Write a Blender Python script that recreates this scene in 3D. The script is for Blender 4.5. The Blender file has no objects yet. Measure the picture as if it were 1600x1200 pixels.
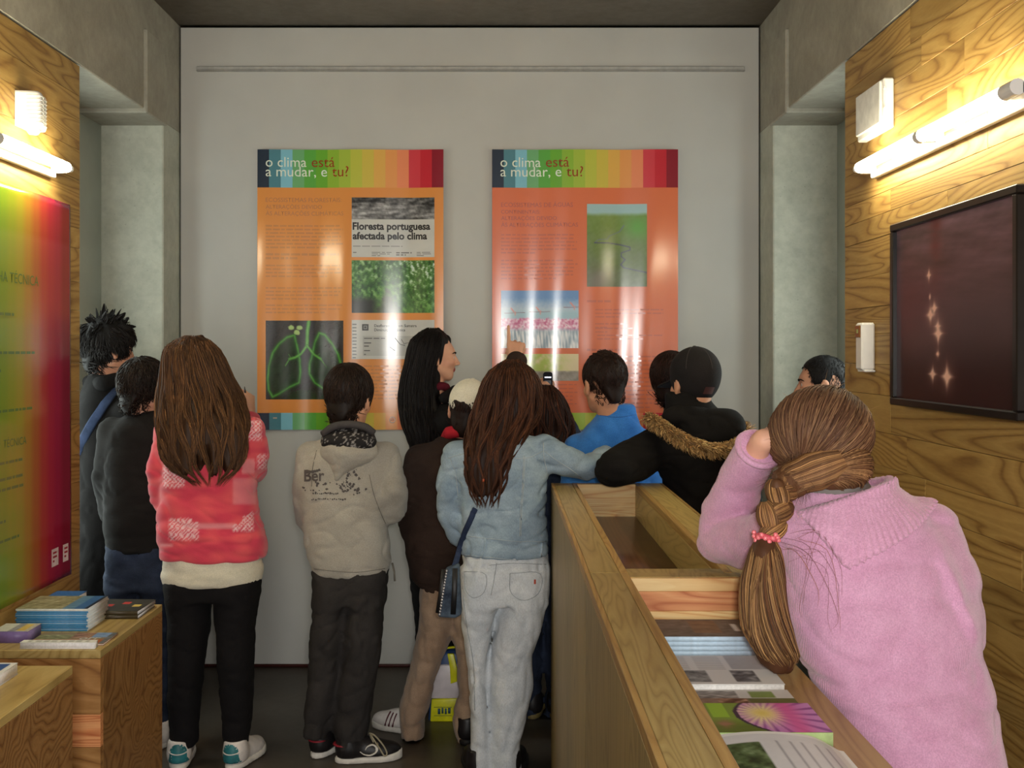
import bpy, bmesh, math, random
import numpy as np
from mathutils import Vector, Matrix
from mathutils.bvhtree import BVHTree

# ------------------------------------------------------------------ camera, world, main lights, exposure
SC = bpy.context.scene
COL = SC.collection
F, CX, CY, EYE = 1618.0, 783.0, 550.0, 1.5           # focal length and vanishing point in 1600x1200 pixels, eye height in metres
cam_data = bpy.data.cameras.new('camera')
cam = bpy.data.objects.new('camera', cam_data)
COL.objects.link(cam)
cam.location = (0, 0, EYE)
cam.rotation_euler = (math.radians(90), 0, 0)
cam_data.sensor_width = 36
cam_data.lens = 36 * F / 1600
cam_data.shift_x = (800 - CX) / 1600
cam_data.shift_y = -(600 - CY) / 1600
cam_data.clip_start = 0.05
SC.camera = cam

SC.view_settings.view_transform = 'Standard'
SC.view_settings.look = 'None'
SC.view_settings.exposure = 0.0
SC.view_settings.gamma = 1.0
SC.view_settings.use_curve_mapping = False

world = bpy.data.worlds.new('world')
SC.world = world
world.use_nodes = True
world.node_tree.nodes['Background'].inputs['Color'].default_value = (0.84, 0.82, 0.78, 1)
world.node_tree.nodes['Background'].inputs['Strength'].default_value = 0.74


def area_light(name, loc, rot, sx, sy, power, color):
    l = bpy.data.lights.new(name, 'AREA')
    l.shape = 'RECTANGLE'
    l.size, l.size_y, l.energy, l.color = sx, sy, power, color
    o = bpy.data.objects.new(name, l)
    o.location = loc
    o.rotation_euler = [math.radians(a) for a in rot]
    COL.objects.link(o)
    return o


# broad light added behind the camera for fill and poster glare, and the camera's own small flash
area_light('rear_fill_light', (0.15, -1.9, 1.15), (90, 0, 0), 1.3, 2.2, 70, (1.0, 0.99, 0.95))
area_light('camera_flash', (0.06, -0.05, 1.58), (90, 0, 0), 0.10, 0.06, 22.0, (1.0, 0.97, 0.93))

# ------------------------------------------------------------------ small helpers
def P(px, py, d):
    """World point that stands at depth d on the sight line through pixel (px, py)."""
    return np.array([(px - CX) * d / F, d, EYE - (py - CY) * d / F])


def lin(c):
    """sRGB 0-255 (or array 0-1) to linear."""
    a = np.asarray(c, dtype=float)
    if a.max() > 1.0:
        a = a / 255.0
    return np.where(a <= 0.04045, a / 12.92, ((a + 0.055) / 1.055) ** 2.4)


def link(o, parent=None):
    COL.objects.link(o)
    if parent is not None:
        o.parent = parent
    return o


def empty(name, loc=(0, 0, 0), rz=0.0):
    o = bpy.data.objects.new(name, None)
    o.location = loc
    o.rotation_euler = (0, 0, rz)
    o.empty_display_size = 0.1
    return link(o)


def tag(o, label=None, cat=None, group=None, kind=None):
    if label: o['label'] = label
    if cat: o['category'] = cat
    if group: o['group'] = group
    if kind: o['kind'] = kind
    return o


def mesh_obj(name, verts, faces, material, parent=None, smooth=True, colors=None, corner_colors=None, off=None):
    """One mesh object. With a parent that is not at the origin the given world coordinates are kept."""
    me = bpy.data.meshes.new(name)
    v = np.asarray(verts, dtype=np.float32).reshape(-1, 3)
    base = np.zeros(3)
    q = parent
    while q is not None:
        base = base + np.array(q.location)
        q = q.parent
    if off is not None:
        base = np.asarray(off)
    v = v - base.astype(np.float32)
    if isinstance(faces, np.ndarray) or (len(faces) and all(len(f) == len(faces[0]) for f in faces)):
        fa = np.asarray(faces, dtype=np.int32)
        nf, k = fa.shape
        me.vertices.add(len(v)); me.vertices.foreach_set('co', v.ravel())
        me.loops.add(nf * k); me.loops.foreach_set('vertex_index', fa.ravel())
        me.polygons.add(nf)
        me.polygons.foreach_set('loop_start', np.arange(nf, dtype=np.int32) * k)
        me.polygons.foreach_set('loop_total', np.full(nf, k, dtype=np.int32))
        me.update(calc_edges=True)
    else:
        me.from_pydata(v.tolist(), [], [list(map(int, f)) for f in faces])
    if smooth:
        me.polygons.foreach_set('use_smooth', np.ones(len(me.polygons), dtype=bool))
    if colors is not None:
        ca = me.color_attributes.new('Col', 'FLOAT_COLOR', 'POINT')
        c4 = np.ones((len(v), 4), dtype=np.float32); c4[:, :3] = colors
        ca.data.foreach_set('color', c4.ravel())
    if corner_colors is not None:
        ca = me.color_attributes.new('Col', 'FLOAT_COLOR', 'CORNER')
        c4 = np.ones((len(me.loops), 4), dtype=np.float32); c4[:, :3] = corner_colors
        ca.data.foreach_set('color', c4.ravel())
    me.materials.append(material)
    o = bpy.data.objects.new(name, me)
    if off is not None and parent is None:
        o.location = tuple(base)
    return link(o, parent)


def box_geo(lo, hi, bevel=0.0):
    """Verts and faces of a box, with chamfered edges when bevel > 0."""
    bm = bmesh.new()
    bmesh.ops.create_cube(bm, size=1.0)
    lo, hi = np.minimum(lo, hi), np.maximum(lo, hi)
    for v in bm.verts:
        v.co = Vector([lo[i] + (v.co[i] + 0.5) * (hi[i] - lo[i]) for i in range(3)])
    if bevel > 0:
        bmesh.ops.bevel(bm, geom=list(bm.edges), offset=bevel, segments=1, affect='EDGES', profile=0.5)
    bm.verts.ensure_lookup_table()
    vs = [tuple(v.co) for v in bm.verts]
    fs = [[v.index for v in f.verts] for f in bm.faces]
    bm.free()
    return vs, fs


def box(name, lo, hi, material, parent=None, bevel=0.0, smooth=False):
    vs, fs = box_geo(np.array(lo, dtype=float), np.array(hi, dtype=float), bevel)
    return mesh_obj(name, vs, fs, material, parent, smooth)


def merge(geos):
    vs, fs, n = [], [], 0
    for v, f in geos:
        vs.extend([tuple(x) for x in v]); fs.extend([[i + n for i in q] for q in f]); n += len(v)
    return vs, fs


def tube_geo(pts, radii, sides=8, flat=1.0, up=(0, 0, 1), closed=False, cap=True):
    """Tube along pts; flat < 1 squashes it along the second axis."""
    pts = np.asarray(pts, dtype=float); n = len(pts)
    radii = np.broadcast_to(np.asarray(radii, dtype=float), (n,))
    vs, fs = [], []
    for i in range(n):
        if closed:
            t = pts[(i + 1) % n] - pts[i - 1]
        else:
            t = pts[min(i + 1, n - 1)] - pts[max(i - 1, 0)]
        t = t / (np.linalg.norm(t) + 1e-12)
        u = np.array(up, dtype=float)
        a = np.cross(t, u)
        if np.linalg.norm(a) < 1e-4:
            a = np.cross(t, np.array([1.0, 0, 0]))
        a /= np.linalg.norm(a); b = np.cross(a, t)
        for k in range(sides):
            an = 2 * math.pi * k / sides
            vs.append(pts[i] + radii[i] * (math.cos(an) * a + flat * math.sin(an) * b))
    m = n if closed else n - 1
    for i in range(m):
        for k in range(sides):
            i2 = (i + 1) % n
            fs.append([i * sides + k, i * sides + (k + 1) % sides, i2 * sides + (k + 1) % sides, i2 * sides + k])
    if cap and not closed:
        fs.append(list(range(sides))[::-1]); fs.append([(n - 1) * sides + k for k in range(sides)])
    return vs, fs


def spline(pts, n):
    """Catmull-Rom through pts, n samples."""
    p = np.asarray(pts, dtype=float)
    p = np.vstack([2 * p[0] - p[1], p, 2 * p[-1] - p[-2]])
    m = len(p) - 3
    out = []
    for t in np.linspace(0, m - 1e-6, n):
        i = int(t); f = t - i
        a, b, c, d = p[i:i + 4]
        out.append(0.5 * (2 * b + (c - a) * f + (2 * a - 5 * b + 4 * c - d) * f ** 2 + (3 * b - a - 3 * c + d) * f ** 3))
    return np.array(out)


# ------------------------------------------------------------------ materials (all node based)
class NT:
    def __init__(self, m):
        self.t = m.node_tree; self.n = m.node_tree.nodes; self.l = m.node_tree.links
        self.b = self.n['Principled BSDF']

    def add(self, kind, **kw):
        x = self.n.new(kind)
        for k, v in kw.items():
            if k in x.inputs:
                x.inputs[k].default_value = v
            else:
                setattr(x, k, v)
        return x

    def to(self, a, b):
        self.l.new(a, b)

    def coords(self, scale=(1, 1, 1), kind='Object', rot=(0, 0, 0)):
        tc = self.add('ShaderNodeTexCoord'); mp = self.add('ShaderNodeMapping')
        mp.inputs['Scale'].default_value = scale; mp.inputs['Rotation'].default_value = rot
        self.to(tc.outputs[kind], mp.inputs['Vector'])
        return mp.outputs['Vector']

    def noise(self, vec, scale, detail=4, rough=0.55, dist=0.0):
        x = self.add('ShaderNodeTexNoise')
        x.inputs['Scale'].default_value = scale; x.inputs['Detail'].default_value = detail
        x.inputs['Roughness'].default_value = rough; x.inputs['Distortion'].default_value = dist
        self.to(vec, x.inputs['Vector'])
        return x.outputs['Fac']

    def ramp(self, fac, stops, interp='LINEAR'):
        r = self.add('ShaderNodeValToRGB'); r.color_ramp.interpolation = interp
        e = r.color_ramp.elements
        while len(e) < len(stops):
            e.new(0.5)
        for i, (p, c) in enumerate(stops):
            e[i].position = p
            e[i].color = (*lin(c), 1) if len(np.atleast_1d(c)) == 3 else (c, c, c, 1)
        self.to(fac, r.inputs['Fac'])
        return r.outputs['Color']

    def mix(self, fac, a, b, mode='MIX'):
        x = self.add('ShaderNodeMix', data_type='RGBA', blend_type=mode)
        for sock, v in ((x.inputs[0], fac), (x.inputs[6], a), (x.inputs[7], b)):
            if isinstance(v, (int, float)):
                sock.default_value = v
            elif isinstance(v, (tuple, list, np.ndarray)):
                sock.default_value = (*lin(v), 1)
            else:
                self.to(v, sock)
        return x.outputs[2]

    def math(self, op, a, b=None):
        x = self.add('ShaderNodeMath', operation=op)
        for s, v in ((x.inputs[0], a), (x.inputs[1], b)):
            if v is None: continue
            if isinstance(v, (int, float)): s.default_value = v
            else: self.to(v, s)
        return x.outputs[0]

    def bump(self, fac, strength, dist=0.01):
        x = self.add('ShaderNodeBump'); x.inputs['Strength'].default_value = strength; x.inputs['Distance'].default_value = dist
        self.to(fac, x.inputs['Height']); self.to(x.outputs['Normal'], self.b.inputs['Normal'])


def new_mat(name, rough=0.6, spec=0.5):
    m = bpy.data.materials.new(name); m.use_nodes = True
    t = NT(m)
    t.b.inputs['Roughness'].default_value = rough
    t.b.inputs['Specular IOR Level'].default_value = spec
    return m, t


_plain = {}


def plain(color, rough=0.6, spec=0.5, vary=0.06, scale=30.0, bump=0.0, metal=0.0, name=None):
    """Plain material with a slight procedural mottling of its colour."""
    key = (tuple(color), rough, spec, vary, scale, bump, metal)
    if key in _plain: return _plain[key]
    m, t = new_mat(name or 'plain', rough, spec)
    c = np.array(color, dtype=float)
    f = t.noise(t.coords(), scale, 3)
    t.to(t.ramp(f, [(0.3, tuple(np.clip(c * (1 - vary), 1.01, 255))), (0.7, tuple(np.clip(c * (1 + vary), 1.01, 255)))]), t.b.inputs['Base Color'])
    t.b.inputs['Metallic'].default_value = metal
    if bump: t.bump(f, bump, 0.002)
    _plain[key] = m
    return m


def fabric(color, color2=None, scale=900.0, bump=0.35, rough=0.9, sheen=0.15, mott=12.0, name='fabric', rib=None):
    """Cloth: two-tone mottling, a fine weave in the bump, optional knitted ribs (axis scale)."""
    m, t = new_mat(name, rough, 0.25)
    co = t.coords()
    c = np.array(color, dtype=float); c2 = np.array(color2 if color2 is not None else np.clip(c * 1.18 + 2, 0, 255), dtype=float)
    f = t.noise(co, mott, 5, 0.6); g = t.noise(co, scale * 0.4, 2)
    col = t.ramp(f, [(0.32, tuple(np.maximum(c, 1.01))), (0.7, tuple(np.maximum(c2, 1.01)))])
    gr = t.ramp(g, [(0.3, 0.82), (0.7, 1.1)])
    t.to(t.mix(1.0, col, gr, 'MULTIPLY'), t.b.inputs['Base Color'])
    t.b.inputs['Sheen Weight'].default_value = sheen if c.mean() > 60 else 0.0
    h = g
    if rib:
        w = t.add('ShaderNodeTexWave', wave_type='BANDS', bands_direction=rib[0]); w.inputs['Scale'].default_value = rib[1]
        w.inputs['Distortion'].default_value = 0.4
        t.to(co, w.inputs['Vector'])
        h = t.math('ADD', w.outputs['Fac'], t.math('MULTIPLY', g, 0.4))
    t.bump(h, bump, 0.003)
    return m


def attr_mat(name, rough=0.5, spec=0.5, bump=None, sheen=0.0, mult=None, sss=0.0):
    """Base colour from the mesh's own colour attribute (print, skin, hair)."""
    m, t = new_mat(name, rough, spec)
    a = t.add('ShaderNodeVertexColor', layer_name='Col')
    col = a.outputs['Color']
    if mult:
        f = t.noise(t.coords(mult[1]), mult[0], 3)
        col = t.mix(1.0, col, t.ramp(f, [(0.3, mult[2]), (0.7, mult[3])]), 'MULTIPLY')
    t.to(col, t.b.inputs['Base Color'])
    if bump:
        t.bump(t.noise(t.coords(bump[2] if len(bump) > 2 else (1, 1, 1)), bump[0], 3), bump[1], 0.003)
    t.b.inputs['Sheen Weight'].default_value = sheen
    if sss:
        t.b.inputs['Subsurface Weight'].default_value = sss
        t.b.inputs['Subsurface Radius'].default_value = (0.010, 0.004, 0.002)
        t.b.inputs['Subsurface Scale'].default_value = 1.0
    return m


def wood(name, dark, mid, light, axis='Y', rings=5.0, stretch=9.0, rough=0.45, knots=False, fine=1.0, spec=0.4):
    """Softwood with cathedral grain that runs along axis; each object gets its own cut of the log."""
    m, t = new_mat(name, rough, spec)
    sc = {'X': (1 / stretch, 1, 1), 'Y': (1, 1 / stretch, 1), 'Z': (1, 1, 1 / stretch)}[axis]
    tc = t.add('ShaderNodeTexCoord'); info = t.add('ShaderNodeObjectInfo')
    addv = t.add('ShaderNodeVectorMath', operation='MULTIPLY_ADD')
    t.to(info.outputs['Random'], addv.inputs[0]); addv.inputs[1].default_value = (17.3, 9.1, 23.7)
    t.to(tc.outputs['Object'], addv.inputs[2])
    mp = t.add('ShaderNodeMapping'); mp.inputs['Scale'].default_value = sc
    t.to(addv.outputs[0], mp.inputs['Vector'])
    v = mp.outputs['Vector']
    f = t.noise(v, rings, 2, 0.5, 0.6)
    ring = t.math('FRACT', t.math('MULTIPLY', f, 24.0 * fine))
    tri = t.math('ABSOLUTE', t.math('SUBTRACT', ring, 0.62))
    g = t.noise(v, 160.0, 3, 0.6)
    big = t.noise(v, 2.2, 2)
    col = t.ramp(tri, [(0.0, dark), (0.16, mid), (0.5, light)])
    col = t.mix(0.22, col, t.ramp(g, [(0.3, dark), (0.7, light)]))
    col = t.mix(1.0, col, t.ramp(big, [(0.25, 0.78), (0.75, 1.12)]), 'MULTIPLY')
    rnd = t.ramp(info.outputs['Random'], [(0.0, 0.84), (1.0, 1.08)])
    col = t.mix(1.0, col, rnd, 'MULTIPLY')
    if knots:
        vo = t.add('ShaderNodeTexVoronoi', feature='F1'); vo.inputs['Scale'].default_value = 2.6
        t.to(t.coords({'X': (.5, 1, 1), 'Y': (1, .5, 1), 'Z': (1, 1, .5)}[axis]), vo.inputs['Vector'])
        kn = t.ramp(vo.outputs['Distance'], [(0.03, 1.0), (0.055, 0.0)])
        col = t.mix(kn, col, (74, 46, 20))
    t.to(col, t.b.inputs['Base Color'])
    t.bump(t.math('ADD', tri, t.math('MULTIPLY', g, 0.6)), 0.12, 0.002)
    return m


M = {}
M['wall_paint'] = plain((186, 184, 178), 0.75, 0.3, 0.02, 3.0)
M['white_paint'] = plain((196, 200, 192), 0.7, 0.3, 0.03, 4.0)
M['gap'] = plain((38, 32, 28), 0.9, 0.1, 0.05)


def concrete(name, a, b, pits=True, rough=0.75):
    m, t = new_mat(name, rough, 0.3)
    co = t.coords()
    f = t.noise(co, 2.6, 8, 0.68, 0.5); g = t.noise(co, 22.0, 6, 0.7)
    c = t.ramp(f, [(0.3, a), (0.7, b)])
    c = t.mix(1.0, c, t.ramp(g, [(0.28, 0.86), (0.6, 1.04)]), 'MULTIPLY')
    if pits:
        vo = t.add('ShaderNodeTexVoronoi'); vo.inputs['Scale'].default_value = 26.0
        t.to(co, vo.inputs['Vector'])
        c = t.mix(1.0, c, t.ramp(vo.outputs['Distance'], [(0.02, 0.72), (0.10, 1.0)]), 'MULTIPLY')
    t.to(c, t.b.inputs['Base Color'])
    t.bump(g, 0.25, 0.004)
    return m


M['concrete'] = concrete('concrete', (142, 137, 124), (172, 168, 154))
M['concrete_pale'] = concrete('concrete_pale', (166, 168, 154), (196, 198, 184))
M['ceiling'] = concrete('concrete_ceiling', (128, 118, 106), (150, 140, 128), False)
M['floor'] = concrete('floor_screed', (96, 87, 78), (116, 106, 96), False, 0.42)
M['plank'] = wood('pine_plank', (126, 88, 40), (168, 132, 70), (184, 150, 86), 'Y', 4.2, 8.0, 0.5, True)
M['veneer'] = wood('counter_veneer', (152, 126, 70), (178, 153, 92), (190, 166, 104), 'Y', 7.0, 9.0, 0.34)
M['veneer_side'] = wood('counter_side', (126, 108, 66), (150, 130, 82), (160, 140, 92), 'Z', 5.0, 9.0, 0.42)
M['edge'] = wood('counter_edge', (156, 118, 62), (178, 140, 78), (190, 154, 90), 'Y', 6.0, 9.0, 0.4)
M['pine_end'] = wood('pine_board', (208, 146, 86), (232, 190, 126), (240, 208, 148), 'X', 9.0, 14.0, 0.45, fine=1.0)
M['pine_red'] = wood('pine_heartwood', (176, 96, 56), (212, 140, 90), (226, 162, 108), 'X', 9.0, 14.0, 0.45)
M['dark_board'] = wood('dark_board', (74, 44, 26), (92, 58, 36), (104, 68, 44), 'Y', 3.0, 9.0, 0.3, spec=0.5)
M['plinth'] = wood('plinth_veneer', (124, 80, 42), (160, 114, 64), (178, 132, 80), 'X', 3.2, 6.0, 0.42)
M['plinth_top'] = wood('plinth_top', (160, 132, 76), (188, 160, 98), (200, 174, 112), 'Y', 3.0, 9.0, 0.4)
M['white_plastic'] = plain((228, 226, 222), 0.35, 0.5, 0.02, 20)
M['print'] = attr_mat('gloss_print', 0.17, 0.75)
M['print_matt'] = attr_mat('matt_print', 0.5, 0.4)
M['paper'] = plain((232, 230, 226), 0.55, 0.4, 0.03, 60)
# ------------------------------------------------------------------ distance-field modelling (numpy) -> smooth meshes
def sn(p, seed, freq):
    """Cheap smooth noise in about [-1, 1]; freq is a scalar or a per-axis vector."""
    r = np.random.RandomState(seed)
    q = p * np.asarray(freq, dtype=np.float32)
    v = np.zeros(len(p), dtype=np.float32)
    for i in range(4):
        a = r.normal(size=3).astype(np.float32); b = r.normal(size=3).astype(np.float32); ph = r.uniform(0, 6.28, 2)
        a /= np.linalg.norm(a) + 1e-6
        v = v + np.sin((q @ a) * (1.0 + 0.35 * i) + ph[0] + 1.3 * np.sin((q @ b) * 0.6 + ph[1]))
    return v * 0.3


def creases(p, seed, amp, freq):
    """Folds of cloth: soft swells with narrower creases between them."""
    n1 = sn(p, seed, freq); n2 = sn(p, seed + 7, np.asarray(freq) * 1.9)
    n3 = sn(p, seed + 13, np.asarray(freq) * np.array([2.2, 2.2, 3.0]))
    return (amp * (0.7 * n1 + 0.5 * (1 - 2 * np.abs(n2)) + 0.75 * np.exp(-(n3 / 0.16) ** 2))).astype(np.float32)


def smin(a, b, k):
    if k <= 0: return np.minimum(a, b)
    h = np.clip(0.5 + 0.5 * (b - a) / k, 0, 1)
    return b + (a - b) * h - k * h * (1 - h)


def smax(a, b, k):
    return -smin(-a, -b, k)


def bb(*pts, r=0.0):
    a = np.array(pts, dtype=float)
    return a.min(0) - r, a.max(0) + r


def cone(a, b, ra, rb):
    a = np.asarray(a, dtype=np.float32); b = np.asarray(b, dtype=np.float32); ba = b - a; L = float(ba @ ba) + 1e-9

    def f(p):
        q = p - a
        h = np.clip((q @ ba) / L, 0, 1)
        return np.sqrt(((q - h[:, None] * ba) ** 2).sum(1)) - (ra + (rb - ra) * h)
    return (f, *bb(a, b, r=max(ra, rb)))


def chain(pts, rs, k=0.0):
    cs = [cone(pts[i], pts[i + 1], rs[i], rs[i + 1]) for i in range(len(pts) - 1)]
    return union(cs, k)


def union(prims, k=0.03):
    def f(p):
        d = prims[0][0](p)
        for q in prims[1:]:
            d = smin(d, q[0](p), k)
        return d
    return (f, np.min([q[1] for q in prims], 0), np.max([q[2] for q in prims], 0))


def ellip(c, r, R=None):
    c = np.asarray(c, dtype=np.float32); r = np.asarray(r, dtype=np.float32)

    def f(p):
        q = p - c
        if R is not None: q = q @ np.asarray(R, dtype=np.float32)
        k0 = np.sqrt(((q / r) ** 2).sum(1)); k1 = np.sqrt(((q / r ** 2) ** 2).sum(1)) + 1e-6
        return k0 * (k0 - 1) / k1
    return (f, *bb(c, r=float(max(r))))


def rows(d, rs):
    """Pixel rows (y, x_left, x_right, half thickness[, depth]) -> loft rows (z, cx, cy, rx, ry)."""
    out = []
    for r in rs:
        dd = r[4] if len(r) > 4 else d
        a = P(r[1], r[0], dd); b = P(r[2], r[0], dd)
        out.append((a[2], (a[0] + b[0]) / 2, dd, (b[0] - a[0]) / 2, r[3]))
    return out


def table(rws, n=240, soft=7):
    a = np.array(sorted(rws)); z = np.linspace(a[0, 0], a[-1, 0], n)
    t = np.stack([np.interp(z, a[:, 0], a[:, i]) for i in range(1, 5)], 1)
    k = np.exp(-0.5 * (np.arange(-2 * soft, 2 * soft + 1) / soft) ** 2); k /= k.sum()
    for i in range(4):
        ext = np.concatenate([2 * t[0, i] - t[2 * soft:0:-1, i], t[:, i], 2 * t[-1, i] - t[-2:-2 * soft - 2:-1, i]])
        t[:, i] = np.convolve(ext, k, 'valid')
    t[:, 2:] = np.maximum(t[:, 2:], 0.002)
    return z, t


def loft(rws, yaw=0.0, n=2.3, capk=0.012, soft=7):
    """Vertical stack of super-ellipses."""
    z, t = table(rws, soft=soft)
    c, s = math.cos(yaw), math.sin(yaw)

    def f(p):
        zz = np.clip(p[:, 2], z[0], z[-1])
        cx, cy, rx, ry = (np.interp(zz, z, t[:, i]) for i in range(4))
        x = p[:, 0] - cx; y = p[:, 1] - cy
        u = np.abs(x * c + y * s) / rx; v = np.abs(-x * s + y * c) / ry
        q = (u ** n + v ** n + 1e-12) ** (1 / n)
        d = (q - 1) * np.minimum(rx, ry)
        dz = np.maximum(z[0] - p[:, 2], p[:, 2] - z[-1])
        return smax(d, dz, capk).astype(np.float32)
    R = float(t[:, 2:].max())
    lo = np.array([(t[:, 0] - R).min(), (t[:, 1] - R).min(), z[0]]); hi = np.array([(t[:, 0] + R).max(), (t[:, 1] + R).max(), z[-1]])
    return (f, lo, hi)


def shift(prim, dv):
    return (lambda p: prim[0](p) + dv, prim[1], prim[2])


def mesh_sdf(prim, h, pad=0.02, B=6, slack=1.7):
    """Surface nets over a grid of step h; only blocks near the surface are sampled finely."""
    f, lo, hi = prim
    lo = np.asarray(lo, dtype=np.float64); hi = np.asarray(hi, dtype=np.float64)
    lo = lo - pad - 2 * h; hi = hi + pad + 2 * h
    nb = np.ceil((hi - lo) / (h * B)).astype(int)
    n = nb * B
    half = B * h * 0.5 * math.sqrt(3)
    ax = [lo[i] + (np.arange(int(nb[i])) * B + (B - 1) / 2) * h for i in range(3)]
    cc = np.stack(np.meshgrid(*ax, indexing='ij'), -1).reshape(-1, 3).astype(np.float32)
    cd = f(cc)
    act = np.abs(cd) < half * slack + 0.012
    fld = np.repeat(np.repeat(np.repeat(np.where(cd > 0, 1, -1).astype(np.float32).reshape(nb), B, 0), B, 1), B, 2)
    bi = np.argwhere(act.reshape(nb))
    loc = np.stack(np.meshgrid(*[np.arange(B)] * 3, indexing='ij'), -1).reshape(-1, 3)
    for s in range(0, len(bi), 1500):
        idx = (bi[s:s + 1500, None, :] * B + loc[None]).reshape(-1, 3)
        fld[idx[:, 0], idx[:, 1], idx[:, 2]] = f((lo + idx * h).astype(np.float32))
    ins = fld < 0
    m = [np.s_[:-1], np.s_[1:]]
    cnt = np.zeros(tuple(n - 1), dtype=np.int8)
    for i in (0, 1):
        for j in (0, 1):
            for k in (0, 1):
                cnt += ins[m[i], m[j], m[k]]
    cells = np.argwhere((cnt > 0) & (cnt < 8))
    vid = np.full(tuple(n - 1), -1, dtype=np.int32)
    vid[cells[:, 0], cells[:, 1], cells[:, 2]] = np.arange(len(cells))
    acc = np.zeros((len(cells), 3)); num = np.zeros(len(cells))
    offs = [np.array(o) for o in np.ndindex(2, 2, 2)]
    for a in offs:
        for k in range(3):
            if a[k]: continue
            b = a.copy(); b[k] = 1
            ia = cells + a; ib = cells + b
            va = fld[ia[:, 0], ia[:, 1], ia[:, 2]]; vb = fld[ib[:, 0], ib[:, 1], ib[:, 2]]
            cr = (va < 0) != (vb < 0)
            t = np.where(cr, va / np.where(cr, va - vb, 1), 0)
            pt = a + t[:, None] * (b - a)
            acc[cr] += pt[cr]; num[cr] += 1
    verts = lo + (cells + acc / num[:, None]) * h
    faces = []
    for k in range(3):
        a, b = [i for i in range(3) if i != k]
        s0 = [slice(1, -1)] * 3; s0[k] = slice(0, -1); s1 = list(s0); s1[k] = slice(1, None)
        A = ins[tuple(s0)]; Bv = ins[tuple(s1)]
        e = np.argwhere(A != Bv)
        o = np.array([1, 1, 1]); o[k] = 0
        e = e + o
        flip = ins[e[:, 0], e[:, 1], e[:, 2]]
        ea = np.zeros(3, int); ea[a] = 1; eb = np.zeros(3, int); eb[b] = 1
        q = [e - ea - eb, e - eb, e, e - ea]
        ids = np.stack([vid[c[:, 0], c[:, 1], c[:, 2]] for c in q], 1)
        if k == 1: flip = ~flip
        ids = np.where(flip[:, None], ids, ids[:, ::-1])
        faces.append(ids)
    faces = np.concatenate(faces)
    return verts, faces[(faces >= 0).all(1)]


# ------------------------------------------------------------------ figures
def rotm(yaw=0, pitch=0, roll=0):
    """Head frame. yaw 0 looks along +Y, positive yaw turns towards +X; pitch > 0 looks down; roll > 0 leans towards +X. Degrees."""
    y, p, r = (math.radians(a) for a in (yaw, pitch, roll))
    m = Matrix.Rotation(-y, 3, 'Z') @ Matrix.Rotation(-p, 3, 'X') @ Matrix.Rotation(r, 3, 'Y')
    return np.array(m)


HEAD_C, HEAD_R = np.array([0, -0.012, 0.030]), np.array([0.074, 0.094, 0.085])


def head_prims(s=1.0, female=False):
    """Skull, face, jaw, nose, brow, lips and ears in the head's own frame (crown to chin 0.23 m)."""
    def E(c, r): return ellip(np.array(c) * s, np.array(r) * s)
    def C(a, b, ra, rb): return cone(np.array(a) * s, np.array(b) * s, ra * s, rb * s)
    skull = union([E(HEAD_C, HEAD_R), E((0, 0.030, -0.035), (0.058, 0.062, 0.072)), C((0, 0.062, -0.094), (0, 0.05, -0.075), 0.020, 0.03),
                   C((0.05, 0.0, -0.055), (0.022, 0.055, -0.092), 0.018, 0.018), C((-0.05, 0.0, -0.055), (-0.022, 0.055, -0.092), 0.018, 0.018),
                   E((0, 0.07, 0.022), (0.046, 0.02, 0.018)), E((0.036, 0.066, -0.028), (0.022, 0.018, 0.016)), E((-0.036, 0.066, -0.028), (0.022, 0.018, 0.016))], 0.025 * s)
    feat = union([C((0, 0.088, 0.006), (0, 0.108, -0.034), 0.007, 0.0105), E((0.011, 0.098, -0.038), (0.008, 0.009, 0.007)), E((-0.011, 0.098, -0.038), (0.008, 0.009, 0.007))], 0.006 * s)
    lips = union([E((0, 0.086, -0.0595), (0.023, 0.010, 0.0055)), E((0, 0.085, -0.068), (0.020, 0.010, 0.006))], 0.002 * s)
    socket = [E((x, 0.092, -0.003), (0.017, 0.014, 0.011)) for x in (0.031, -0.031)]
    ears = []
    for sx in (1, -1):
        out = E((sx * 0.079, -0.006, -0.012), (0.009, 0.019, 0.032)); lob = E((sx * 0.075, 0.002, -0.036), (0.008, 0.010, 0.012))
        con = E((sx * 0.088, 0.000, -0.010), (0.006, 0.010, 0.018))
        ears.append((lambda p, o=out, l=lob, c=con: smax(smin(o[0](p), l[0](p), 0.008 * s), -c[0](p), 0.003 * s), out[1], out[2]))
    lids = [E((x, 0.0765, -0.003), (0.0155, 0.0125, 0.0125)) for x in (0.031, -0.031)]
    slit = [E((x, 0.092, -0.004), (0.0125, 0.010, 0.0042)) for x in (0.031, -0.031)]

    def f(p):
        d = skull[0](p)
        for q in socket: d = smax(d, -q[0](p), 0.010 * s)
        for q in lids: d = smin(d, q[0](p), 0.003 * s)
        for q in slit: d = smax(d, -q[0](p), 0.001 * s)
        d = smin(d, feat[0](p), 0.007 * s)
        d = smin(d, lips[0](p), 0.004 * s)
        for q in ears: d = smin(d, q[0](p), 0.004 * s)
        return d
    return (f, np.array([-0.1, -0.12, -0.13]) * s, np.array([0.1, 0.13, 0.13]) * s)


def placed(prim, R, c):
    """A primitive modelled in a local frame, put into the world with rotation R at c."""
    R = np.asarray(R, dtype=np.float32); c = np.asarray(c, dtype=np.float32)
    cor = np.array([[prim[1 + i][0], prim[1 + j][1], prim[1 + k][2]] for i in (0, 1) for j in (0, 1) for k in (0, 1)]) @ R.T + c
    return (lambda p: prim[0]((p - c) @ R), cor.min(0), cor.max(0))


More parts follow.
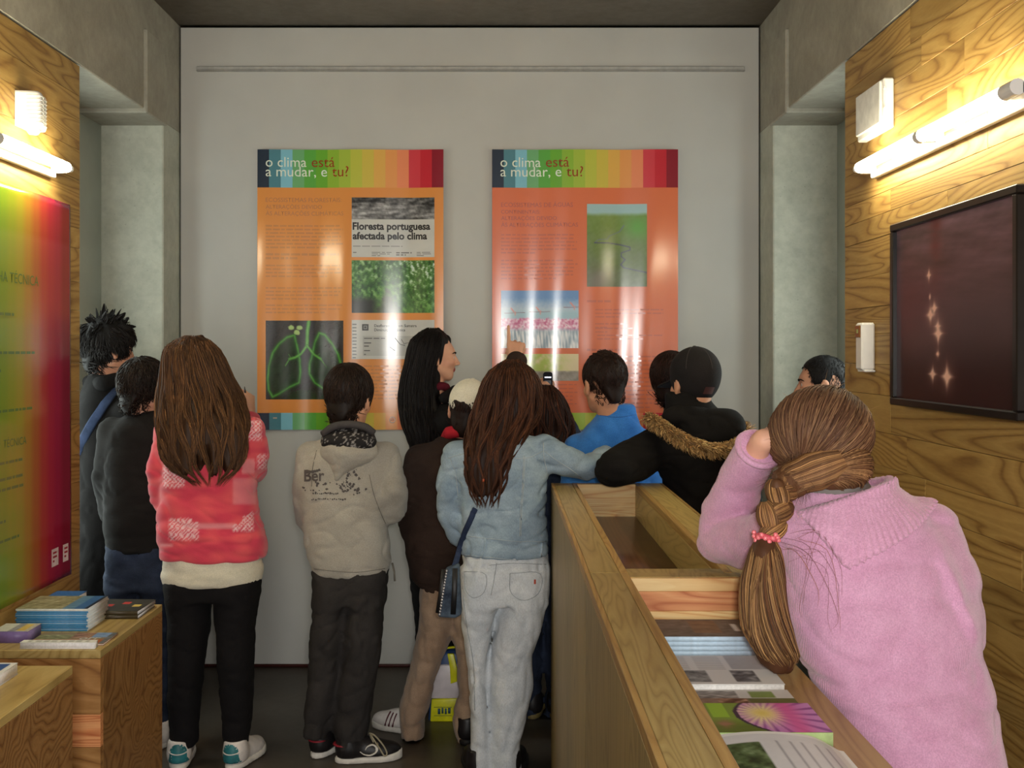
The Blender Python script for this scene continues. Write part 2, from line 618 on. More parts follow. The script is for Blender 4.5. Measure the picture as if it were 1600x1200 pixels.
def hand_prims(w, fdir, palm, thumb, s=1.0, pose='curl'):
    """Palm, four unequal bent fingers and a side thumb. fdir along the fingers, palm = where the palm faces, thumb = towards the thumb."""
    f = np.array(fdir, float); f /= np.linalg.norm(f)
    n = np.array(palm, float); n -= f * (n @ f); n /= np.linalg.norm(n)
    t = np.array(thumb, float); t -= f * (t @ f); t -= n * (t @ n); t /= np.linalg.norm(t)
    w = np.array(w, float)
    ang = {'curl': [(25, 35, 20)] * 4, 'point': [(2, 4, 3), (72, 88, 45), (76, 90, 45), (78, 92, 45)], 'grip': [(48, 60, 35)] * 4}[pose]
    ln = [(0.040, 0.024, 0.020), (0.044, 0.027, 0.021), (0.041, 0.025, 0.020), (0.032, 0.019, 0.018)]
    out = []
    palmc = []
    for i in range(4):
        b = w + (f * (0.082 - 0.004 * abs(i - 1)) + t * (0.028 - 0.0185 * i)) * s
        palmc.append(cone(w + t * (0.014 - 0.010 * i) * s, b, 0.0135 * s, 0.0115 * s))
        pts = [b]; a = 0; r = [0.0092, 0.0086, 0.0078, 0.0066]
        for j in range(3):
            a += math.radians(ang[i][j])
            pts.append(pts[-1] + (math.cos(a) * f + math.sin(a) * n - t * 0.03 * (i - 1.2)) * ln[i][j] * s)
        out.append(chain(pts, [x * s for x in r]))
    th = [w + (f * 0.022 + t * 0.018) * s]
    dirs = [(0.62, 0.72, 0.30), (0.80, 0.35, 0.45), (0.85, 0.0, 0.5)] if pose != 'point' else [(0.7, 0.6, 0.45), (0.70, -0.05, 0.7), (0.45, -0.65, 0.6)]
    for (cf, ct, cn), L in zip(dirs, (0.036, 0.028, 0.022)):
        v = cf * f + ct * t + cn * n
        th.append(th[-1] + v / np.linalg.norm(v) * L * s)
    out.append(chain(th, [0.0125 * s, 0.0105 * s, 0.0095 * s, 0.0075 * s]))
    pal = union(palmc, 0.012 * s)
    fin = (lambda p: np.min([q[0](p) for q in out], 0), np.min([q[1] for q in out], 0), np.max([q[2] for q in out], 0))
    return (lambda p: smin(pal[0](p), fin[0](p), 0.006 * s), np.minimum(pal[1], fin[1]), np.maximum(pal[2], fin[2]))


M['skin'] = attr_mat('skin', 0.5, 0.4, (220, 0.06), mult=(26, (1, 1, 1), 0.93, 1.04), sss=0.06)
M['hair'] = attr_mat('hair', 0.55, 0.2, mult=(40, (1, 1, 0.2), 0.8, 1.15))
M['eye_white'] = plain((225, 220, 214), 0.15, 0.5, 0.02)
M['iris'] = plain((52, 34, 22), 0.1, 0.6, 0.1)


class Fig:
    """One person: an Empty on the floor, a continuous body mesh, and clothes, hair and shoes as its children."""

    def __init__(self, label, x, y, skin=(205, 150, 120)):
        self.root = empty('person', (x, y, 0))
        tag(self.root, label, 'person')
        self.inner, self.skin, self.bare = [], np.array(skin, float), []
        self.head_c = None; self.bvh = {}

    def put(self, name, geo, mat, parent=None, label=None, **kw):
        o = mesh_obj(name, geo[0], geo[1], mat, parent or self.root, **kw)
        if label: o['label'] = label
        return o

    def garment(self, name, prims, mat, h=0.008, k=0.03, fold=None, disp=None, cut=None, inset=0.014, label=None, parent=None, colors=None, keep=False):
        u = union(prims, k) if len(prims) > 1 else prims[0]
        if inset is not None: self.inner.append(shift(u, inset))

        def f(p):
            d = u[0](p)
            if fold: d = d + creases(p, fold[1], fold[0], fold[2])
            if disp: d = d + disp(p)
            if cut: d = smax(d, cut(p), 0.006)
            return d
        v, fc = mesh_sdf((f, u[1], u[2]), h)
        if keep: self.bvh[name] = BVHTree.FromPolygons(v.tolist(), fc.tolist())
        o = mesh_obj(name, v, fc, mat, parent or self.root, colors=None if colors is None else colors(v))
        if label: o['label'] = label
        return o

    def head(self, c, yaw=0, pitch=0, roll=0, s=0.95):
        self.head_c = np.array(c, float); self.R = rotm(yaw, pitch, roll); self.hs = s
        self.bare.append(placed(head_prims(s), self.R, self.head_c))

    def hl(self, q):
        return self.head_c + (np.asarray(q) * self.hs) @ self.R.T

    def neck(self, base, r=0.05):
        self.bare.append(cone(self.hl((0, -0.02, -0.05)), base, r * 0.95, r))

    def body(self, h=0.006, lips=(150, 70, 66)):
        """The continuous body under and out of the clothes, in skin tones."""
        u = union(self.inner + self.bare, 0.012)
        v, fc = mesh_sdf(u, h)
        q = ((v - self.head_c) @ self.R) / self.hs
        col = np.tile(lin(self.skin), (len(v), 1))
        lp = (np.abs(q[:, 0]) < 0.024) & (np.abs(q[:, 2] + 0.064) < 0.011) & (q[:, 1] > 0.075)
        col[lp] = lin(lips)
        ck = np.exp(-(((np.abs(q[:, 0]) - 0.045) / 0.02) ** 2 + ((q[:, 2] + 0.03) / 0.02) ** 2)) * (q[:, 1] > 0.03)
        col = col * (1 - 0.25 * ck[:, None] * np.array([0.1, 0.6, 0.6]))
        self.body_obj = mesh_obj('body', v, fc, M['skin'], self.root, colors=col)
        self.bvh['body'] = None
        return self.body_obj

    def eyes(self, brow=(40, 26, 18)):
        for sx in (1, -1):
            bm = bmesh.new(); bmesh.ops.create_uvsphere(bm, u_segments=16, v_segments=12, radius=0.0118 * self.hs)
            R = self.R @ np.array(Matrix.Rotation(math.radians(-90), 3, 'X'))
            c = self.hl((sx * 0.031, 0.0765, -0.0035))
            fs = [[v.index for v in f.verts] for f in bm.faces]; vs = np.array([tuple(v.co) for v in bm.verts])
            front = [i for i, f in enumerate(fs) if vs[f][:, 2].mean() > 0.0118 * self.hs * 0.80]
            bm.free()
            o = mesh_obj('eye', vs @ R.T + c, fs, M['eye_white'], self.root)
            o.data.materials.append(M['iris'])
            for i in front: o.data.polygons[i].material_index = 1
            pts = [self.hl((sx * x, y, z)) for x, y, z in ((0.014, 0.0945, 0.013), (0.026, 0.0935, 0.019), (0.038, 0.087, 0.019), (0.050, 0.076, 0.013))]
            self.put('eyebrow', tube_geo(spline(pts, 8), [0.002, 0.003, 0.0032, 0.003, 0.0028, 0.0024, 0.0018, 0.001], 6), plain(brow, 0.8, 0.2))

    # ---- hair
    def hairline(self, q, back=-0.062, side=-0.012, front=0.072):
        return np.interp(q[:, 1], [-0.075, -0.035, 0.0, 0.035, 0.06, 0.085], [back, back + 0.006, side, side + 0.012, front - 0.015, front])

    def short_hair(self, color, n=900, L=0.045, lift=0.10, thick=0.012, seed=1, back=-0.062, side=-0.012, front=0.072, radius=0.0016, spike=None, wave=0.0, vary=0.3, name='hair', zmax=None, spikes=46, nape_on=True):
        s = self.hs; rs = np.random.RandomState(seed)
        rr = HEAD_R + thick
        e = ellip(HEAD_C * s, rr * s)
        nape = ellip(np.array([0, -0.046, -0.050]) * s, np.array([0.058 + thick * 0.6, 0.044 + thick * 0.7, 0.075]) * s)

        def f(p):
            q = (p - self.head_c) @ self.R
            d = e[0](q.astype(np.float32))
            z = self.hairline(q / s, back, side, front) * s + 1.7 * np.maximum(np.abs(q[:, 0]) - 0.014 * s, 0) * np.clip((-0.01 * s - q[:, 1]) / (0.03 * s), 0, 1)
            if nape_on: d = smin(d, nape[0](q.astype(np.float32)), 0.02 * s)
            d = d + 0.002 * sn(p, seed, (90, 90, 60))
            if zmax is not None: d = smax(d, q[:, 2] - zmax * s, 0.006)
            return smax(d, z - q[:, 2], 0.012)
        c = self.head_c
        v, fc = mesh_sdf((f, c - 0.16 * s, c + 0.16 * s), 0.005)
        vs, fs, cs = [v], [fc], [np.tile(lin(color), (len(v), 1)) * 0.5]  # shell darker than the strands: shade of the gaps put into its colour
        u = rs.normal(size=(n * 3, 3)); u /= np.linalg.norm(u, axis=1)[:, None]
        q = HEAD_C + u * (rr - 0.004)
        ok = q[:, 2] > self.hairline(q, back, side, front) + 0.004
        if nape_on:                                        # roots over the nape as well
            qn = np.array([0, -0.046, -0.050]) + u * (np.array([0.058 + thick * 0.6, 0.044 + thick * 0.7, 0.075]) - 0.002)
            use = (rs.uniform(size=len(u)) < 0.28) & (u[:, 1] < 0.15) & (u[:, 2] < 0.5)
            q[use] = qn[use]; ok |= use; ok &= q[:, 2] > self.hairline(q, back, side, front) + 0.004
        if zmax is not None: ok &= q[:, 2] < zmax
        q = q[ok][:n]; u = u[ok][:n]
        wh = np.array([0.01, -0.06, 0.115])
        m = 5
        pts = np.zeros((len(q), m, 3)); pts[:, 0] = q
        ln = L * rs.uniform(0.6, 1.25, len(q))
        jit = rs.normal(size=(len(q), 3)) * 0.35
        for j in range(1, m):
            cur = pts[:, j - 1]
            nrm = (cur - HEAD_C) / rr ** 2; nrm /= np.linalg.norm(nrm, axis=1)[:, None]
            away = cur - wh; away /= np.linalg.norm(away, axis=1)[:, None] + 1e-6
            dr = away + np.array([0, 0, -0.35]) + jit + wave * np.sin(j * 1.7 + 9 * jit)
            dr -= nrm * (dr * nrm).sum(1)[:, None]
            dr /= np.linalg.norm(dr, axis=1)[:, None] + 1e-6
            st = dr * (ln / (m - 1))[:, None]
            if spike is not None:
                top = np.clip((q[:, 2] - spike[0]) / 0.04, 0, 1)[:, None]
                st = st * (1 - top) + (nrm * 0.9 + np.array(spike[1]) + 0.35 * jit) * (ln * spike[2] / (m - 1))[:, None] * top
            nx = cur + st
            rel = (nx - HEAD_C) / rr
            k = np.linalg.norm(rel, axis=1)
            tgt = np.maximum(k, 1.0) if spike is not None else np.where(nx[:, 2] < -0.01, np.clip(k, np.where(pts[:, 0, 2] < -0.03, 0.8, 1.0), 1.6), 1.0)
            pts[:, j] = HEAD_C + rel / k[:, None] * (tgt + lift * (j / m) * 0.35)[:, None] * rr
        if spike is not None:                              # locks: tufts of hair drawn together towards shared tips
            cl = rs.choice(len(q), min(spikes, len(q)), replace=False)
            own = np.argmin(((q[:, None] - q[cl][None]) ** 2).sum(2), 1)
            cp = pts[cl]; w_ = (np.linspace(0, 1, m) ** 0.8 * 0.92)[None, :, None] * np.clip((q[:, 2] - spike[0] + 0.05) / 0.06, 0, 1)[:, None, None]
            pts = pts * (1 - w_) + cp[own] * w_
        w = self.head_c + (pts.reshape(-1, 3) * s) @ self.R.T
        a, b, cc = strands(w.reshape(len(q), m, 3), radius, color, rs, vary)
        vs.append(a); fs.append(b + len(v)); cs.append(cc)
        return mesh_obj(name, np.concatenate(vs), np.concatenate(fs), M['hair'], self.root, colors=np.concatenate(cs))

    def long_hair(self, rws, color, n=600, face=90, gap=70, seed=3, wave=0.012, clump=14, radius=0.0026, vary=0.35, ends=(0.78, 1.0), color2=None, shell=0.95, hole=True, extra=None, name='hair'):
        """Hair that falls in locks over a stack of super-ellipses; face = direction of the face (degrees, 90 looks along +Y)."""
        rs = np.random.RandomState(seed)
        z, t = table(rws)
        ts = t.copy(); ts[:, 2:] *= shell
        lf = loft([(z[i], *ts[i]) for i in range(0, len(z), 3)], 0, 2.1, 0.01, soft=2)
        hole_p = placed(ellip(np.array([0, 0.085, -0.045]) * self.hs, np.array([0.062, 0.075, 0.105]) * self.hs), self.R, self.head_c)
        zl = z[0] + (z[-1] - z[0]) * 0.03

        def f(p):
            d = lf[0](p) + 0.005 * sn(p, seed, (95, 95, 9)) + 0.0035 * sn(p, seed + 1, (190, 190, 12))
            ang = np.degrees(np.arctan2(p[:, 1] - self.head_c[1], p[:, 0] - self.head_c[0]))
            jag = 0.085 * np.abs(sn(p * np.array([1, 1, 0.0], dtype=np.float32), seed + 2, 70)) * 1.4
            d = smax(d, zl + jag - p[:, 2], 0.008)
            if hole: d = smax(d, -hole_p[0](p), 0.012)
            return d
        v, fc = mesh_sdf((f, lf[1], lf[2]), 0.006)
        m = 13
        cen = rs.uniform(0, 360, n * 2)
        dlt = np.abs((cen - face + 180) % 360 - 180)
        cen = cen[dlt > gap][:n]; k = len(cen)
        bins = np.round(cen / (360 / (clump * 2.0))) * (360 / (clump * 2.0)) + rs.uniform(-3, 3)
        end = rs.uniform(ends[0], ends[1], k)
        start = rs.uniform(0.0, 0.35, k) ** 1.5
        ph = rs.uniform(0, 6.28, k); binph = (bins * 12.9898) % 6.28
        pts = np.zeros((k, m, 3))
        rad = rs.uniform(0.94, 1.05, k)
        for j in range(m):
            u = start + (end - start) * j / (m - 1)
            zz = z[-1] - (z[-1] - z[0]) * u
            cx, cy, rx, ry = (np.interp(zz, z, t[:, i]) for i in range(4))
            a = cen + (bins - cen) * 0.75 * u ** 2
            a = np.radians(a) + wave * 6 * u * np.sin(zz * 26 + binph) + 0.03 * np.sin(zz * 15 + ph)
            rr = rad + 0.03 * np.sin(zz * 30 + binph) * u
            pts[:, j, 0] = cx + rx * rr * np.cos(a) + wave * u * np.sin(zz * 31 + binph)
            pts[:, j, 1] = cy + ry * rr * np.sin(a)
            pts[:, j, 2] = zz
        a, b, cc = strands(pts, radius, color, rs, vary, color2)
        vs, fs, cs = [v, a], [fc, b + len(v)], [np.tile(lin(color), (len(v), 1)) * 0.6, cc]  # under-shell colour darkened to paint shaded gaps between the locks
        if extra is not None:
            nn = len(v) + len(a)
            vs.append(extra[0]); fs.append(np.asarray(extra[1]) + nn); cs.append(extra[2])
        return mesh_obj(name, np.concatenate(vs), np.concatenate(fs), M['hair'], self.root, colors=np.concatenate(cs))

    # ---- shoes
    def shoe(self, x, y, ang, L=0.24, upper=None, sole=None, sole_h=0.024, name='shoe', label=None):
        """Heel at (x, y); ang 0 points along +Y, positive turns towards +X (degrees)."""
        a = math.radians(ang); fw = np.array([math.sin(a), math.cos(a), 0]); sd = np.array([math.cos(a), -math.sin(a), 0])
        R = np.stack([sd, fw, np.array([0, 0, 1.0])], 1)
        o = np.array([x, y, 0.0])
        up = union([ellip((0.003, 0.70 * L, 0.030), (0.041, 0.29 * L, 0.036)), ellip((0, 0.40 * L, 0.042), (0.038, 0.30 * L, 0.048)),
                    ellip((0, 0.16 * L, 0.045), (0.034, 0.155 * L, 0.052)), cone((0, 0.20 * L, 0.06), (0, 0.19 * L, 0.095), 0.036, 0.038)], 0.03)
        upc = (lambda p: smax(smax(up[0](p), sole_h * 0.8 - p[:, 2], 0.004), p[:, 2] - 0.105, 0.006), up[1], up[2])
        so = union([ellip((0.004, 0.70 * L, 0), (0.046, 0.305 * L, 0.3)), ellip((0, 0.25 * L, 0), (0.036, 0.26 * L, 0.3)), ellip((0.002, 0.47 * L, 0), (0.037, 0.3 * L, 0.3))], 0.02)
        soc = (lambda p: smax(smax(so[0](p), -p[:, 2], 0.004), p[:, 2] - sole_h - 0.012 * np.clip((p[:, 1] / L - 0.75) * 4, 0, 1), 0.006), np.array([-0.06, -0.02, 0]), np.array([0.06, L + 0.02, 0.045]))
        v, fc = mesh_sdf(placed(upc, R, o), 0.0075)
        s = mesh_obj(name, v, fc, upper, self.root)
        if label: s['label'] = label
        v2, f2 = mesh_sdf(placed(soc, R, o), 0.0075)
        mesh_obj('sole', v2, f2, sole, s)
        self.inner.append(placed(shift(up, 0.014), R, o))
        return s, R, o, BVHTree.FromPolygons(v.tolist(), fc.tolist())


def strands(pts, radius, color, rs, vary=0.3, color2=None):
    """Thin three-sided tapering tubes along pts[k, m, 3], each with its own shade."""
    k, m, _ = pts.shape
    tg = np.zeros_like(pts); tg[:, 1:-1] = pts[:, 2:] - pts[:, :-2]; tg[:, 0] = pts[:, 1] - pts[:, 0]; tg[:, -1] = pts[:, -1] - pts[:, -2]
    tg /= np.linalg.norm(tg, axis=2)[..., None] + 1e-9
    ref = rs.normal(size=(k, 1, 3))
    a = np.cross(tg, ref); a /= np.linalg.norm(a, axis=2)[..., None] + 1e-9
    b = np.cross(tg, a)
    tap = np.interp(np.linspace(0, 1, m), [0, 0.15, 0.75, 1], [0.6, 1, 0.85, 0.12]) * radius
    r = tap[None, :, None] * rs.uniform(0.6, 1.3, (k, 1, 1))
    ring = np.stack([pts + r * (math.cos(x) * a + math.sin(x) * b) for x in (0, 2.094, 4.189)], 2)
    v = ring.reshape(-1, 3)
    base = (np.arange(k)[:, None] * m + np.arange(m - 1)[None]) * 3
    fs = []
    for s in range(3):
        s2 = (s + 1) % 3
        fs.append(np.stack([base + s, base + s2, base + 3 + s2, base + 3 + s], -1).reshape(-1, 4))
    c = np.tile(lin(color), (k, 1))
    if color2 is not None:
        w = (rs.uniform(0, 1, (k, 1)) ** 2); c = c * (1 - w) + lin(color2) * w
    c = c * np.exp(rs.normal(size=(k, 1)) * vary)
    return v, np.concatenate(fs), np.clip(np.repeat(c, m * 3, 0), 0, 1)


def hit(bvh, px, py):
    """Point of a surface on the sight line through a pixel, with its normal (used to lay seams and prints onto cloth)."""
    d = P(px, py, 1.0) - np.array([0, 0, EYE])
    loc, nor, _, _ = bvh.ray_cast(Vector((0, 0, EYE)), Vector(d).normalized())
    if loc is None: return None, None
    return np.array(loc), np.array(nor)


def seam(fig, bvh, pix, mat, parent, r=0.0016, name='seam', n=None, flat=0.6, lift=0.0008):
    """A stitched seam: a thin raised cord laid along the cloth."""
    pix = spline(np.array([(a, b, 0) for a, b in pix], float), n or max(6, int(np.linalg.norm(np.diff(np.array(pix), axis=0), axis=1).sum() / 6)))
    pts = []
    for a, b, _ in pix:
        l, nn = hit(bvh, a, b)
        if l is not None: pts.append(l + nn * lift)
    if len(pts) > 2:
        return mesh_obj(name, *tube_geo(pts, r, 5, flat), mat, parent)


def patch(bvh, px, py, w, hgt, nx, ny, func=None, lift=0.0015, rot=0.0):
    """Grid of points laid onto a surface around a pixel centre (w, hgt in pixels); returns verts, faces, uv."""
    U, V = np.meshgrid(np.linspace(0, 1, nx), np.linspace(0, 1, ny))
    c, s = math.cos(math.radians(rot)), math.sin(math.radians(rot))
    vs, ok = [], True
    for u, v in zip(U.ravel(), V.ravel()):
        a, b = (u - 0.5) * w, (v - 0.5) * hgt
        l, nn = hit(bvh, px + a * c - b * s, py + a * s + b * c)
        if l is None: return None
        vs.append(l + nn * lift)
    fs = [[j * nx + i, (j + 1) * nx + i, (j + 1) * nx + i + 1, j * nx + i + 1] for j in range(ny - 1) for i in range(nx - 1)]
    return np.array(vs), fs, np.stack([U.ravel(), V.ravel()], 1)


def text_geo(body, size, bold=0.0, res=3, spacing=1.0):
    """Outline text as a triangulated flat mesh in its own plane (x right, y up)."""
    cu = bpy.data.curves.new('lettering', 'FONT'); cu.body = body; cu.size = size; cu.resolution_u = res; cu.offset = bold
    cu.space_character = spacing
    o = bpy.data.objects.new('lettering', cu); COL.objects.link(o)
    dg = bpy.context.evaluated_depsgraph_get(); dg.update()
    me = bpy.data.meshes.new_from_object(o.evaluated_get(dg))
    bm = bmesh.new(); bm.from_mesh(me); bmesh.ops.triangulate(bm, faces=bm.faces)
    bm.verts.ensure_lookup_table()
    v = np.array([tuple(x.co) for x in bm.verts]) if len(bm.verts) else np.zeros((0, 3)); f = [[x.index for x in q.verts] for q in bm.faces]
    bm.free(); bpy.data.objects.remove(o); bpy.data.curves.remove(cu); bpy.data.meshes.remove(me)
    return v, f
# ------------------------------------------------------------------ the room
XL, XR, YB, ZC = -1.534, 1.235, 4.93, 3.055          # planes of the two side walls, end wall and ceiling
Y_WOOD_L, Y_WOOD_R, Y_COL, Y_LIN, Z_BEAM = 3.77, 3.72, 4.70, 4.445, 2.54


def structure(o):
    o['kind'] = 'structure'
    return o


structure(box('floor', (-2.3, -2.2, -0.1), (2.3, 5.1, 0.0), M['floor']))
structure(box('ceiling', (-2.3, -2.2, ZC), (2.3, 5.1, ZC + 0.12), M['ceiling']))
wb = structure(empty('wall_back', (0, YB, 0)))
box('wall_panel', (XL + 0.008, YB, 0.014), (XR - 0.008, YB + 0.02, ZC - 0.010), M['wall_paint'], wb, 0.002)
box('backing', (XL - 0.6, YB + 0.045, 0.0), (XR + 0.6, YB + 0.12, ZC), M['gap'], wb)
structure(box('shadow_strip_back', (XL + 0.01, YB - 0.002, 0.0), (XR - 0.01, YB + 0.015, 0.013), plain((70, 30, 26), 0.6)))  # dark strip standing in for the shadow gap under the wall panel
tr = structure(empty('trim_1', (0, YB, 2.85)))
xa, xb = P(308, 105, YB)[0], P(1163, 105, YB)[0]
box('rail_slot', (xa, YB - 0.012, 2.838), (xb, YB - 0.0005, 2.858), plain((168, 166, 160), 0.6), tr, 0.003)
box('rail_lip', (xa, YB - 0.018, 2.833), (xb, YB - 0.0005, 2.839), plain((150, 148, 142), 0.6), tr, 0.002)

seams_z = [0.0, 0.12, 0.24, 0.36, 0.48, 0.60, 0.70, 0.82, 0.93, 1.03, 1.13, 1.24, 1.36, 1.46, 1.56, 1.65, 1.753, 1.875, 1.948, 2.016, 2.125, 2.234, 2.34, 2.43, 2.54]
rnd = random.Random(4)
EMIT_FILL, tw = new_mat('fill_glow', 0.2)  # glowing material of the fill panes added in the niches
tw.b.inputs['Base Color'].default_value = (0.7, 0.8, 0.78, 1)
tw.b.inputs['Emission Color'].default_value = (0.88, 1.0, 0.96, 1)
tw.b.inputs['Emission Strength'].default_value = 4.5


def side_wall(side):
    sg = -1 if side == 'left' else 1
    X = XL if sg < 0 else XR
    yw = Y_WOOD_L if sg < 0 else Y_WOOD_R
    niche = 1.815 if sg < 0 else 1.525
    o = lambda t: X + sg * t                               # t metres behind the face of the wall
    root = structure(empty('wall_' + side, (X, 0, 0)))
    box('concrete_beam', (o(0), -2.2, Z_BEAM + 0.006), (o(0.75), 5.05, ZC + 0.02), M['concrete'], root, 0.004)
    box('lintel', (o(-0.014), Y_LIN, Z_BEAM - 0.012), (o(0.75), Y_COL + 0.02, 2.89), M['concrete'], root, 0.006)
    box('column', (o(0), Y_COL, 0), (o(0.75), 5.05, Z_BEAM + 0.01), M['concrete_pale'], root, 0.006)
    box('niche_wall', (sg * niche, yw - 0.1, 0), (sg * (niche + 0.1), Y_COL + 0.01, Z_BEAM + 0.01), M['white_paint'], root)
    box('backing', (o(0.022), -2.2, 0), (o(0.2), yw - 0.004, Z_BEAM + 0.01), M['gap'], root)
    box('niche_jamb', (o(0.021), yw - 0.02, 0), (sg * (niche + 0.05), yw, Z_BEAM + 0.008), M['white_paint'], root)
    for a, b in zip(seams_z[:-1], seams_z[1:]):
        y1 = yw
        y = 0.35
        cuts = [yw]
        q = yw - rnd.uniform(0.25, 1.3)
        while q > 0.6:
            cuts.append(q); q -= rnd.uniform(0.9, 1.5)
        cuts.append(0.35)
        for c0, c1 in zip(cuts[1:], cuts[:-1]):
            box('plank', (o(rnd.uniform(-0.0006, 0.0006)), c0 + 0.0004, a + 0.0006), (o(0.02), c1 - 0.0004, b - 0.0006), M['plank'], root, 0.0008)
    # added window-like fill light: frame and glowing pane, hidden behind the wood panelling
    w = structure(empty('niche_fill_1' if sg < 0 else 'niche_fill_2', (sg * niche, 4.06, 1.0)))
    x0, x1 = sg * (niche - 0.03), sg * (niche - 0.001)
    for lo, hi in (((3.80, 0.55), (3.84, 2.35)), ((4.26, 0.55), (4.30, 2.35)), ((3.84, 0.55), (4.26, 0.59)), ((3.84, 2.31), (4.26, 2.35))):
        box('fill_frame', (x0, lo[0], lo[1]), (x1, hi[0], hi[1]), M['white_plastic'], w, 0.003)
    box('fill_pane', (sg * (niche - 0.012), 3.84, 0.59), (sg * (niche - 0.004), 4.26, 2.31), EMIT_FILL, w)
    return root


side_wall('left'); side_wall('right')

# ------------------------------------------------------------------ wall fittings
TUBE, tt = new_mat('fluorescent_tube', 0.3)
tt.b.inputs['Base Color'].default_value = (1, 1, 0.95, 1)
tt.b.inputs['Emission Color'].default_value = (1.0, 0.90, 0.62, 1)
tt.b.inputs['Emission Strength'].default_value = 60.0


def wall_lamp(X, sg, z, y_far, n, label):
    r = empty('wall_lamp', (X, y_far - n * 0.26, z))
    tag(r, label, 'lamp')
    L = 0.515
    x = X + sg * 0.062
    box('batten', (X + sg * 0.001, y_far - n * L + 0.01, z - 0.035), (X + sg * 0.022, y_far - 0.01, z - 0.012), M['white_plastic'], r, 0.003)
    for i in range(n):
        a, b = y_far - i * L - 0.012, y_far - (i + 1) * L + 0.012
        ys = [a, a - 0.004, a - 0.012, b + 0.012, b + 0.004, b]
        mesh_obj('lamp_tube', *tube_geo([(x, y, z) for y in ys], [0.006, 0.014, 0.0175, 0.0175, 0.014, 0.006], 16), TUBE, r)
    for i in range(n + 1):
        y = y_far - i * L
        w = 0.008 if i == 0 else 0.014 if i < n else 0.03
        m = tube_geo([(x, y + w, z), (x, y - w, z)], 0.019, 16) if i else tube_geo([(x, y + w, z), (x, y - w, z)], 0.012, 16)
        sk = box_geo(np.array((X + sg * 0.001, y - w, z - 0.016)), np.array((x - sg * 0.01, y + w, z + 0.012)), 0.002)
        mesh_obj('lamp_socket', *merge([m, sk]), M['white_plastic'], r, smooth=False)
    return r


wall_lamp(XR, -1, 2.103, 3.41, 2, 'twin fluorescent tube lamp on the wood wall above the framed dark photograph')
wall_lamp(XL, 1, 2.125, 3.53, 2, 'twin fluorescent tube lamp on the wood wall above the rainbow coloured poster')

# white square loudspeaker cover on the right wall
r = tag(empty('wall_speaker', (XR, 3.37, 2.28)), 'flat square white plastic box high on the wood wall above the lamp', 'speaker')
box('housing', (XR - 0.034, 3.25, 2.205), (XR - 0.001, 3.49, 2.362), M['white_plastic'], r, 0.004)
box('front_cover', (XR - 0.043, 3.262, 2.222), (XR - 0.034, 3.482, 2.356), plain((214, 212, 208), 0.4), r, 0.003)
box('clip', (XR - 0.036, 3.244, 2.325), (XR - 0.028, 3.250, 2.333), M['white_plastic'], r, 0.001)
box('clip', (XR - 0.036, 3.244, 2.262), (XR - 0.028, 3.250, 2.270), M['white_plastic'], r, 0.001)

# white curved siren on the left wall
r = tag(empty('wall_siren', (XL, 3.32, 2.27)), 'white curved plastic siren high on the wood wall above the left lamp', 'siren')
prof = [(0.0, 0.0), (0.012, 0.062), (0.035, 0.072), (0.062, 0.060), (0.086, 0.058), (0.104, 0.050), (0.112, 0.0)]
vs, fs = [], []
for z in (2.215, 2.222, 2.318, 2.326):
    k = 0.93 if z in (2.215, 2.326) else 1
    for a, b in spline([(p[0], p[1], 0) for p in prof], 26)[:, :2]:
        vs.append((XL + 0.001 + b * k, 3.265 + a, z))
n = 26
for j in range(3):
    for i in range(n - 1):
        fs.append([j * n + i, j * n + i + 1, (j + 1) * n + i + 1, (j + 1) * n + i])
fs.append(list(range(n))[::-1]); fs.append([3 * n + i for i in range(n)])
mesh_obj('housing', vs, fs, M['white_plastic'], r)
for k in range(8):
    z = 2.228 + k * 0.012
    pts = [(XL + 0.002 + b, 3.265 + a, z) for a, b in spline([(p[0], p[1], 0) for p in prof], 26)[2:-6, :2]]
    mesh_obj('grille_rib', *tube_geo(pts, 0.0016, 5), M['white_plastic'], r)
mesh_obj('lens', *tube_geo([(XL + 0.03, 3.33, 2.216), (XL + 0.03, 3.33, 2.200)], [0.026, 0.014], 16), M['white_plastic'], r)

# motion sensor on the right wall
r = tag(empty('motion_sensor', (XR, 3.45, 1.52)), 'slim white motion sensor with a brown lens on the wood wall beside the framed photograph', 'sensor')
box('housing', (XR - 0.046, 3.415, 1.440), (XR - 0.001, 3.475, 1.597), M['white_plastic'], r, 0.006)
box('lens', (XR - 0.050, 3.424, 1.548), (XR - 0.044, 3.468, 1.588), plain((120, 82, 40), 0.12, 0.6), r, 0.002)
box('lens_mark', (XR - 0.052, 3.440, 1.562), (XR - 0.0495, 3.454, 1.576), plain((128, 140, 70), 0.2), r, 0.001)
box('base_plate', (XR - 0.038, 3.412, 1.434), (XR - 0.001, 3.478, 1.441), M['white_plastic'], r, 0.002)


# ------------------------------------------------------------------ flat prints
def grid_print(name, pos, u0, v0, u1, v1, nu, nv, func, parent, off, mat=None):
    """A printed picture: a fine grid on the sheet coloured point by point by func(U, V) (V runs down)."""
    U, V = np.meshgrid(np.linspace(0, 1, nu), np.linspace(0, 1, nv))
    col = lin(np.clip(func(U.ravel(), V.ravel()), 0.0, 0.999))
    vs = [pos(u0 + a * (u1 - u0), v0 + b * (v1 - v0), off) for a, b in zip(U.ravel(), V.ravel())]
    j, i = np.meshgrid(np.arange(nv - 1), np.arange(nu - 1), indexing='ij')
    f = np.stack([j * nu + i, (j + 1) * nu + i, (j + 1) * nu + i + 1, j * nu + i + 1], -1).reshape(-1, 4)
    return mesh_obj(name, vs, f, mat or M['print'], parent, colors=col)


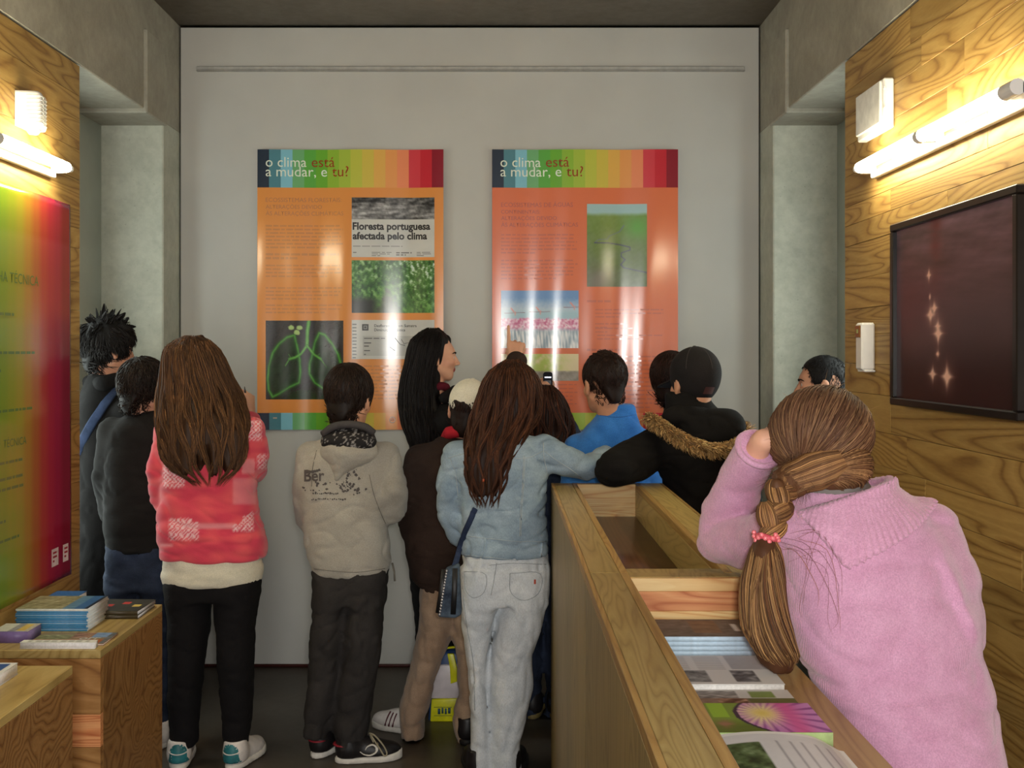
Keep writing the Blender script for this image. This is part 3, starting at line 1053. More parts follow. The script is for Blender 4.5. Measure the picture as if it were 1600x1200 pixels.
def stripes(name, pos, u0, v0, u1, v1, cols, parent, off, sub=2, nv=6):
    """Vertical colour bars."""
    n = len(cols) * sub
    vs = [pos(u0 + (u1 - u0) * i / n, v0 + (v1 - v0) * j / nv, off) for j in range(nv + 1) for i in range(n + 1)]
    fs = np.array([[j * (n + 1) + i, (j + 1) * (n + 1) + i, (j + 1) * (n + 1) + i + 1, j * (n + 1) + i + 1] for j in range(nv) for i in range(n)])
    cc = np.array([lin(cols[i // sub]) for j in range(nv) for i in range(n) for _ in range(4)])
    return mesh_obj(name, vs, fs, M['print'], parent, corner_colors=cc)


def lettering(name, body, pos, u, v, width, color, parent, off, bold=0.0, hgt=None, label=None, mat=None):
    """Printed words whose left end of the baseline is at (u, v) and whose length is width."""
    vv, ff = text_geo(body, 1.0, bold)
    vv[:, 0] -= vv[:, 0].min()
    k = width / vv[:, 0].max()
    ky = k if hgt is None else hgt / vv[:, 1].max()
    w = [pos(u + x * k, v - y * ky, off) for x, y, _ in vv]
    return mesh_obj(name, w, ff, mat or plain(color, 0.17, 0.75, 0.02), parent, smooth=False)


def text_lines(name, pos, blocks, color, parent, off, seed=0, mat=None):
    """Small print too fine to read: broken rows of word-length dashes."""
    rr = random.Random(seed); vs, fs = [], []
    for (u0, v0, u1, v1, rowh, ink) in blocks:
        v = v0
        while v < v1:
            u = u0; last = v + rowh >= v1
            end = u0 + (u1 - u0) * (rr.uniform(0.3, 0.8) if last else rr.uniform(0.93, 1.0))
            while u < end:
                w = min(rr.uniform(0.012, 0.045), end - u + 0.002)
                n = len(vs)
                vs += [pos(u, v, off), pos(u, v + rowh * ink, off), pos(u + w, v + rowh * ink, off), pos(u + w, v, off)]
                fs.append([n, n + 1, n + 2, n + 3]); u += w + 0.006
            v += rowh
    o = mesh_obj(name, vs, fs, mat or plain(color, 0.17, 0.75, 0.02), parent, smooth=False)
    o['kind'] = 'stuff'
    return o


RAIN = [(34, 48, 66), (78, 130, 142), (128, 188, 204), (108, 170, 112), (90, 166, 66), (104, 170, 50), (140, 180, 54), (164, 186, 66),
        (188, 190, 72), (206, 184, 76), (222, 170, 82), (228, 152, 84), (232, 136, 92), (210, 62, 72), (198, 40, 54), (140, 26, 44)]


def uv_noise(U, V, seed, f, octv=4):
    p = np.stack([U, V, np.zeros_like(U)], 1).astype(np.float32); v = 0
    for o in range(octv):
        v = v + sn(p, seed + o, (f * 2 ** o, f * 2 ** o, 1)) / 1.6 ** o
    return v * 0.5


def rgb(*c):
    return np.array(c, float) / 255.0


def blend(a, b, t):
    t = np.clip(t, 0, 1)[:, None]
    return a * (1 - t) + b * t


def pdist(U, V, pts, asp=1.0):
    d = np.full(len(U), 9.0)
    pts = np.array(pts, float)
    for a, b in zip(pts[:-1], pts[1:]):
        ba = (b - a) * [1, asp]; q = np.stack([U - a[0], (V - a[1]) * asp], 1)
        h = np.clip((q @ ba) / (ba @ ba + 1e-9), 0, 1)
        d = np.minimum(d, np.linalg.norm(q - h[:, None] * ba, axis=1))
    return d


def lungs(U, V):
    k = lambda q: [((x - 75) / 520, (y - 432) / 530) for x, y in q]
    L = k([(265, 530), (215, 545), (160, 590), (120, 650), (95, 740), (88, 830), (95, 900), (120, 945), (160, 925), (230, 880), (295, 850), (305, 780), (300, 690), (285, 610), (265, 530)])
    R = k([(430, 515), (470, 530), (520, 590), (560, 660), (580, 730), (590, 830), (565, 930), (460, 890), (400, 850), (365, 790), (365, 720), (380, 680), (400, 580), (430, 515)])
    from_in = np.zeros(len(U), bool)
    for poly in (L, R):
        ins = np.zeros(len(U), bool)
        for (x0, y0), (x1, y1) in zip(poly[:-1], poly[1:]):
            c = ((y0 > V) != (y1 > V)) & (U < (x1 - x0) * (V - y0) / (y1 - y0 + 1e-9) + x0)
            ins ^= c
        from_in |= ins
    nz = uv_noise(U, V, 5, 30); base = rgb(44, 40, 38) + 0.03 * nz[:, None]
    base = blend(base, rgb(36, 66, 34) + 0.06 * nz[:, None], from_in * (0.55 + 0.5 * uv_noise(U, V, 9, 7)))
    base = blend(base, rgb(28, 58, 24), np.exp(-((V - 0.97) / 0.10) ** 2) * np.exp(-((U - 0.5) / 0.3) ** 2) * (0.8 + nz))
    e = np.minimum(pdist(U, V, L), pdist(U, V, R)) + 0.006 * nz
    base = blend(base, rgb(50, 104, 40), np.exp(-(e / 0.024) ** 2)); base = blend(base, rgb(86, 156, 62), np.exp(-(e / 0.009) ** 2))
    T = [k([(362, 425), (352, 500), (348, 605)]), k([(348, 600), (310, 655), (270, 680), (232, 690)]), k([(232, 690), (205, 735)]), k([(245, 690), (228, 660)]),
         k([(348, 600), (395, 660), (440, 690)]), k([(440, 690), (480, 745)]), k([(415, 672), (432, 655)])]
    for q, w in zip(T, (0.028, 0.022, 0.010, 0.008, 0.022, 0.011, 0.008)):
        d = pdist(U, V, q) + 0.004 * nz
        base = blend(base, rgb(76, 142, 52), (w - d) / 0.010); base = blend(base, rgb(116, 180, 84), (w * 0.45 - d) / 0.008)
    for c in ((245, 478), (300, 480), (283, 512)):
        q = k([c])[0]
        base = blend(base, rgb(170, 196, 120), (0.035 - np.hypot((U - q[0]) * 0.8, V - q[1]) + 0.012 * nz) / 0.01)
    return base


def forest(U, V):
    n1 = uv_noise(U * 1.5, V, 21, 22, 4); n2 = uv_noise(U * 1.5, V, 31, 55, 3)
    c = blend(np.tile(rgb(48, 92, 38), (len(U), 1)), rgb(116, 170, 76), 0.5 + 0.9 * n1)
    c = blend(c, rgb(28, 52, 26), -1.2 * n2 + 0.05)
    sky = np.clip((n1 + n2 - 0.15) * 2.5, 0, 1) * np.clip(1.1 - V * 1.1, 0, 1) * np.clip(0.3 + U, 0, 1)
    c = blend(c, rgb(214, 226, 216), sky)
    tr = np.abs(U - 0.43) - 0.02 - 0.30 * np.clip(V - 0.35, 0, 1) ** 1.5
    c = blend(c, rgb(78, 84, 50) + 0.12 * uv_noise(U, V * 0.2, 41, 40)[:, None], np.clip(-tr / 0.04, 0, 1) * np.clip((V - 0.2) * 3, 0, 1))
    moss = np.exp(-((np.abs(U - 0.42) - 0.25 * np.clip(V - 0.4, 0, 1)) / 0.05) ** 2) * (V > 0.35)
    c = blend(c, rgb(92, 150, 44), moss * (0.5 + n1))
    g = np.clip((V - 0.66) * 8, 0, 1) * np.clip((0.36 - U) * 8, 0, 1)
    c = blend(c, rgb(44, 46, 38), g)
    return blend(c, rgb(160, 176, 150), 0.25 * np.exp(-((U - 0.55 - 0.4 * (V - 0.5)) / 0.1) ** 2))


def stormy(U, V):
    n = uv_noise(U * 1.6, V, 51, 14, 5)
    g = 0.34 + 0.34 * n + 0.20 * np.exp(-((V - 0.9 + 0.8 * U * (1 - U) * 2) / 0.35) ** 2)
    g = g - 0.25 * np.exp(-((U - 0.92) / 0.08) ** 2 - ((V - 0.4) / 0.3) ** 2) - 0.14 * (V < 0.25) * (U < 0.4)
    return np.stack([g, g * 0.98, g * 0.97], 1)


def marsh(U, V):
    n = uv_noise(U, V * 1.4, 61, 9, 5); n2 = uv_noise(U, V, 66, 60, 2)
    c = blend(np.tile(rgb(120, 146, 66), (len(U), 1)), rgb(98, 112, 72), V * 1.1 + 0.3 * n) + 0.05 * n[:, None] + 0.03 * n2[:, None]
    c = blend(c, rgb(96, 158, 60), np.exp(-((U - 0.85) / 0.2) ** 2 - ((V - 0.28) / 0.14) ** 2))
    c = blend(c, rgb(124, 116, 104), np.exp(-((U - 0.2) / 0.25) ** 2 - ((V - 0.95) / 0.2) ** 2))
    c = blend(rgb(160, 190, 190) + 0 * c, c, (V - 0.10 - 0.01 * n) / 0.05)
    k = lambda q: [((x - 808) / 488, (y - 458) / 665) for x, y in q]
    d = pdist(U, V, k([(1110, 630), (1075, 680), (990, 715), (975, 740), (900, 745), (870, 770)]), 1.36) + 0.004 * n
    c = blend(c, rgb(104, 116, 118), (0.010 - d) / 0.006)
    d = pdist(U, V, k([(870, 770), (980, 770), (1080, 785), (1160, 805), (1160, 828), (1090, 850), (1090, 880), (1120, 905), (1085, 945), (1110, 970), (1200, 990), (1300, 1012)]), 1.36) + 0.004 * n
    return blend(c, rgb(72, 74, 92), (0.013 - d) / 0.008)


def flamingos(U, V):
    n = uv_noise(U * 1.4, V, 71, 40, 3); n3 = uv_noise(U * 1.4, V * 0.25, 77, 60, 2)
    c = blend(np.tile(rgb(110, 148, 196), (len(U), 1)), rgb(186, 200, 214), (V - 0.12) / 0.2 + 0.2 * n)
    c = blend(c, rgb(168, 196, 208), (V - 0.3) / 0.1)
    fl = np.clip((V - 0.47 - 0.03 * n) / 0.03, 0, 1) * np.clip((0.74 - V) / 0.1, 0, 1)
    c = blend(c, blend(np.tile(rgb(206, 108, 146), (len(U), 1)), rgb(244, 214, 226), 0.5 + 1.3 * n), fl)
    c = blend(c, rgb(90, 40, 60), fl * np.clip(n * 3 - 1.6, 0, 1))
    wt = np.clip((V - 0.66) / 0.06, 0, 1)
    c = blend(c, blend(np.tile(rgb(150, 166, 180), (len(U), 1)), rgb(238, 236, 236), 0.5 + 1.5 * n3), wt)
    for bx, by in ((0.165, 0.37), (0.49, 0.35), (0.93, 0.27)):
        d = pdist(U, V, [(bx - 0.12, by + 0.02), (bx + 0.14, by + 0.015)])
        c = blend(c, rgb(120, 70, 80), (0.007 - d) / 0.005)
        d = np.minimum(pdist(U, V, [(bx, by), (bx - 0.035, by - 0.06)]), pdist(U, V, [(bx + 0.02, by), (bx + 0.015, by + 0.06)]) + 0.004)
        c = blend(c, rgb(222, 150, 140), (0.015 - d) / 0.01)
    return c


def crane(U, V):
    n = uv_noise(U * 2, V, 81, 14, 3)
    c = blend(np.tile(rgb(226, 206, 170), (len(U), 1)), rgb(176, 190, 96), np.exp(-((U - 0.5) / 0.28) ** 2) * (0.9 + n))
    c = blend(c, rgb(150, 140, 130) + 0.1 * n[:, None], (V - 0.62 - 0.02 * n) / 0.04)
    return blend(c, rgb(96, 84, 60), (0.008 + 0.012 * V - np.abs(U - 0.69 - 0.03 * V)) / 0.006)


def page(U, V, seed=0):
    g = 0.78 + 0.03 * uv_noise(U, V, seed + 90, 6)
    return np.stack([g, g * 0.985, g * 0.95], 1)


def back_poster(px0, label, body_rgb, seed, right):
    x0 = P(px0, 0, YB)[0]; s = F / (YB - 0.012); zt = EYE - (234 - CY) / s
    w, h = 290 / s, 437.5 / s

    def pos(u, v, off=0.0):
        a, b = u / w, v / h
        wave = 0.0050 * math.sin(a * 13 + seed + 0.8 * b) + 0.0026 * math.sin(a * 27 + 2 * seed + 1.3 * b) * (0.3 + b) + 0.0022 * math.sin(3 * b + seed) + 0.004 * abs(2 * a - 1) ** 6 * (0.3 + b)
        return (x0 + u, YB - 0.0155 - wave - off, zt - v)
    U = lambda px: (px - px0) / s
    V = lambda py: (py - 234) / s
    r = tag(empty('wall_poster', (x0 + w / 2, YB, zt - h)), label, 'poster')
    nu, nv = 90, 40
    vs = [pos(w * i / nu, h * j / nv) for j in range(nv + 1) for i in range(nu + 1)]
    n1 = len(vs)
    vs += [(a, b + 0.0012, c) for a, b, c in vs]
    fs = [[j * (nu + 1) + i, (j + 1) * (nu + 1) + i, (j + 1) * (nu + 1) + i + 1, j * (nu + 1) + i + 1] for j in range(nv) for i in range(nu)]
    fs += [[n1 + q for q in f[::-1]] for f in fs]
    mesh_obj('sheet', vs, fs, M['print'], r, colors=np.tile(lin(body_rgb), (len(vs), 1)))
    stripes('header_band', pos, 0, 0, w, V(293.5), RAIN, r, 0.0004, 6)
    stripes('footer_band', pos, 0, V(645), w, h, RAIN, r, 0.0004, 6)
    o = 0.0010
    dx = px0 - 404
    white, dred = (226, 232, 214), (150, 52, 24)
    for body, x, y, wd, c in (('o clima', 417, 261, 63, white), ('está', 488, 261, 36, dred), ('a mudar, e', 417, 276, 95, white), ('tu?', 520, 276, 26, dred)):
        lettering('lettering', body, pos, U(x + dx), V(y), wd / s, c, r, o)
    ink = (int(body_rgb[0] * 0.82), int(body_rgb[1] * 0.86), int(body_rgb[2] * 1.18)); ink2 = (int(body_rgb[0] * 0.90), int(body_rgb[1] * 0.92), int(body_rgb[2] * 1.08))
    if not right:
        for body, y, wd in (('ECOSSISTEMAS FLORESTAIS:', 316, 118), ('ALTERAÇÕES DEVIDO', 326.5, 87), ('ÀS ALTERAÇÕES CLIMÁTICAS', 337, 121)):
            lettering('lettering', body, pos, U(417), V(y), wd / s, ink, r, o)
        bl = [(417, 352, 538, 390, 5.6, 0.45), (417, 396, 538, 406, 5.8, 0.6), (417, 414, 538, 434, 5.6, 0.4), (417, 449, 538, 466, 5.6, 0.4), (417, 476, 538, 488, 5.6, 0.4), (551, 571, 680, 625, 5.6, 0.4)]
        text_lines('small_print', pos, [(U(a), V(b), U(c), V(d), e / s, f) for a, b, c, d, e, f in bl], ink2, r, o, 3)
        grid_print('printed_picture', pos, U(551), V(309), U(680), V(343), 96, 28, stormy, r, o)
        grid_print('printed_picture', pos, U(551), V(343), U(680), V(402), 30, 16, page, r, o)
        for body, y, wd in (('Floresta portuguesa', 359, 121), ('afectada pelo clima', 374, 116)):
            lettering('headline', body, pos, U(552.5), V(y), wd / s, (44, 40, 40), r, o + 0.0004, 0.034, 11.2 / s)
        text_lines('small_print', pos, [(U(553), V(384.5), U(678), V(386), 3 / s, 0.35), (U(553), V(394), U(562), V(396), 3 / s, 0.5), (U(582), V(394), U(613), V(401), 2.6 / s, 0.4), (U(620), V(394), U(644), V(400), 3.4 / s, 0.6), (U(652), V(394), U(674), V(401), 2.6 / s, 0.4)], (120, 116, 112), r, o + 0.0004, 5)
        grid_print('printed_picture', pos, U(551), V(407), U(680), V(489), 128, 82, forest, r, o)
        grid_print('printed_picture', pos, U(417), V(501), U(538), V(624), 120, 122, lungs, r, o)
        grid_print('printed_picture', pos, U(551), V(500), U(680), V(561), 30, 16, lambda a, b: page(a, b, 4), r, o)
        for body, y, wd in (('Desflorestação em Sumatra', 511, 66), ('Diminuição drástica', 517.5, 48)):
            lettering('headline', body, pos, U(586), V(y), wd / s, (70, 68, 68), r, o + 0.0004, 0.014)
        q = [(U(567), V(506.5)), (U(577), V(506.5)), (U(577), V(516.5)), (U(567), V(516.5))]
        for k, g in ((0.0, (60, 58, 58)), (2.2, (150, 148, 144)), (3.4, (70, 68, 68))):
            e = k / s
            mesh_obj('printed_emblem', [pos(q[0][0] + e, q[0][1] + e, o + 0.0004 + k * 1e-4), pos(q[3][0] + e, q[3][1] - e, o + 0.0004 + k * 1e-4), pos(q[2][0] - e, q[2][1] - e, o + 0.0004 + k * 1e-4), pos(q[1][0] - e, q[1][1] + e, o + 0.0004 + k * 1e-4)], [[0, 1, 2, 3]], plain(g, 0.4), r, False)
        grid_print('printed_panel', pos, U(568), V(525), U(676), V(556), 24, 10, lambda a, b: page(a, b, 7) * 0.9, r, o + 0.0003)
        text_lines('small_print', pos, [(U(570), V(528), U(618), V(530), 3 / s, 0.5), (U(570), V(535), U(583), V(541), 5 / s, 0.35), (U(570), V(547), U(588), V(549), 4 / s, 0.4), (U(570), V(553), U(575), V(555), 4 / s, 0.4), (U(552), V(506), U(558), V(560), 5.2 / s, 0.35), (U(614), V(554), U(626), V(556), 4 / s, 0.4)], (96, 94, 92), r, o + 0.0008, 6)
        for seg in ([(618, 528), (626, 538), (634, 540)], [(628, 530), (632, 537), (645, 534), (640, 545)], [(610, 542), (618, 548)]):
            mesh_obj('printed_line', *tube_geo([pos(U(a), V(b), o + 0.0008) for a, b in seg], 0.0012, 4), plain((110, 108, 106), 0.4), r)
        for cx_ in (614,):
            mesh_obj('printed_emblem', *tube_geo([pos(U(cx_ + 4.4 * math.cos(t)), V(656 + 4.4 * math.sin(t)), o) for t in np.linspace(0, 6.28, 15)[:-1]], 0.0022, 5, closed=True), plain((214, 196, 190), 0.4), r)
            mesh_obj('printed_emblem', *tube_geo([pos(U(cx_ + 1.6 * math.cos(t)), V(656 + 1.6 * math.sin(t)), o) for t in np.linspace(0, 6.28, 9)[:-1]], 0.0022, 5, closed=True), plain((196, 150, 140), 0.4), r)
        text_lines('small_print', pos, [(U(428), V(652), U(441), V(656), 4 / s, 0.5)], (190, 170, 150), r, o, 8)
    else:
        for body, y, wd in (('ECOSSISTEMAS DE ÁGUAS', 323.5, 112), ('CONTINENTAIS:', 334, 61), ('ALTERAÇÕES DEVIDO', 344, 87), ('ÀS ALTERAÇÕES CLIMÁTICAS', 354.5, 120)):
            lettering('lettering', body, pos, U(783), V(y), wd / s, ink, r, o)
        bl = [(783, 366, 902, 398, 5.6, 0.4), (783, 406, 902, 437, 5.6, 0.4), (917, 469, 980, 473, 5.6, 0.6), (930, 483, 1038, 497, 5.6, 0.35), (930, 505, 985, 512, 5.6, 0.35), (930, 512, 990, 520, 5.6, 0.35),
              (933, 523, 1036, 530, 5.6, 0.35), (917, 545, 1000, 549, 5.6, 0.6), (930, 556, 1036, 640, 6.6, 0.35), (783, 600, 902, 640, 6.0, 0.3)]
        text_lines('small_print', pos, [(U(a), V(b), U(c), V(d), e / s, f) for a, b, c, d, e, f in bl], ink2, r, o, 4)
        grid_print('printed_picture', pos, U(917), V(319), U(1010.5), V(448), 94, 130, marsh, r, o)
        grid_print('printed_picture', pos, U(783), V(454), U(904), V(544), 121, 90, flamingos, r, o)
        grid_print('printed_picture', pos, U(783), V(553), U(904), V(595), 60, 24, crane, r, o)
    return r


back_poster(404, 'orange poster with glowing green lungs picture on the pale end wall', (222, 142, 70), 0.6, False)
back_poster(769, 'salmon orange poster with flamingo and marsh pictures on the pale end wall', (218, 112, 72), 2.1, True)


def left_poster():
    y0, y1, zt, zb = 2.785, 3.675, 2.022, 0.712
    w, h = y1 - y0, zt - zb

    def pos(u, v, off=0.0):
        a = u / w
        lift = 0.004 + 0.0015 * math.sin(a * 9 + 1) + 0.010 * max(0, a - 0.9) * 4 * (0.4 + v / h)
        return (XL + lift + off, y0 + u, zt - v)
    r = tag(empty('wall_poster', (XL, (y0 + y1) / 2, zb)), 'large rainbow coloured poster hung on the wood wall above the wooden plinths', 'poster')
    bright = np.array([RAIN[1], RAIN[2], (70, 160, 140), (62, 150, 96), (70, 158, 66), (74, 160, 50), (104, 168, 46), (140, 170, 40), (160, 170, 40), (178, 166, 44), (196, 140, 44), (200, 104, 48), (206, 60, 56), (200, 34, 66), (184, 26, 70), (150, 22, 52)], float) / 255

    def body(U, V):
        x = U * 15.999; i = np.clip(x, 0, 15).astype(int); j = np.clip(i + 1, 0, 15)
        c = blend(bright[i], bright[j], np.clip((x - i - 0.3) / 0.7, 0, 1))
        top = (V < 0.115) | (V > 0.86 + 0.03 * (1 - U)) 
        return np.where(top[:, None], c * np.array([0.80, 0.82, 0.78]) + 0.03, c * 0.76 + 0.08)
    g = grid_print('sheet', pos, 0, 0, w, h, 97, 60, body, r, 0.0)
    sm = g.modifiers.new('thickness', 'SOLIDIFY'); sm.thickness = 0.0015; sm.offset = -1
    Y = lambda px: (1.522 * F / (CX - px)) - y0
    ink = (96, 122, 66)
    lettering('lettering', 'FICHA TÉCNICA', pos, 0.30, 0.305, 0.335, ink, r, 0.001)
    lettering('lettering', 'TÉCNICA', pos, 0.40, 0.80 * h * 0.78, 0.15, ink, r, 0.001)
    bl = [(0.12, 0.40, 0.48, 0.44, 0.03, 0.3), (0.12, 0.52, 0.74, 0.54, 0.03, 0.28), (0.12, 0.575, 0.62, 0.60, 0.03, 0.3), (0.12, 0.65, 0.5, 0.67, 0.03, 0.28), (0.12, 0.70, 0.72, 0.71, 0.03, 0.28),
          (0.12, 0.86, 0.72, 0.88, 0.03, 0.28), (0.12, 0.91, 0.55, 0.99, 0.032, 0.28), (0.12, 1.04, 0.5, 1.07, 0.03, 0.28), (0.12, 1.10, 0.7, 1.12, 0.03, 0.28)]
    text_lines('small_print', pos, bl, ink, r, 0.001, 11)
    for u0, u1 in ((0.735, 0.79), (0.825, 0.865)):
        vs = [pos(u0, h - 0.115, 0.001), pos(u0, h - 0.055, 0.001), pos(u1, h - 0.055, 0.001), pos(u1, h - 0.115, 0.001)]
        mesh_obj('printed_emblem', vs, [[0, 1, 2, 3]], plain((220, 206, 204), 0.4), r, False)
        text_lines('small_print', pos, [(u0 + 0.008, h - 0.105, u1 - 0.008, h - 0.065, 0.014, 0.5)], (170, 60, 70), r, 0.002, 3)
    return r


left_poster()

# framed photograph on the right wall
r = tag(empty('framed_photograph', (XR, 2.78, 1.34)), 'black framed photograph of dark water with sparkling reflections on the wood wall', 'picture')
ya, yb, za, zb = 2.385, 3.165, 1.340, 1.888
fm = plain((20, 15, 14), 0.3, 0.5, 0.1)
x0, x1 = XR - 0.048, XR - 0.001
box('frame_rail', (x0, ya, zb - 0.022), (x1, yb, zb), fm, r, 0.003); box('frame_rail', (x0, ya, za), (x1, yb, za + 0.022), fm, r, 0.003)
box('frame_rail', (x0, ya, za + 0.022), (x1, ya + 0.022, zb - 0.022), fm, r, 0.003); box('frame_rail', (x0, yb - 0.022, za + 0.022), (x1, yb, zb - 0.022), fm, r, 0.003)


def water(U, V):
    n = uv_noise(U, V * 6, 101, 7, 4); n2 = uv_noise(U, V, 105, 4, 3)
    c = blend(np.tile(rgb(112, 88, 98), (len(U), 1)), rgb(50, 24, 26), V * 1.3 + 0.2 * n2)
    c = c + (0.17 * n * np.clip(1 - V * 1.6, 0.05, 1))[:, None] * np.array([1, 0.8, 0.95])
    c = blend(c, rgb(104, 34, 34), np.exp(-((U - 0.62) / 0.05) ** 2) * np.clip(0.5 - V, 0, 1) * (1 + n))
    c = blend(c, rgb(84, 26, 32), 0.5 * np.exp(-((U - 0.9) / 0.3) ** 2 - ((V - 0.45) / 0.25) ** 2))
    for x, y, s_ in ((0.68, 0.30, 0.03), (0.67, 0.42, 0.014), (0.63, 0.485, 0.04), (0.665, 0.52, 0.05), (0.60, 0.585, 0.035), (0.595, 0.625, 0.055), (0.60, 0.735, 0.025), (0.645, 0.845, 0.045), (0.52, 0.855, 0.065)):
        x = 1 - x if False else x
        du, dv = np.abs(U - x) * 1.4, np.abs(V - y)
        star = np.exp(-(du * dv) / (s_ * 0.34) ** 2) * np.exp(-(np.hypot(du, dv) / (s_ * 0.85)) ** 1.5) + 0.18 * np.exp(-(np.hypot(du, dv) / (s_ * 1.3)) ** 2)
        c = blend(c, rgb(236, 190, 170), star * 1.6)
    return c


gp = lambda u, v, off: (XR - 0.034 - off, yb - 0.02 - u * 1.0, zb - 0.02 - v)
grid_print('print', lambda u, v, off: (XR - 0.034 - off, ya + 0.02 + u, zb - 0.02 - v), 0, 0, yb - ya - 0.04, zb - za - 0.04, 110, 150, water, r, 0.0, attr_mat('photo_print', 0.3, 0.35))
box('backing_board', (XR - 0.030, ya + 0.01, za + 0.01), (XR - 0.004, yb - 0.01, zb - 0.01), M['gap'], r)

# ------------------------------------------------------------------ the long display counter: two units end to end
ZT, YJ = 1.027, 2.222
BXL = (0.180, 0.272); BXR = (0.480, 0.582)


def rim(name, x0, x1, ya, yb, root, outer_left=True):
    s0, s1 = (0.010, 0.017) if outer_left else (0.017, 0.010)
    box('edge_strip', (x0, ya, ZT - 0.022), (x0 + s0, yb, ZT), M['edge'], root, 0.0012)
    box(name, (x0 + s0 + 0.0006, ya, ZT - 0.022), (x1 - s1 - 0.0006, yb, ZT - 0.0006), M['veneer'], root, 0.001)
    box('edge_strip', (x1 - s1, ya, ZT - 0.022), (x1, yb, ZT), M['edge'], root, 0.0012)


c1 = tag(empty('display_counter', (0.38, 2.98, 0)), 'far wooden display counter unit with a dark sunken tray, empty', 'counter')
ya, yb = YJ + 0.001, 3.74
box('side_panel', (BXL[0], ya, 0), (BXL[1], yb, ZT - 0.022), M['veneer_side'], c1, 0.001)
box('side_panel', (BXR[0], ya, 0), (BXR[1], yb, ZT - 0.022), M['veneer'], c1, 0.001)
rim('top_rail', BXL[0], BXL[1], ya, yb, c1); rim('top_rail', BXR[0], BXR[1], ya, yb, c1, False)
box('end_panel', (BXL[1], yb - 0.04, 0), (BXR[0], yb, ZT), M['pine_end'], c1, 0.001)
box('end_panel', (BXL[1], ya, 0), (BXR[0], ya + 0.042, ZT - 0.001), M['veneer'], c1, 0.001)
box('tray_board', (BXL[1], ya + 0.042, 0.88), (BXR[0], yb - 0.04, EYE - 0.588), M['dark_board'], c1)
ZS = 0.900
c2 = tag(empty('display_counter', (0.37, 1.55, 0)), 'near wooden display counter unit with an open shelf of books and leaflets', 'counter')
ya, yb = 0.80, YJ - 0.001
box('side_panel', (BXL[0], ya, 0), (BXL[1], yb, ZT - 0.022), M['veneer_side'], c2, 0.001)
rim('top_rail', BXL[0], BXL[1], ya, yb, c2)
box('end_panel', (BXL[1], yb - 0.042, 0.0), (0.565, yb, ZT - 0.018), M['gap'], c2)
box('top_rail', (BXL[1], yb - 0.0422, ZT - 0.016), (0.580, yb, ZT), M['veneer'], c2, 0.001)
for z0, z1, m in ((ZS, 0.958, 'pine_end'), (0.9584, 0.999, 'pine_red'), (0.9994, ZT - 0.0004, 'pine_end')):
    box('board', (BXL[1], yb - 0.056, z0), (0.567, yb - 0.0425, z1), M[m], c2, 0.0008)
box('shelf', (BXL[1], ya, ZS - 0.03), (0.567, yb - 0.042, ZS), M['edge'], c2, 0.0015)
box('side_panel', (0.545, ya, 0), (0.567, yb - 0.042, ZS - 0.031), M['veneer'], c2, 0.001)
box('end_panel', (BXL[1], ya, 0), (0.545, ya + 0.03, ZS - 0.031), M['veneer'], c2, 0.001)

# ------------------------------------------------------------------ wooden plinths on the left
ZP = 0.640


def plinth(label, y0, y1, x1):
    r = tag(empty('display_plinth', ((XL + x1) / 2, (y0 + y1) / 2, 0)), label, 'plinth')
    x0 = XL + 0.004
    box('top_panel', (x0, y0, ZP - 0.024), (x1, y1, ZP), M['plinth_top'], r, 0.0015)
    box('side_panel', (x1 - 0.022, y0 + 0.022, 0), (x1, y1, ZP - 0.0246), M['plinth'], r, 0.0012)
    box('side_panel', (x0, y0 + 0.022, 0), (x0 + 0.022, y1, ZP - 0.0246), M['plinth'], r, 0.0012)
    hs = [0, 0.13, 0.245, 0.36, 0.455, ZP - 0.0246]
    for k in range(5):
        box('front_board', (x0, y0, hs[k] + 0.0004), (x1, y0 + 0.0215, hs[k + 1] - 0.0004), (M['plinth'], M['pine_red'])[k % 2], r, 0.0010)
    box('back_panel', (x0 + 0.022, y1 - 0.022, 0), (x1 - 0.022, y1, ZP - 0.0246), M['plinth'], r)
    return r


plinth('far wooden plinth stacked with magazines below the rainbow poster', 2.985, 3.53, -1.155)
plinth('near wooden plinth with white and blue leaflets in the left corner', 2.05, 2.84, -1.175)


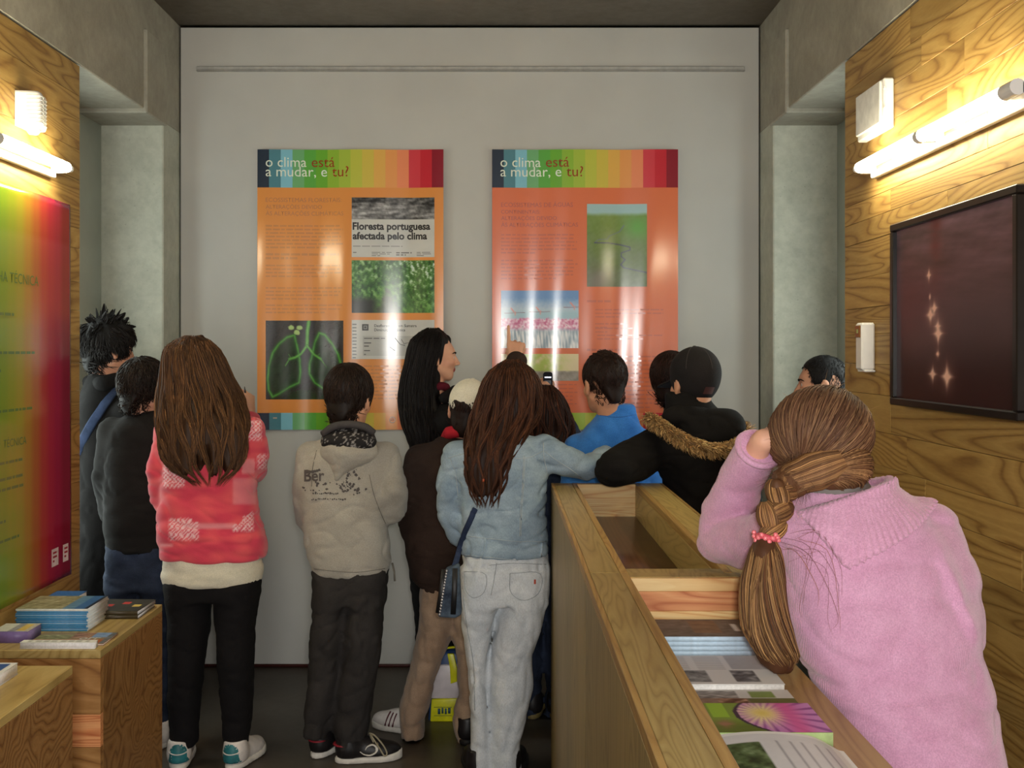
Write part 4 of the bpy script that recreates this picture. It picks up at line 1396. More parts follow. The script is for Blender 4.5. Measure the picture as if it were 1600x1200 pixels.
# ------------------------------------------------------------------ books, magazines and leaflets
def booklet(x0, y0, x1, y1, z0, z1, label, cat='booklet', group=None, cover=None, page_c=(226, 222, 214), func=None, nu=40, nv=30, rot=0.0, name='booklet', spine=None, curl=0.0, pages=True):
    """Paper block between two covers; the top cover carries print. V runs from the far edge to the near edge."""
    cx, cy = (x0 + x1) / 2, (y0 + y1) / 2
    r = tag(empty(name, (cx, cy, z0)), label, cat, group)
    c, s = math.cos(math.radians(rot)), math.sin(math.radians(rot))
    T = lambda p: (cx + (p[0] - cx) * c - (p[1] - cy) * s, cy + (p[0] - cx) * s + (p[1] - cy) * c, p[2])
    t = min(0.0012, (z1 - z0) * 0.25)
    v, f = box_geo(np.array((x0 + 0.001, y0 + (0 if spine else 0.001), z0 + t)), np.array((x1 - 0.001, y1 - 0.001, z1 - t)))
    mesh_obj('pages', [T(p) for p in v], f, plain(page_c, 0.6, 0.3, 0.05, 200), r, False)
    cm = plain(cover or page_c, 0.4, 0.4, 0.04, 60)
    for a, b in ((z0, z0 + t), (z1 - t, z1)):
        v, f = box_geo(np.array((x0, y0, a)), np.array((x1, y1, b)))
        mesh_obj('cover', [T(p) for p in v], f, cm, r, False)
    if spine:
        v, f = box_geo(np.array((x0, y0 - 0.0012, z0)), np.array((x1, y0, z1)))
        mesh_obj('spine', [T(p) for p in v], f, plain(spine, 0.4, 0.4, 0.05, 80), r, False)
    if func:
        grid_print('cover_print', lambda u, w, off: T((x0 + u * (x1 - x0), y1 - w * (y1 - y0), z1 + off)), 0, 0, 1, 1, nu, nv, func, r, 0.0004, M['print_matt'])
    return r


def copy_tree(o, dz, label=None):
    c = o.copy(); COL.objects.link(c); c.location.z += dz
    if label: c['label'] = label
    for ch in o.children:
        d = ch.copy(); COL.objects.link(d); d.parent = c
    return c


def rects(base, *rs):
    def f(U, V):
        c = np.tile(rgb(*base), (len(U), 1))
        for u0, v0, u1, v1, col in rs:
            m = (U >= u0) & (U <= u1) & (V >= v0) & (V <= v1)
            n = uv_noise(U, V, int(u0 * 97 + v0 * 31) + 3, 26, 3)
            k = np.array(col[:3], float) / 255
            amt = col[3] if len(col) > 3 else 0.03
            c = np.where(m[:, None], np.clip(k + amt * n[:, None], 0, 1), c)
        return c
    return f


# -- near counter shelf, from the divider towards the camera
zz = ZS + 0.0006
t = 0.0094
first = booklet(0.285, 2.012, 0.498, 2.135, zz, zz + t - 0.0006, 'pale blue booklet in the stack against the counter divider', 'booklet', 'pale blue booklets stacked on the counter shelf', (200, 218, 232), (226, 232, 236), spine=(200, 224, 242))
first['label'] = 'pale blue booklet at the very bottom of the stack against the counter divider'
for k in range(1, 4):
    copy_tree(first, k * t, 'pale blue booklet, %s from the bottom of the stack against the counter divider' % ('second', 'third', 'fourth')[k - 1])
booklet(0.284, 2.010, 0.499, 2.138, zz + 4 * t, zz + 5 * t, 'topmost of the pale blue booklets, with a dark lakeside photograph cover', 'booklet', None, (90, 84, 80), (216, 224, 230),
        rects((96, 90, 84), (0, 0, 1, 1, (104, 96, 88, 0.12)), (0.83, 0.30, 0.88, 0.7, (220, 214, 204, 0.05)), (0.45, 0.1, 0.7, 0.8, (124, 98, 76, 0.1))), spine=(200, 224, 242))
pg = rects((222, 220, 218), (0.10, 0.55, 0.42, 0.92, (120, 122, 122, 0.35)), (0.62, 0.55, 0.83, 0.92, (116, 114, 116, 0.35)), (0.66, 0.0, 1.0, 0.5, (176, 174, 176, 0.02)),
           *[(0.04 + 0.006 * k, 0.05 + 0.062 * k, 0.30, 0.075 + 0.062 * k, (168, 166, 166)) for k in range(8)], *[(0.36, 0.05 + 0.062 * k, 0.61, 0.075 + 0.062 * k, (168, 166, 166)) for k in range(8)])
booklet(0.283, 1.805, 0.495, 1.975, zz, zz + 0.020, 'open white brochure with grey photographs in front of the blue booklets', 'brochure', None, (232, 230, 226), (236, 234, 230), pg, 60, 50)
br = rects((206, 202, 196), (0, 0.42, 0.62, 1, (142, 114, 92, 0.08)), (0.62, 0.42, 1, 1, (104, 102, 52, 0.03)), (0.22, 0.06, 0.55, 0.42, (136, 130, 124, 0.3)), (0.36, 0.42, 0.60, 0.95, (130, 92, 66, 0.4)), (0.66, 0.08, 0.86, 0.40, (128, 146, 70)))
booklet(0.290, 1.695, 0.497, 1.800, zz, zz + 0.012, 'brown and olive brochure with small photographs between the white brochure and the flower booklet', 'brochure', None, (206, 202, 196), (220, 216, 208), br, 60, 40)


def flower(U, V):
    c = np.tile(rgb(124, 150, 52), (len(U), 1))
    c = blend(c, rgb(92, 110, 30), np.clip((V - 0.55) * 4, 0, 1)); c = np.where(((U > 0.22) & (U < 0.34) & (V < 0.5))[:, None], rgb(150, 190, 50), c)
    n = uv_noise(U, V, 7, 24, 3)
    c = blend(c, rgb(150, 110, 80), np.exp(-((U - 0.28) / 0.06) ** 2 - ((V - 0.72) / 0.12) ** 2) * (1 + n))
    x, y = (U - 0.60) * 2.0, (V - 0.36) * 1.0
    r_ = np.hypot(x, y); a = np.arctan2(y, x)
    pet = np.clip((r_ + 0.08 * np.cos(a * 18) * 1 - 0.14) / 0.4, 0, 1)
    fl = blend(np.tile(rgb(240, 224, 176), (len(U), 1)), rgb(196, 130, 190), pet)
    fl = blend(fl, rgb(128, 58, 132), np.clip((np.sin(a * 22) - 0.2) * 1.2, 0, 1) * np.clip(r_ * 1.6, 0, 1))
    fl = blend(fl, rgb(206, 84, 150), np.exp(-((U - 0.80) / 0.09) ** 2) * 0.9)
    fl = blend(fl, rgb(232, 206, 110), np.exp(-(r_ / 0.16) ** 2))
    ins = (U > 0.40 + 0.55 * (V - 0.4) ** 2)
    ring = np.abs(U - (0.40 + 0.55 * (V - 0.4) ** 2)) < 0.016
    c = np.where(ins[:, None], fl, c)
    return np.where(ring[:, None], rgb(60, 40, 60), c)


booklet(0.286, 1.560, 0.500, 1.690, zz, zz + 0.026, 'green booklet with a large purple and white flower on its cover', 'booklet', None, (150, 176, 90), (198, 216, 160), flower, 90, 60, spine=(188, 212, 148))
pg2 = rects((226, 226, 222), (0.06, 0.06, 0.90, 1.0, (206, 206, 208, 0.02)), (0.10, 0.22, 0.42, 0.9, (70, 92, 50, 0.35)), *[(0.52 + 0.08 * k, 0.2, 0.532 + 0.08 * k, 0.85, (150, 150, 156)) for k in range(5)])


def open_booklet():
    x0, x1, y0, y1 = 0.28, 0.512, 1.36, 1.548
    r = tag(empty('open_booklet', (0.40, 1.45, zz)), 'open white booklet with curling page nearest the camera on the counter shelf', 'booklet')
    n = 30
    prof = [(x0 + (x1 - x0) * i / n, zz + 0.018 + 0.014 * math.sin(min(1, i / n * 1.1) * 3.0) - 0.022 * max(0, i / n - 0.75) ** 2 * 16) for i in range(n + 1)]
    vs, fs = [], []
    for y in (y0, y1):
        for x, z in prof: vs.append((x, y, max(z, zz + 0.002)))
        for x, z in prof: vs.append((x, y, zz + 0.001))
    m = n + 1
    for i in range(n):
        fs += [[i, i + 1, 2 * m + i + 1, 2 * m + i], [m + i + 1, m + i, 3 * m + i, 3 * m + i + 1], [m + i, m + i + 1, i + 1, i], [2 * m + i, 2 * m + i + 1, 3 * m + i + 1, 3 * m + i]]
    fs += [[0, 2 * m, 3 * m, m], [n, m + n, 3 * m + n, 2 * m + n]]
    mesh_obj('pages', vs, fs, M['paper'], r, False)
    fx = lambda u: float(np.interp(u, [p[0] for p in prof], [max(p[1], zz + 0.002) for p in prof]))
    grid_print('page_print', lambda u, w, off: (x0 + u * (x1 - x0), y1 - w * (y1 - y0), fx(x0 + u * (x1 - x0)) + off), 0.0, 0, 1, 1, 70, 50, pg2, r, 0.0006, M['print_matt'])


open_booklet()

# -- far plinth
zp = ZP
mag = rects((150, 150, 120), (0.0, 0.0, 0.62, 1.0, (150, 148, 116, 0.25)), (0.64, 0.0, 0.80, 1.0, (96, 140, 176, 0.08)), (0.80, 0.0, 0.94, 1.0, (58, 108, 166, 0.05)), (0.94, 0, 1, 1, (36, 44, 60, 0.02)))
t = 0.0062
a = (-1.495, 3.19, -1.275, 3.36)
first = booklet(a[0], a[1], a[2], a[3], zp, zp + t - 0.0008, 'white magazine with blue spine at the very bottom of the tall plinth stack', 'magazine', 'blue spined magazines stacked on the far plinth', (206, 212, 214), (214, 212, 206), name='magazine', spine=(70, 138, 186))
for k in range(1, 10):
    cpy = copy_tree(first, k * t, 'white magazine with blue spine, %s from the bottom of the tall plinth stack' % ('second', 'third', 'fourth', 'fifth', 'sixth', 'seventh', 'eighth', 'ninth', 'tenth')[k - 1])
    cpy.location.x += 0.003 * math.sin(k * 2.3); cpy.location.y += 0.002 * math.sin(k * 1.7)
booklet(a[0], a[1], a[2], a[3], zp + 10 * t, zp + 11 * t, 'topmost magazine of the tall stack, with a beige and blue cover, on the far plinth', 'magazine', None, (206, 212, 214), (214, 212, 206), mag, 50, 36, name='magazine', spine=(222, 222, 216))
booklet(-1.505, 3.060, -1.398, 3.150, zp, zp + 0.034, 'small purple edged booklet pile with a white and yellow cover on the far plinth', 'booklet', None, (120, 104, 150), (128, 112, 156),
        rects((200, 200, 190), (0, 0, 0.4, 1, (206, 206, 196, 0.08)), (0.42, 0, 0.62, 1, (150, 150, 158, 0.15)), (0.64, 0.1, 0.85, 0.9, (214, 184, 96, 0.1)), (0.85, 0, 1, 1, (196, 188, 176, 0.1))), spine=(118, 98, 150))
booklet(-1.395, 3.000, -1.178, 3.028, zp, zp + 0.018, 'low pile of narrow white flyers at the front edge of the far plinth', 'flyer', None, (232, 230, 230), (234, 232, 234),
        rects((232, 232, 228), *[(0.08 + 0.11 * k, 0.2, 0.15 + 0.11 * k, 0.8, (190, 190, 186)) for k in range(8)]), name='flyer_pile')
# the brochure behind the flyers: orange band with white letters, pictures above
b = booklet(-1.390, 3.032, -1.165, 3.150, zp, zp + 0.006, 'orange brown brochure with white letters behind the flyers on the far plinth', 'brochure', None, (150, 96, 60), (210, 200, 190),
            rects((140, 120, 90), (0, 0.62, 0.92, 1.0, (172, 92, 44, 0.03)), (0, 0.2, 0.45, 0.62, (136, 136, 98, 0.2)), (0.45, 0.0, 0.72, 0.5, (150, 112, 90, 0.3)), (0.72, 0, 0.94, 0.45, (120, 152, 196, 0.15)), (0.92, 0.0, 1.0, 1.0, (104, 110, 116, 0.2))), 50, 40, name='brochure')
lettering('lettering', 'orr', lambda u, v, off: (-1.390 + u, 3.150 - v, zp + 0.007 + off), 0.135, 0.078, 0.062, (224, 220, 210), b, 0.0004, 0.02)
booklet(-1.50, 3.40, -1.40, 3.50, zp, zp + 0.052, 'bright blue booklet behind the tall magazine stack by the wall', 'booklet', None, (52, 112, 184), (210, 214, 218), rects((52, 112, 184), (0.05, 0.05, 0.95, 0.95, (58, 120, 190, 0.04))), 20, 16)
dk = lambda off: rects((40, 42, 26), (0, 0, 1, 1, (44, 44, 28, 0.08)), *[(0.10 + 0.23 * k, 0.25 + 0.2 * (k % 2), 0.22 + 0.23 * k, 0.42 + 0.2 * (k % 2), ((206, 170, 60), (192, 52, 44), (200, 60, 50), (216, 196, 90))[(k + off) % 4]) for k in range(4)])
first = booklet(-1.372, 3.335, -1.170, 3.500, zp, zp + 0.0118, 'lower dark magazine in the short stack at the far plinth corner', 'magazine', 'dark magazines at the far corner of the plinth', (52, 52, 34), (204, 202, 206), None, name='magazine', spine=(62, 52, 34))
booklet(-1.370, 3.338, -1.168, 3.498, zp + 0.0124, zp + 0.025, 'dark magazine with red and yellow spots on top of the short stack', 'magazine', None, (44, 44, 28), (204, 202, 206), dk(0), 50, 40, rot=-2, name='magazine', spine=(62, 52, 34))
# -- near plinth
lf = rects((234, 234, 236), (0.02, 0.06, 0.55, 0.9, (58, 92, 160, 0.05)), (0.66, 0.06, 0.93, 0.86, (54, 90, 158, 0.05)), (0.66, 0.87, 0.9, 0.93, (60, 64, 80)))
booklet(-1.480, 2.600, -1.290, 2.765, zp, zp + 0.030, 'pile of white leaflets with blue panels at the back of the near plinth', 'leaflet', None, (236, 236, 238), (236, 234, 238), lf, 50, 40, name='leaflet_pile')
booklet(-1.500, 2.390, -1.338, 2.525, zp, zp + 0.026, 'pile of white leaflets with blue panels at the front of the near plinth', 'leaflet', None, (236, 236, 238), (236, 234, 238), lf, 50, 40, name='leaflet_pile')
# ------------------------------------------------------------------ people
def to_px(v):
    return CX + v[:, 0] / v[:, 1] * F, CY - (v[:, 2] - EYE) / v[:, 1] * F


def sleeves(*chs):
    return [chain(p, r, 0.0) for p, r in chs]


M['black_cloth'] = fabric((11, 9, 9), (19, 16, 15), name='black_cloth', mott=6)
M['black_trouser'] = fabric((11, 9, 11), (19, 16, 18), name='black_trouser', mott=5)
M['dark_sweater'] = fabric((16, 14, 13), (26, 23, 21), name='dark_sweater', mott=5)
M['dark_jeans'] = fabric((26, 32, 46), (50, 60, 82), name='dark_jeans', mott=9)
M['charcoal'] = fabric((40, 37, 36), (56, 52, 50), name='charcoal', mott=7)
M['grey_fleece'] = fabric((156, 149, 137), (173, 167, 155), name='grey_fleece', mott=7, bump=0.3)
M['brown_cloth'] = fabric((40, 27, 21), (58, 42, 34), name='brown_cloth', mott=6)
M['beige'] = fabric((142, 116, 94), (172, 146, 122), name='beige_cotton', mott=7)
M['white_shirt'] = fabric((206, 198, 176), (224, 216, 196), name='white_cotton', mott=6, bump=0.2)
M['blue_fleece'] = fabric((46, 112, 192), (66, 136, 216), name='blue_fleece', mott=14, bump=0.5)
M['pink_knit'] = fabric((206, 150, 182), (218, 165, 196), name='pink_knit', mott=24, bump=0.30, rib=('X', 150.0), sheen=0.4)
M['pink_rib'] = fabric((206, 150, 180), (218, 165, 194), name='pink_rib', mott=24, bump=0.4, sheen=0.4)
M['fur'] = attr_mat('fur', 0.6, 0.3)
M['rubber_white'] = plain((214, 208, 198), 0.5, 0.4, 0.05, 40)
M['rubber_dark'] = plain((30, 28, 28), 0.6, 0.3)
M['shoe_black'] = plain((26, 23, 24), 0.45, 0.4, 0.1, 60)
M['shoe_white'] = plain((214, 206, 200), 0.5, 0.4, 0.05, 40)
M['thread'] = plain((172, 182, 186), 0.8, 0.2)
M['navy_strap'] = fabric((34, 44, 66), (50, 62, 90), name='navy_strap', mott=20)


def denim(name, a, b, seed_scale=7.0):
    m, t = new_mat(name, 0.85, 0.25)
    co = t.coords()
    f = t.noise(co, seed_scale, 6, 0.62, 0.6); g = t.noise(t.coords((1, 1, 0.35)), 420.0, 2); s = t.noise(t.coords((1, 1, 2.5)), 9.0, 4, 0.6)
    c = t.ramp(t.math('ADD', t.math('MULTIPLY', f, 0.6), t.math('MULTIPLY', s, 0.4)), [(0.34, a), (0.64, b)])
    c = t.mix(1.0, c, t.ramp(g, [(0.3, 0.84), (0.7, 1.1)]), 'MULTIPLY')
    t.to(c, t.b.inputs['Base Color']); t.bump(g, 0.35, 0.002)
    return m


M['denim'] = denim('denim_jacket', (118, 139, 156), (166, 184, 197))
M['jeans_pale'] = denim('pale_jeans', (186, 193, 199), (224, 227, 230), 5.0)

BACKS = {}


def legs(fig, d, left, right, mat, h=0.009, fold=(0.006, 3, (14, 14, 20)), name='trousers', hips=None, k=0.03, label=None, keep=False):
    low = lambda rs_: rs_ + [(rs_[-1][0] + 13, rs_[-1][1], rs_[-1][2], rs_[-1][3])]
    left, right = low(left), low(right)
    pr = [loft(rows(d, left), n=2.2), loft(rows(d, right), n=2.2)]
    if hips: pr.append(loft(rows(d, hips), n=2.4))
    return fig.garment(name, pr, mat, h, k, fold, label=label, keep=keep)


def cap_on(fig, mat, zcut=-0.03, opening=False, brim=True, label=None, seam_mat=None, r=(0.083, 0.104, 0.094), button=True, deep=1.0):
    s = fig.hs
    dome = ellip(np.array([0, -0.008, 0.032]) * s, np.array(r) * s)
    hole = ellip(np.array([0.0, -0.118, -0.022]) * s, np.array([0.040, 0.055, 0.040]) * s)
    br = ellip(np.array([0, 0.115, 0.022]) * s, np.array([0.070, 0.085, 0.3]) * s)

    def f(p):
        z = p[:, 2]
        pz = p.copy(); pz[:, 2] = np.where(p[:, 2] < 0.03 * s, 0.03 * s + (p[:, 2] - 0.03 * s) * deep, p[:, 2])
        d = smax(dome[0](pz), (zcut + 0.25 * (p[:, 1] / s + 0.02)) * s - z, 0.005)
        if opening: d = smax(d, -hole[0](p), 0.004)
        if brim:
            zz = (0.018 - 0.9 * p[:, 0] ** 2 / 0.05 * 0.18) * s - 0.2 * (p[:, 1] - 0.09 * s)
            b = smax(smax(br[0](p), np.abs(z - zz) - 0.004, 0.002), 0.055 * s - p[:, 1], 0.003)
            d = smin(d, b, 0.006)
        return d
    v, fc = mesh_sdf(placed((f, np.array([-0.1, -0.13, -0.1]) * s, np.array([0.1, 0.22, 0.14]) * s), fig.R, fig.head_c), 0.0048)
    o = fig.put('cap', (v, fc), mat, label=label)
    sm = seam_mat or mat
    for a in range(0, 360, 60):
        pts = []
        for e in np.linspace(0.08, 1.45, 14):
            q = np.array([0, -0.008, 0.032]) + np.array(r) * np.array([math.cos(math.radians(a + 30)) * math.cos(e), math.sin(math.radians(a + 30)) * math.cos(e), math.sin(e)])
            if opening and abs(q[0]) < 0.045 and q[1] < -0.05 and q[2] < 0.03: continue
            pts.append(fig.hl(q))
        if len(pts) > 3: mesh_obj('seam', *tube_geo(pts, 0.0012, 5), sm, o)
    if button:
        c = fig.hl((0, -0.008, 0.032 + r[2]))
        e = mesh_sdf(ellip(c, (0.008, 0.008, 0.004)), 0.002, 0.005)
        mesh_obj('button', *e, sm, o)
    if opening:
        pts = [fig.hl((x, -0.008 - r[1] * math.sqrt(max(0, 1 - (x / r[0]) ** 2 - 0.36)) - 0.002, -0.030)) for x in np.linspace(-0.045, 0.045, 9)]
        mesh_obj('strap', *tube_geo(pts, 0.007 * s, 8, 0.3, up=(0, 1, 0)), mat, o)
    return o


# ================= 1 spiky-haired figure by the left niche
f = Fig('person with black spiky hair in a dark coat with a blue shoulder strap', P(160, 0, 4.27)[0], 4.27, (196, 140, 112))
d = 4.27
f.head(P(170, 545, d), 48, 4, 0, 0.98)
f.neck(P(158, 610, d), 0.052)
tor = [(1000, 124, 196, .12), (960, 124, 198, .125), (880, 123, 200, .125), (780, 121, 204, .12), (700, 121, 206, .115), (650, 124, 202, .11), (622, 130, 192, .095), (604, 136, 184, .075), (588, 142, 182, .06), (580, 144, 180, .055)]
f.garment('coat', [loft(rows(d, tor), -0.6)] + sleeves(([P(130, 645, d + .07), P(128, 730, d + .07), P(146, 800, d + .10)], [.05, .046, .04]), ([P(196, 645, d - .05), P(204, 735, d - .04), P(203, 790, d + .06)], [.055, .05, .042])), M['black_cloth'], 0.009, 0.04, (0.005, 11, (10, 10, 16)), keep=True)
f.bare.append(hand_prims(P(148, 803, d + .10), (0.8, 0.1, -0.1), (0.4, 0.2, -0.8), (0, 0.3, 1), 0.95)); f.bare.append(hand_prims(P(202, 794, d + .06), (-0.7, 0.3, -0.3), (-0.3, 0.6, -0.5), (0, 0, 1), 0.95))
f.garment('collar', [chain([P(140, 597, d + .03), P(160, 600, d - .062), P(184, 592, d + .0)], [.03, .034, .03])], M['black_cloth'], 0.008, inset=None)
legs(f, d, [(990, 122, 162, .085), (1060, 122, 160, .075), (1118, 122, 158, .07)], [(990, 152, 196, .085), (1060, 156, 196, .075), (1118, 158, 194, .07)], M['black_trouser'])
for px in (138, 176): f.shoe(P(px, 0, d)[0], d - 0.06, 30, 0.26, M['shoe_black'], M['rubber_dark'])
f.short_hair((22, 17, 15), 2200, 0.06, 0.14, 0.018, 1, -0.105, -0.05, 0.06, 0.0021, spike=(0.085, (0.25, 0.10, 0.45), 0.50), vary=0.3, spikes=170)
f.body(0.0105); f.eyes()
st = [hit(f.bvh['coat'], a, b) for a, b in spline([(192, 592, 0), (176, 612, 0), (158, 640, 0), (141, 668, 0), (128, 694, 0), (118, 720, 0)], 22)[:, :2]]
st = [l + n * 0.005 for l, n in st if l is not None]
if len(st) > 3: f.put('shoulder_strap', tube_geo(st, 0.019, 8, 0.25, up=(0, -1, 0)), M['navy_strap'])

# ================= 2 dark sweater and jeans
d = 3.98
f = Fig('person with short dark hair in a plain dark sweater, behind the red sweater girl', P(222, 0, d)[0], d, (196, 142, 114))
f.head(P(226, 608, d), 28, 6, 0, 0.95)
f.neck(P(224, 660, d), 0.05)
tor = [(860, 170, 276, .11), (840, 166, 282, .118), (780, 164, 284, .12), (720, 164, 284, .118), (680, 168, 282, .11), (660, 180, 272, .095), (648, 196, 256, .07), (640, 206, 246, .05)]
f.garment('sweater', [loft(rows(d, tor), 0.15)] + sleeves(([P(176, 672, d), P(164, 745, d + .0), P(172, 800, d + .06), P(205, 802, d + .13)], [.055, .05, .044, .036]), ([P(272, 672, d), P(274, 745, d + .02), P(268, 790, d + .09)], [.052, .046, .038])), M['dark_sweater'], 0.008, 0.035, (0.005, 21, (11, 11, 18)))
f.bare.append(hand_prims(P(208, 802, d + .135), (0.95, 0.0, 0.1), (0, 0, -1), (0, 1, 0.2), 0.85)); f.bare.append(hand_prims(P(265, 790, d + .10), (-0.95, 0.1, 0.1), (0, 0, -1), (0, 1, 0.2), 0.85))
legs(f, d, [(850, 172, 226, .10), (900, 168, 224, .10), (1000, 172, 218, .085), (1100, 178, 216, .075), (1138, 180, 216, .075)], [(850, 222, 276, .10), (900, 222, 278, .10), (1000, 228, 276, .085), (1100, 236, 274, .075), (1138, 238, 272, .075)], M['dark_jeans'], hips=[(850, 170, 277, .105), (915, 168, 279, .10)])
f.shoe(P(196, 0, d)[0], d - 0.07, -8, 0.24, M['shoe_white'], M['rubber_white']); f.shoe(P(254, 0, d)[0], d - 0.08, 6, 0.24, M['shoe_white'], M['rubber_white'])
f.short_hair((34, 24, 18), 1500, 0.05, 0.14, 0.016, 2, -0.105, -0.035, 0.06, 0.0020, wave=0.6)
f.body(0.0105); f.eyes()

# ================= 3 girl in the red patterned sweater
d = 3.77
f = Fig('girl with long brown hair in a red snowflake sweater over a white top', P(326, 0, d)[0], d, (214, 160, 128))
f.head(P(305, 577, d + .03), 22, 8, 3, 0.95)
f.neck(P(314, 640, d), 0.045)
tor = [(872, 253, 415, .125), (862, 251, 417, .13), (840, 249, 414, .128), (800, 249, 404, .118), (760, 250, 398, .112), (720, 252, 398, .112), (690, 250, 402, .11), (668, 255, 400, .10), (655, 272, 384, .085), (645, 290, 364, .065), (636, 302, 344, .045)]


def snow(v):
    x, y = to_px(v)
    base = lin((206, 62, 84)); hi = lin((222, 84, 92))
    n = sn(v.astype(np.float32), 5, (30, 30, 70)); c = base + (hi - base) * np.clip(0.5 + n, 0, 1)[:, None]
    boxm = lambda a, b, x0, x1: np.clip((x - a) / 4, 0, 1) * np.clip((b - x) / 4, 0, 1) * np.clip((y - x0) / 4, 0, 1) * np.clip((x1 - y) / 4, 0, 1)
    w = 6.4
    g = np.minimum(np.abs((x + y) % w - w / 2), np.abs((x - y) % w - w / 2)) / (w / 2)
    pat = np.clip((0.42 - g) * 4, 0, 1)
    jag = 5 * sn(np.stack([x, y, 0 * x], 1).astype(np.float32), 8, 0.25)
    m = np.maximum.reduce([boxm(253, 290 + 0, 722, 764) * (np.abs(x - 270) < (y - 700) * 0.55 + jag), boxm(358, 411, 655, 690), boxm(262, 312, 808, 846) * (y > 806 + 0.2 * (x - 262) + jag), boxm(362, 398, 798, 832) * (y > 832 - (x - 350) * 0.8 + jag), boxm(400, 420, 708, 735) * 0.8])
    c = c * (1 - (m * pat)[:, None] * 0.85) + lin((240, 206, 210)) * (m * pat)[:, None] * 0.85
    soft = np.maximum.reduce([boxm(285, 370, 816, 828) * 0.45, boxm(365, 402, 715, 742) * (np.abs(x - 388) < 10) * 0.4, boxm(362, 402, 745, 790) * 0.3, boxm(248, 272, 848, 856) * 0.5, boxm(358, 411, 668, 671) * 0.6])[:, None]
    return c * (1 - soft) + lin((232, 176, 180)) * soft


m_snow = attr_mat('patterned_knit', 0.9, 0.2, (420, 0.4), 0.3)
f.garment('sweater', [loft(rows(d, tor), 0.05)] + sleeves(([P(262, 674, d), P(248, 735, d), P(253, 778, d + .03), P(296, 770, d + .12)], [.050, .047, .046, .036]), ([P(392, 672, d), P(400, 712, d + .03), P(398, 735, d + .12), P(393, 655, d + .24)], [.050, .048, .046, .036])), m_snow, 0.0055, 0.03, (0.0055, 31, (9, 9, 15)), colors=snow)
f.garment('white_top', [loft(rows(d, [(912, 258, 407, .112), (900, 254, 410, .12), (880, 257, 408, .12), (850, 258, 406, .115)]))], M['white_shirt'], 0.007, fold=(0.003, 33, (8, 8, 40)))
legs(f, d, [(905, 260, 335, .105), (930, 259, 332, .105), (972, 263, 329, .095), (1030, 264, 320, .085), (1083, 264, 314, .075), (1125, 264, 312, .066), (1152, 266, 309, .06)],
     [(905, 330, 406, .105), (930, 334, 405, .105), (967, 337, 399, .095), (1031, 341, 397, .085), (1083, 346, 396, .075), (1120, 347, 394, .066), (1156, 350, 388, .06)], M['black_trouser'], hips=[(900, 259, 406, .112), (935, 260, 404, .108)], fold=(0.004, 35, (12, 12, 22)), k=0.015)
teal = plain((40, 106, 112), 0.5, 0.4, 0.15, 30)
for px, a in ((283, -12), (371, 14)):
    s, R, o, b = f.shoe(P(px, 0, d)[0] - 0.05 * math.sin(math.radians(a)), d - 0.070, a, 0.235, M['shoe_white'], M['rubber_white'])
    T = lambda q: np.array(q) @ R.T + o
    mesh_obj('heel_panel', *mesh_sdf(placed((lambda p: smax(np.maximum(np.abs(ellip((0, 0.04, 0.05), (0.0365, 0.042, 0.075))[0](p)) - 0.003, p[:, 1] - 0.055), np.maximum(0.026 - p[:, 2], p[:, 2] - 0.098), 0.003), np.array([-.05, -.02, 0.01]), np.array([.05, .07, .11])), R, o), 0.0045), teal, s)['label'] = 'teal heel panel'
    mesh_obj('piping', *tube_geo([T((0.0375 * math.cos(t), 0.04 - 0.046 * math.sin(t), 0.070 - 0.008 * math.sin(t))) for t in np.linspace(0.1, 3.04, 14)], 0.0022, 6), M['shoe_white'], s)
f.bare.append(hand_prims(P(392, 646, d + .25), (-0.1, 0.1, 1), (-0.9, 0.2, -0.2), (-0.1, -1, 0), 0.86, 'grip'))
f.bare.append(hand_prims(P(300, 769, d + .125), (0.95, 0.05, 0.15), (0, 0.2, -1), (0, 0.9, 0.3), 0.86))
f.put('pen', tube_geo([P(386, 640, d + .22), P(383, 612, d + .24), P(382, 604, d + .245)], [0.004, 0.004, 0.0012], 8), plain((40, 40, 46), 0.3))
hr = [(754, 306, 346, .018, d - .118), (735, 264, 372, .024, d - .112), (715, 254, 380, .034, d - .104), (690, 250, 384, .05, d - .088), (668, 246, 388, .075, d - .060), (645, 246, 384, .095, d - .022), (620, 248, 378, .098), (600, 251, 368, .098), (575, 254, 356, .098), (552, 256, 346, .095), (538, 262, 336, .085), (529, 276, 326, .06), (524, 290, 314, .03)]
f.long_hair(rows(d + .012, hr), (66, 43, 28), 1100, 72, 62, 3, 0.008, 13, 0.0017, 0.3, (0.80, 1.03), (116, 80, 48))
f.body(0.0095); f.eyes()

# ================= 4 boy in the grey hooded sweatshirt
d = 3.85
f = Fig('boy in a grey hooded sweatshirt with dark baggy trousers and black trainers', P(545, 0, d)[0], d, (206, 150, 118))
f.head(P(546, 621, d + .01), 18, 10, 0, 0.98)
f.neck(P(545, 680, d), 0.05)
tor = [(896, 490, 606, .115), (880, 484, 611, .128), (850, 476, 610, .13), (812, 472, 606, .128), (770, 470, 606, .125), (735, 470, 608, .12), (712, 478, 604, .11), (696, 490, 594, .095), (684, 505, 580, .075), (674, 518, 570, .055)]
f.garment('hooded_sweatshirt', [loft(rows(d, tor))] + sleeves(([P(488, 714, d), P(480, 775, d + .02), P(482, 812, d + .06), P(512, 804, d + .16)], [.058, .055, .052, .038]), ([P(602, 714, d - .01), P(612, 765, d - .03), P(612, 794, d + .02), P(585, 790, d + .16)], [.058, .060, .060, .040])), M['grey_fleece'], 0.0065, 0.028, (0.006, 41, (10, 10, 10)), keep=True)
hood = union([ellip(P(545, 705, d - .085), (.108, .058, .062)), cone(P(540, 712, d - .10), P(527, 748, d - .112), .05, .012)], 0.04)
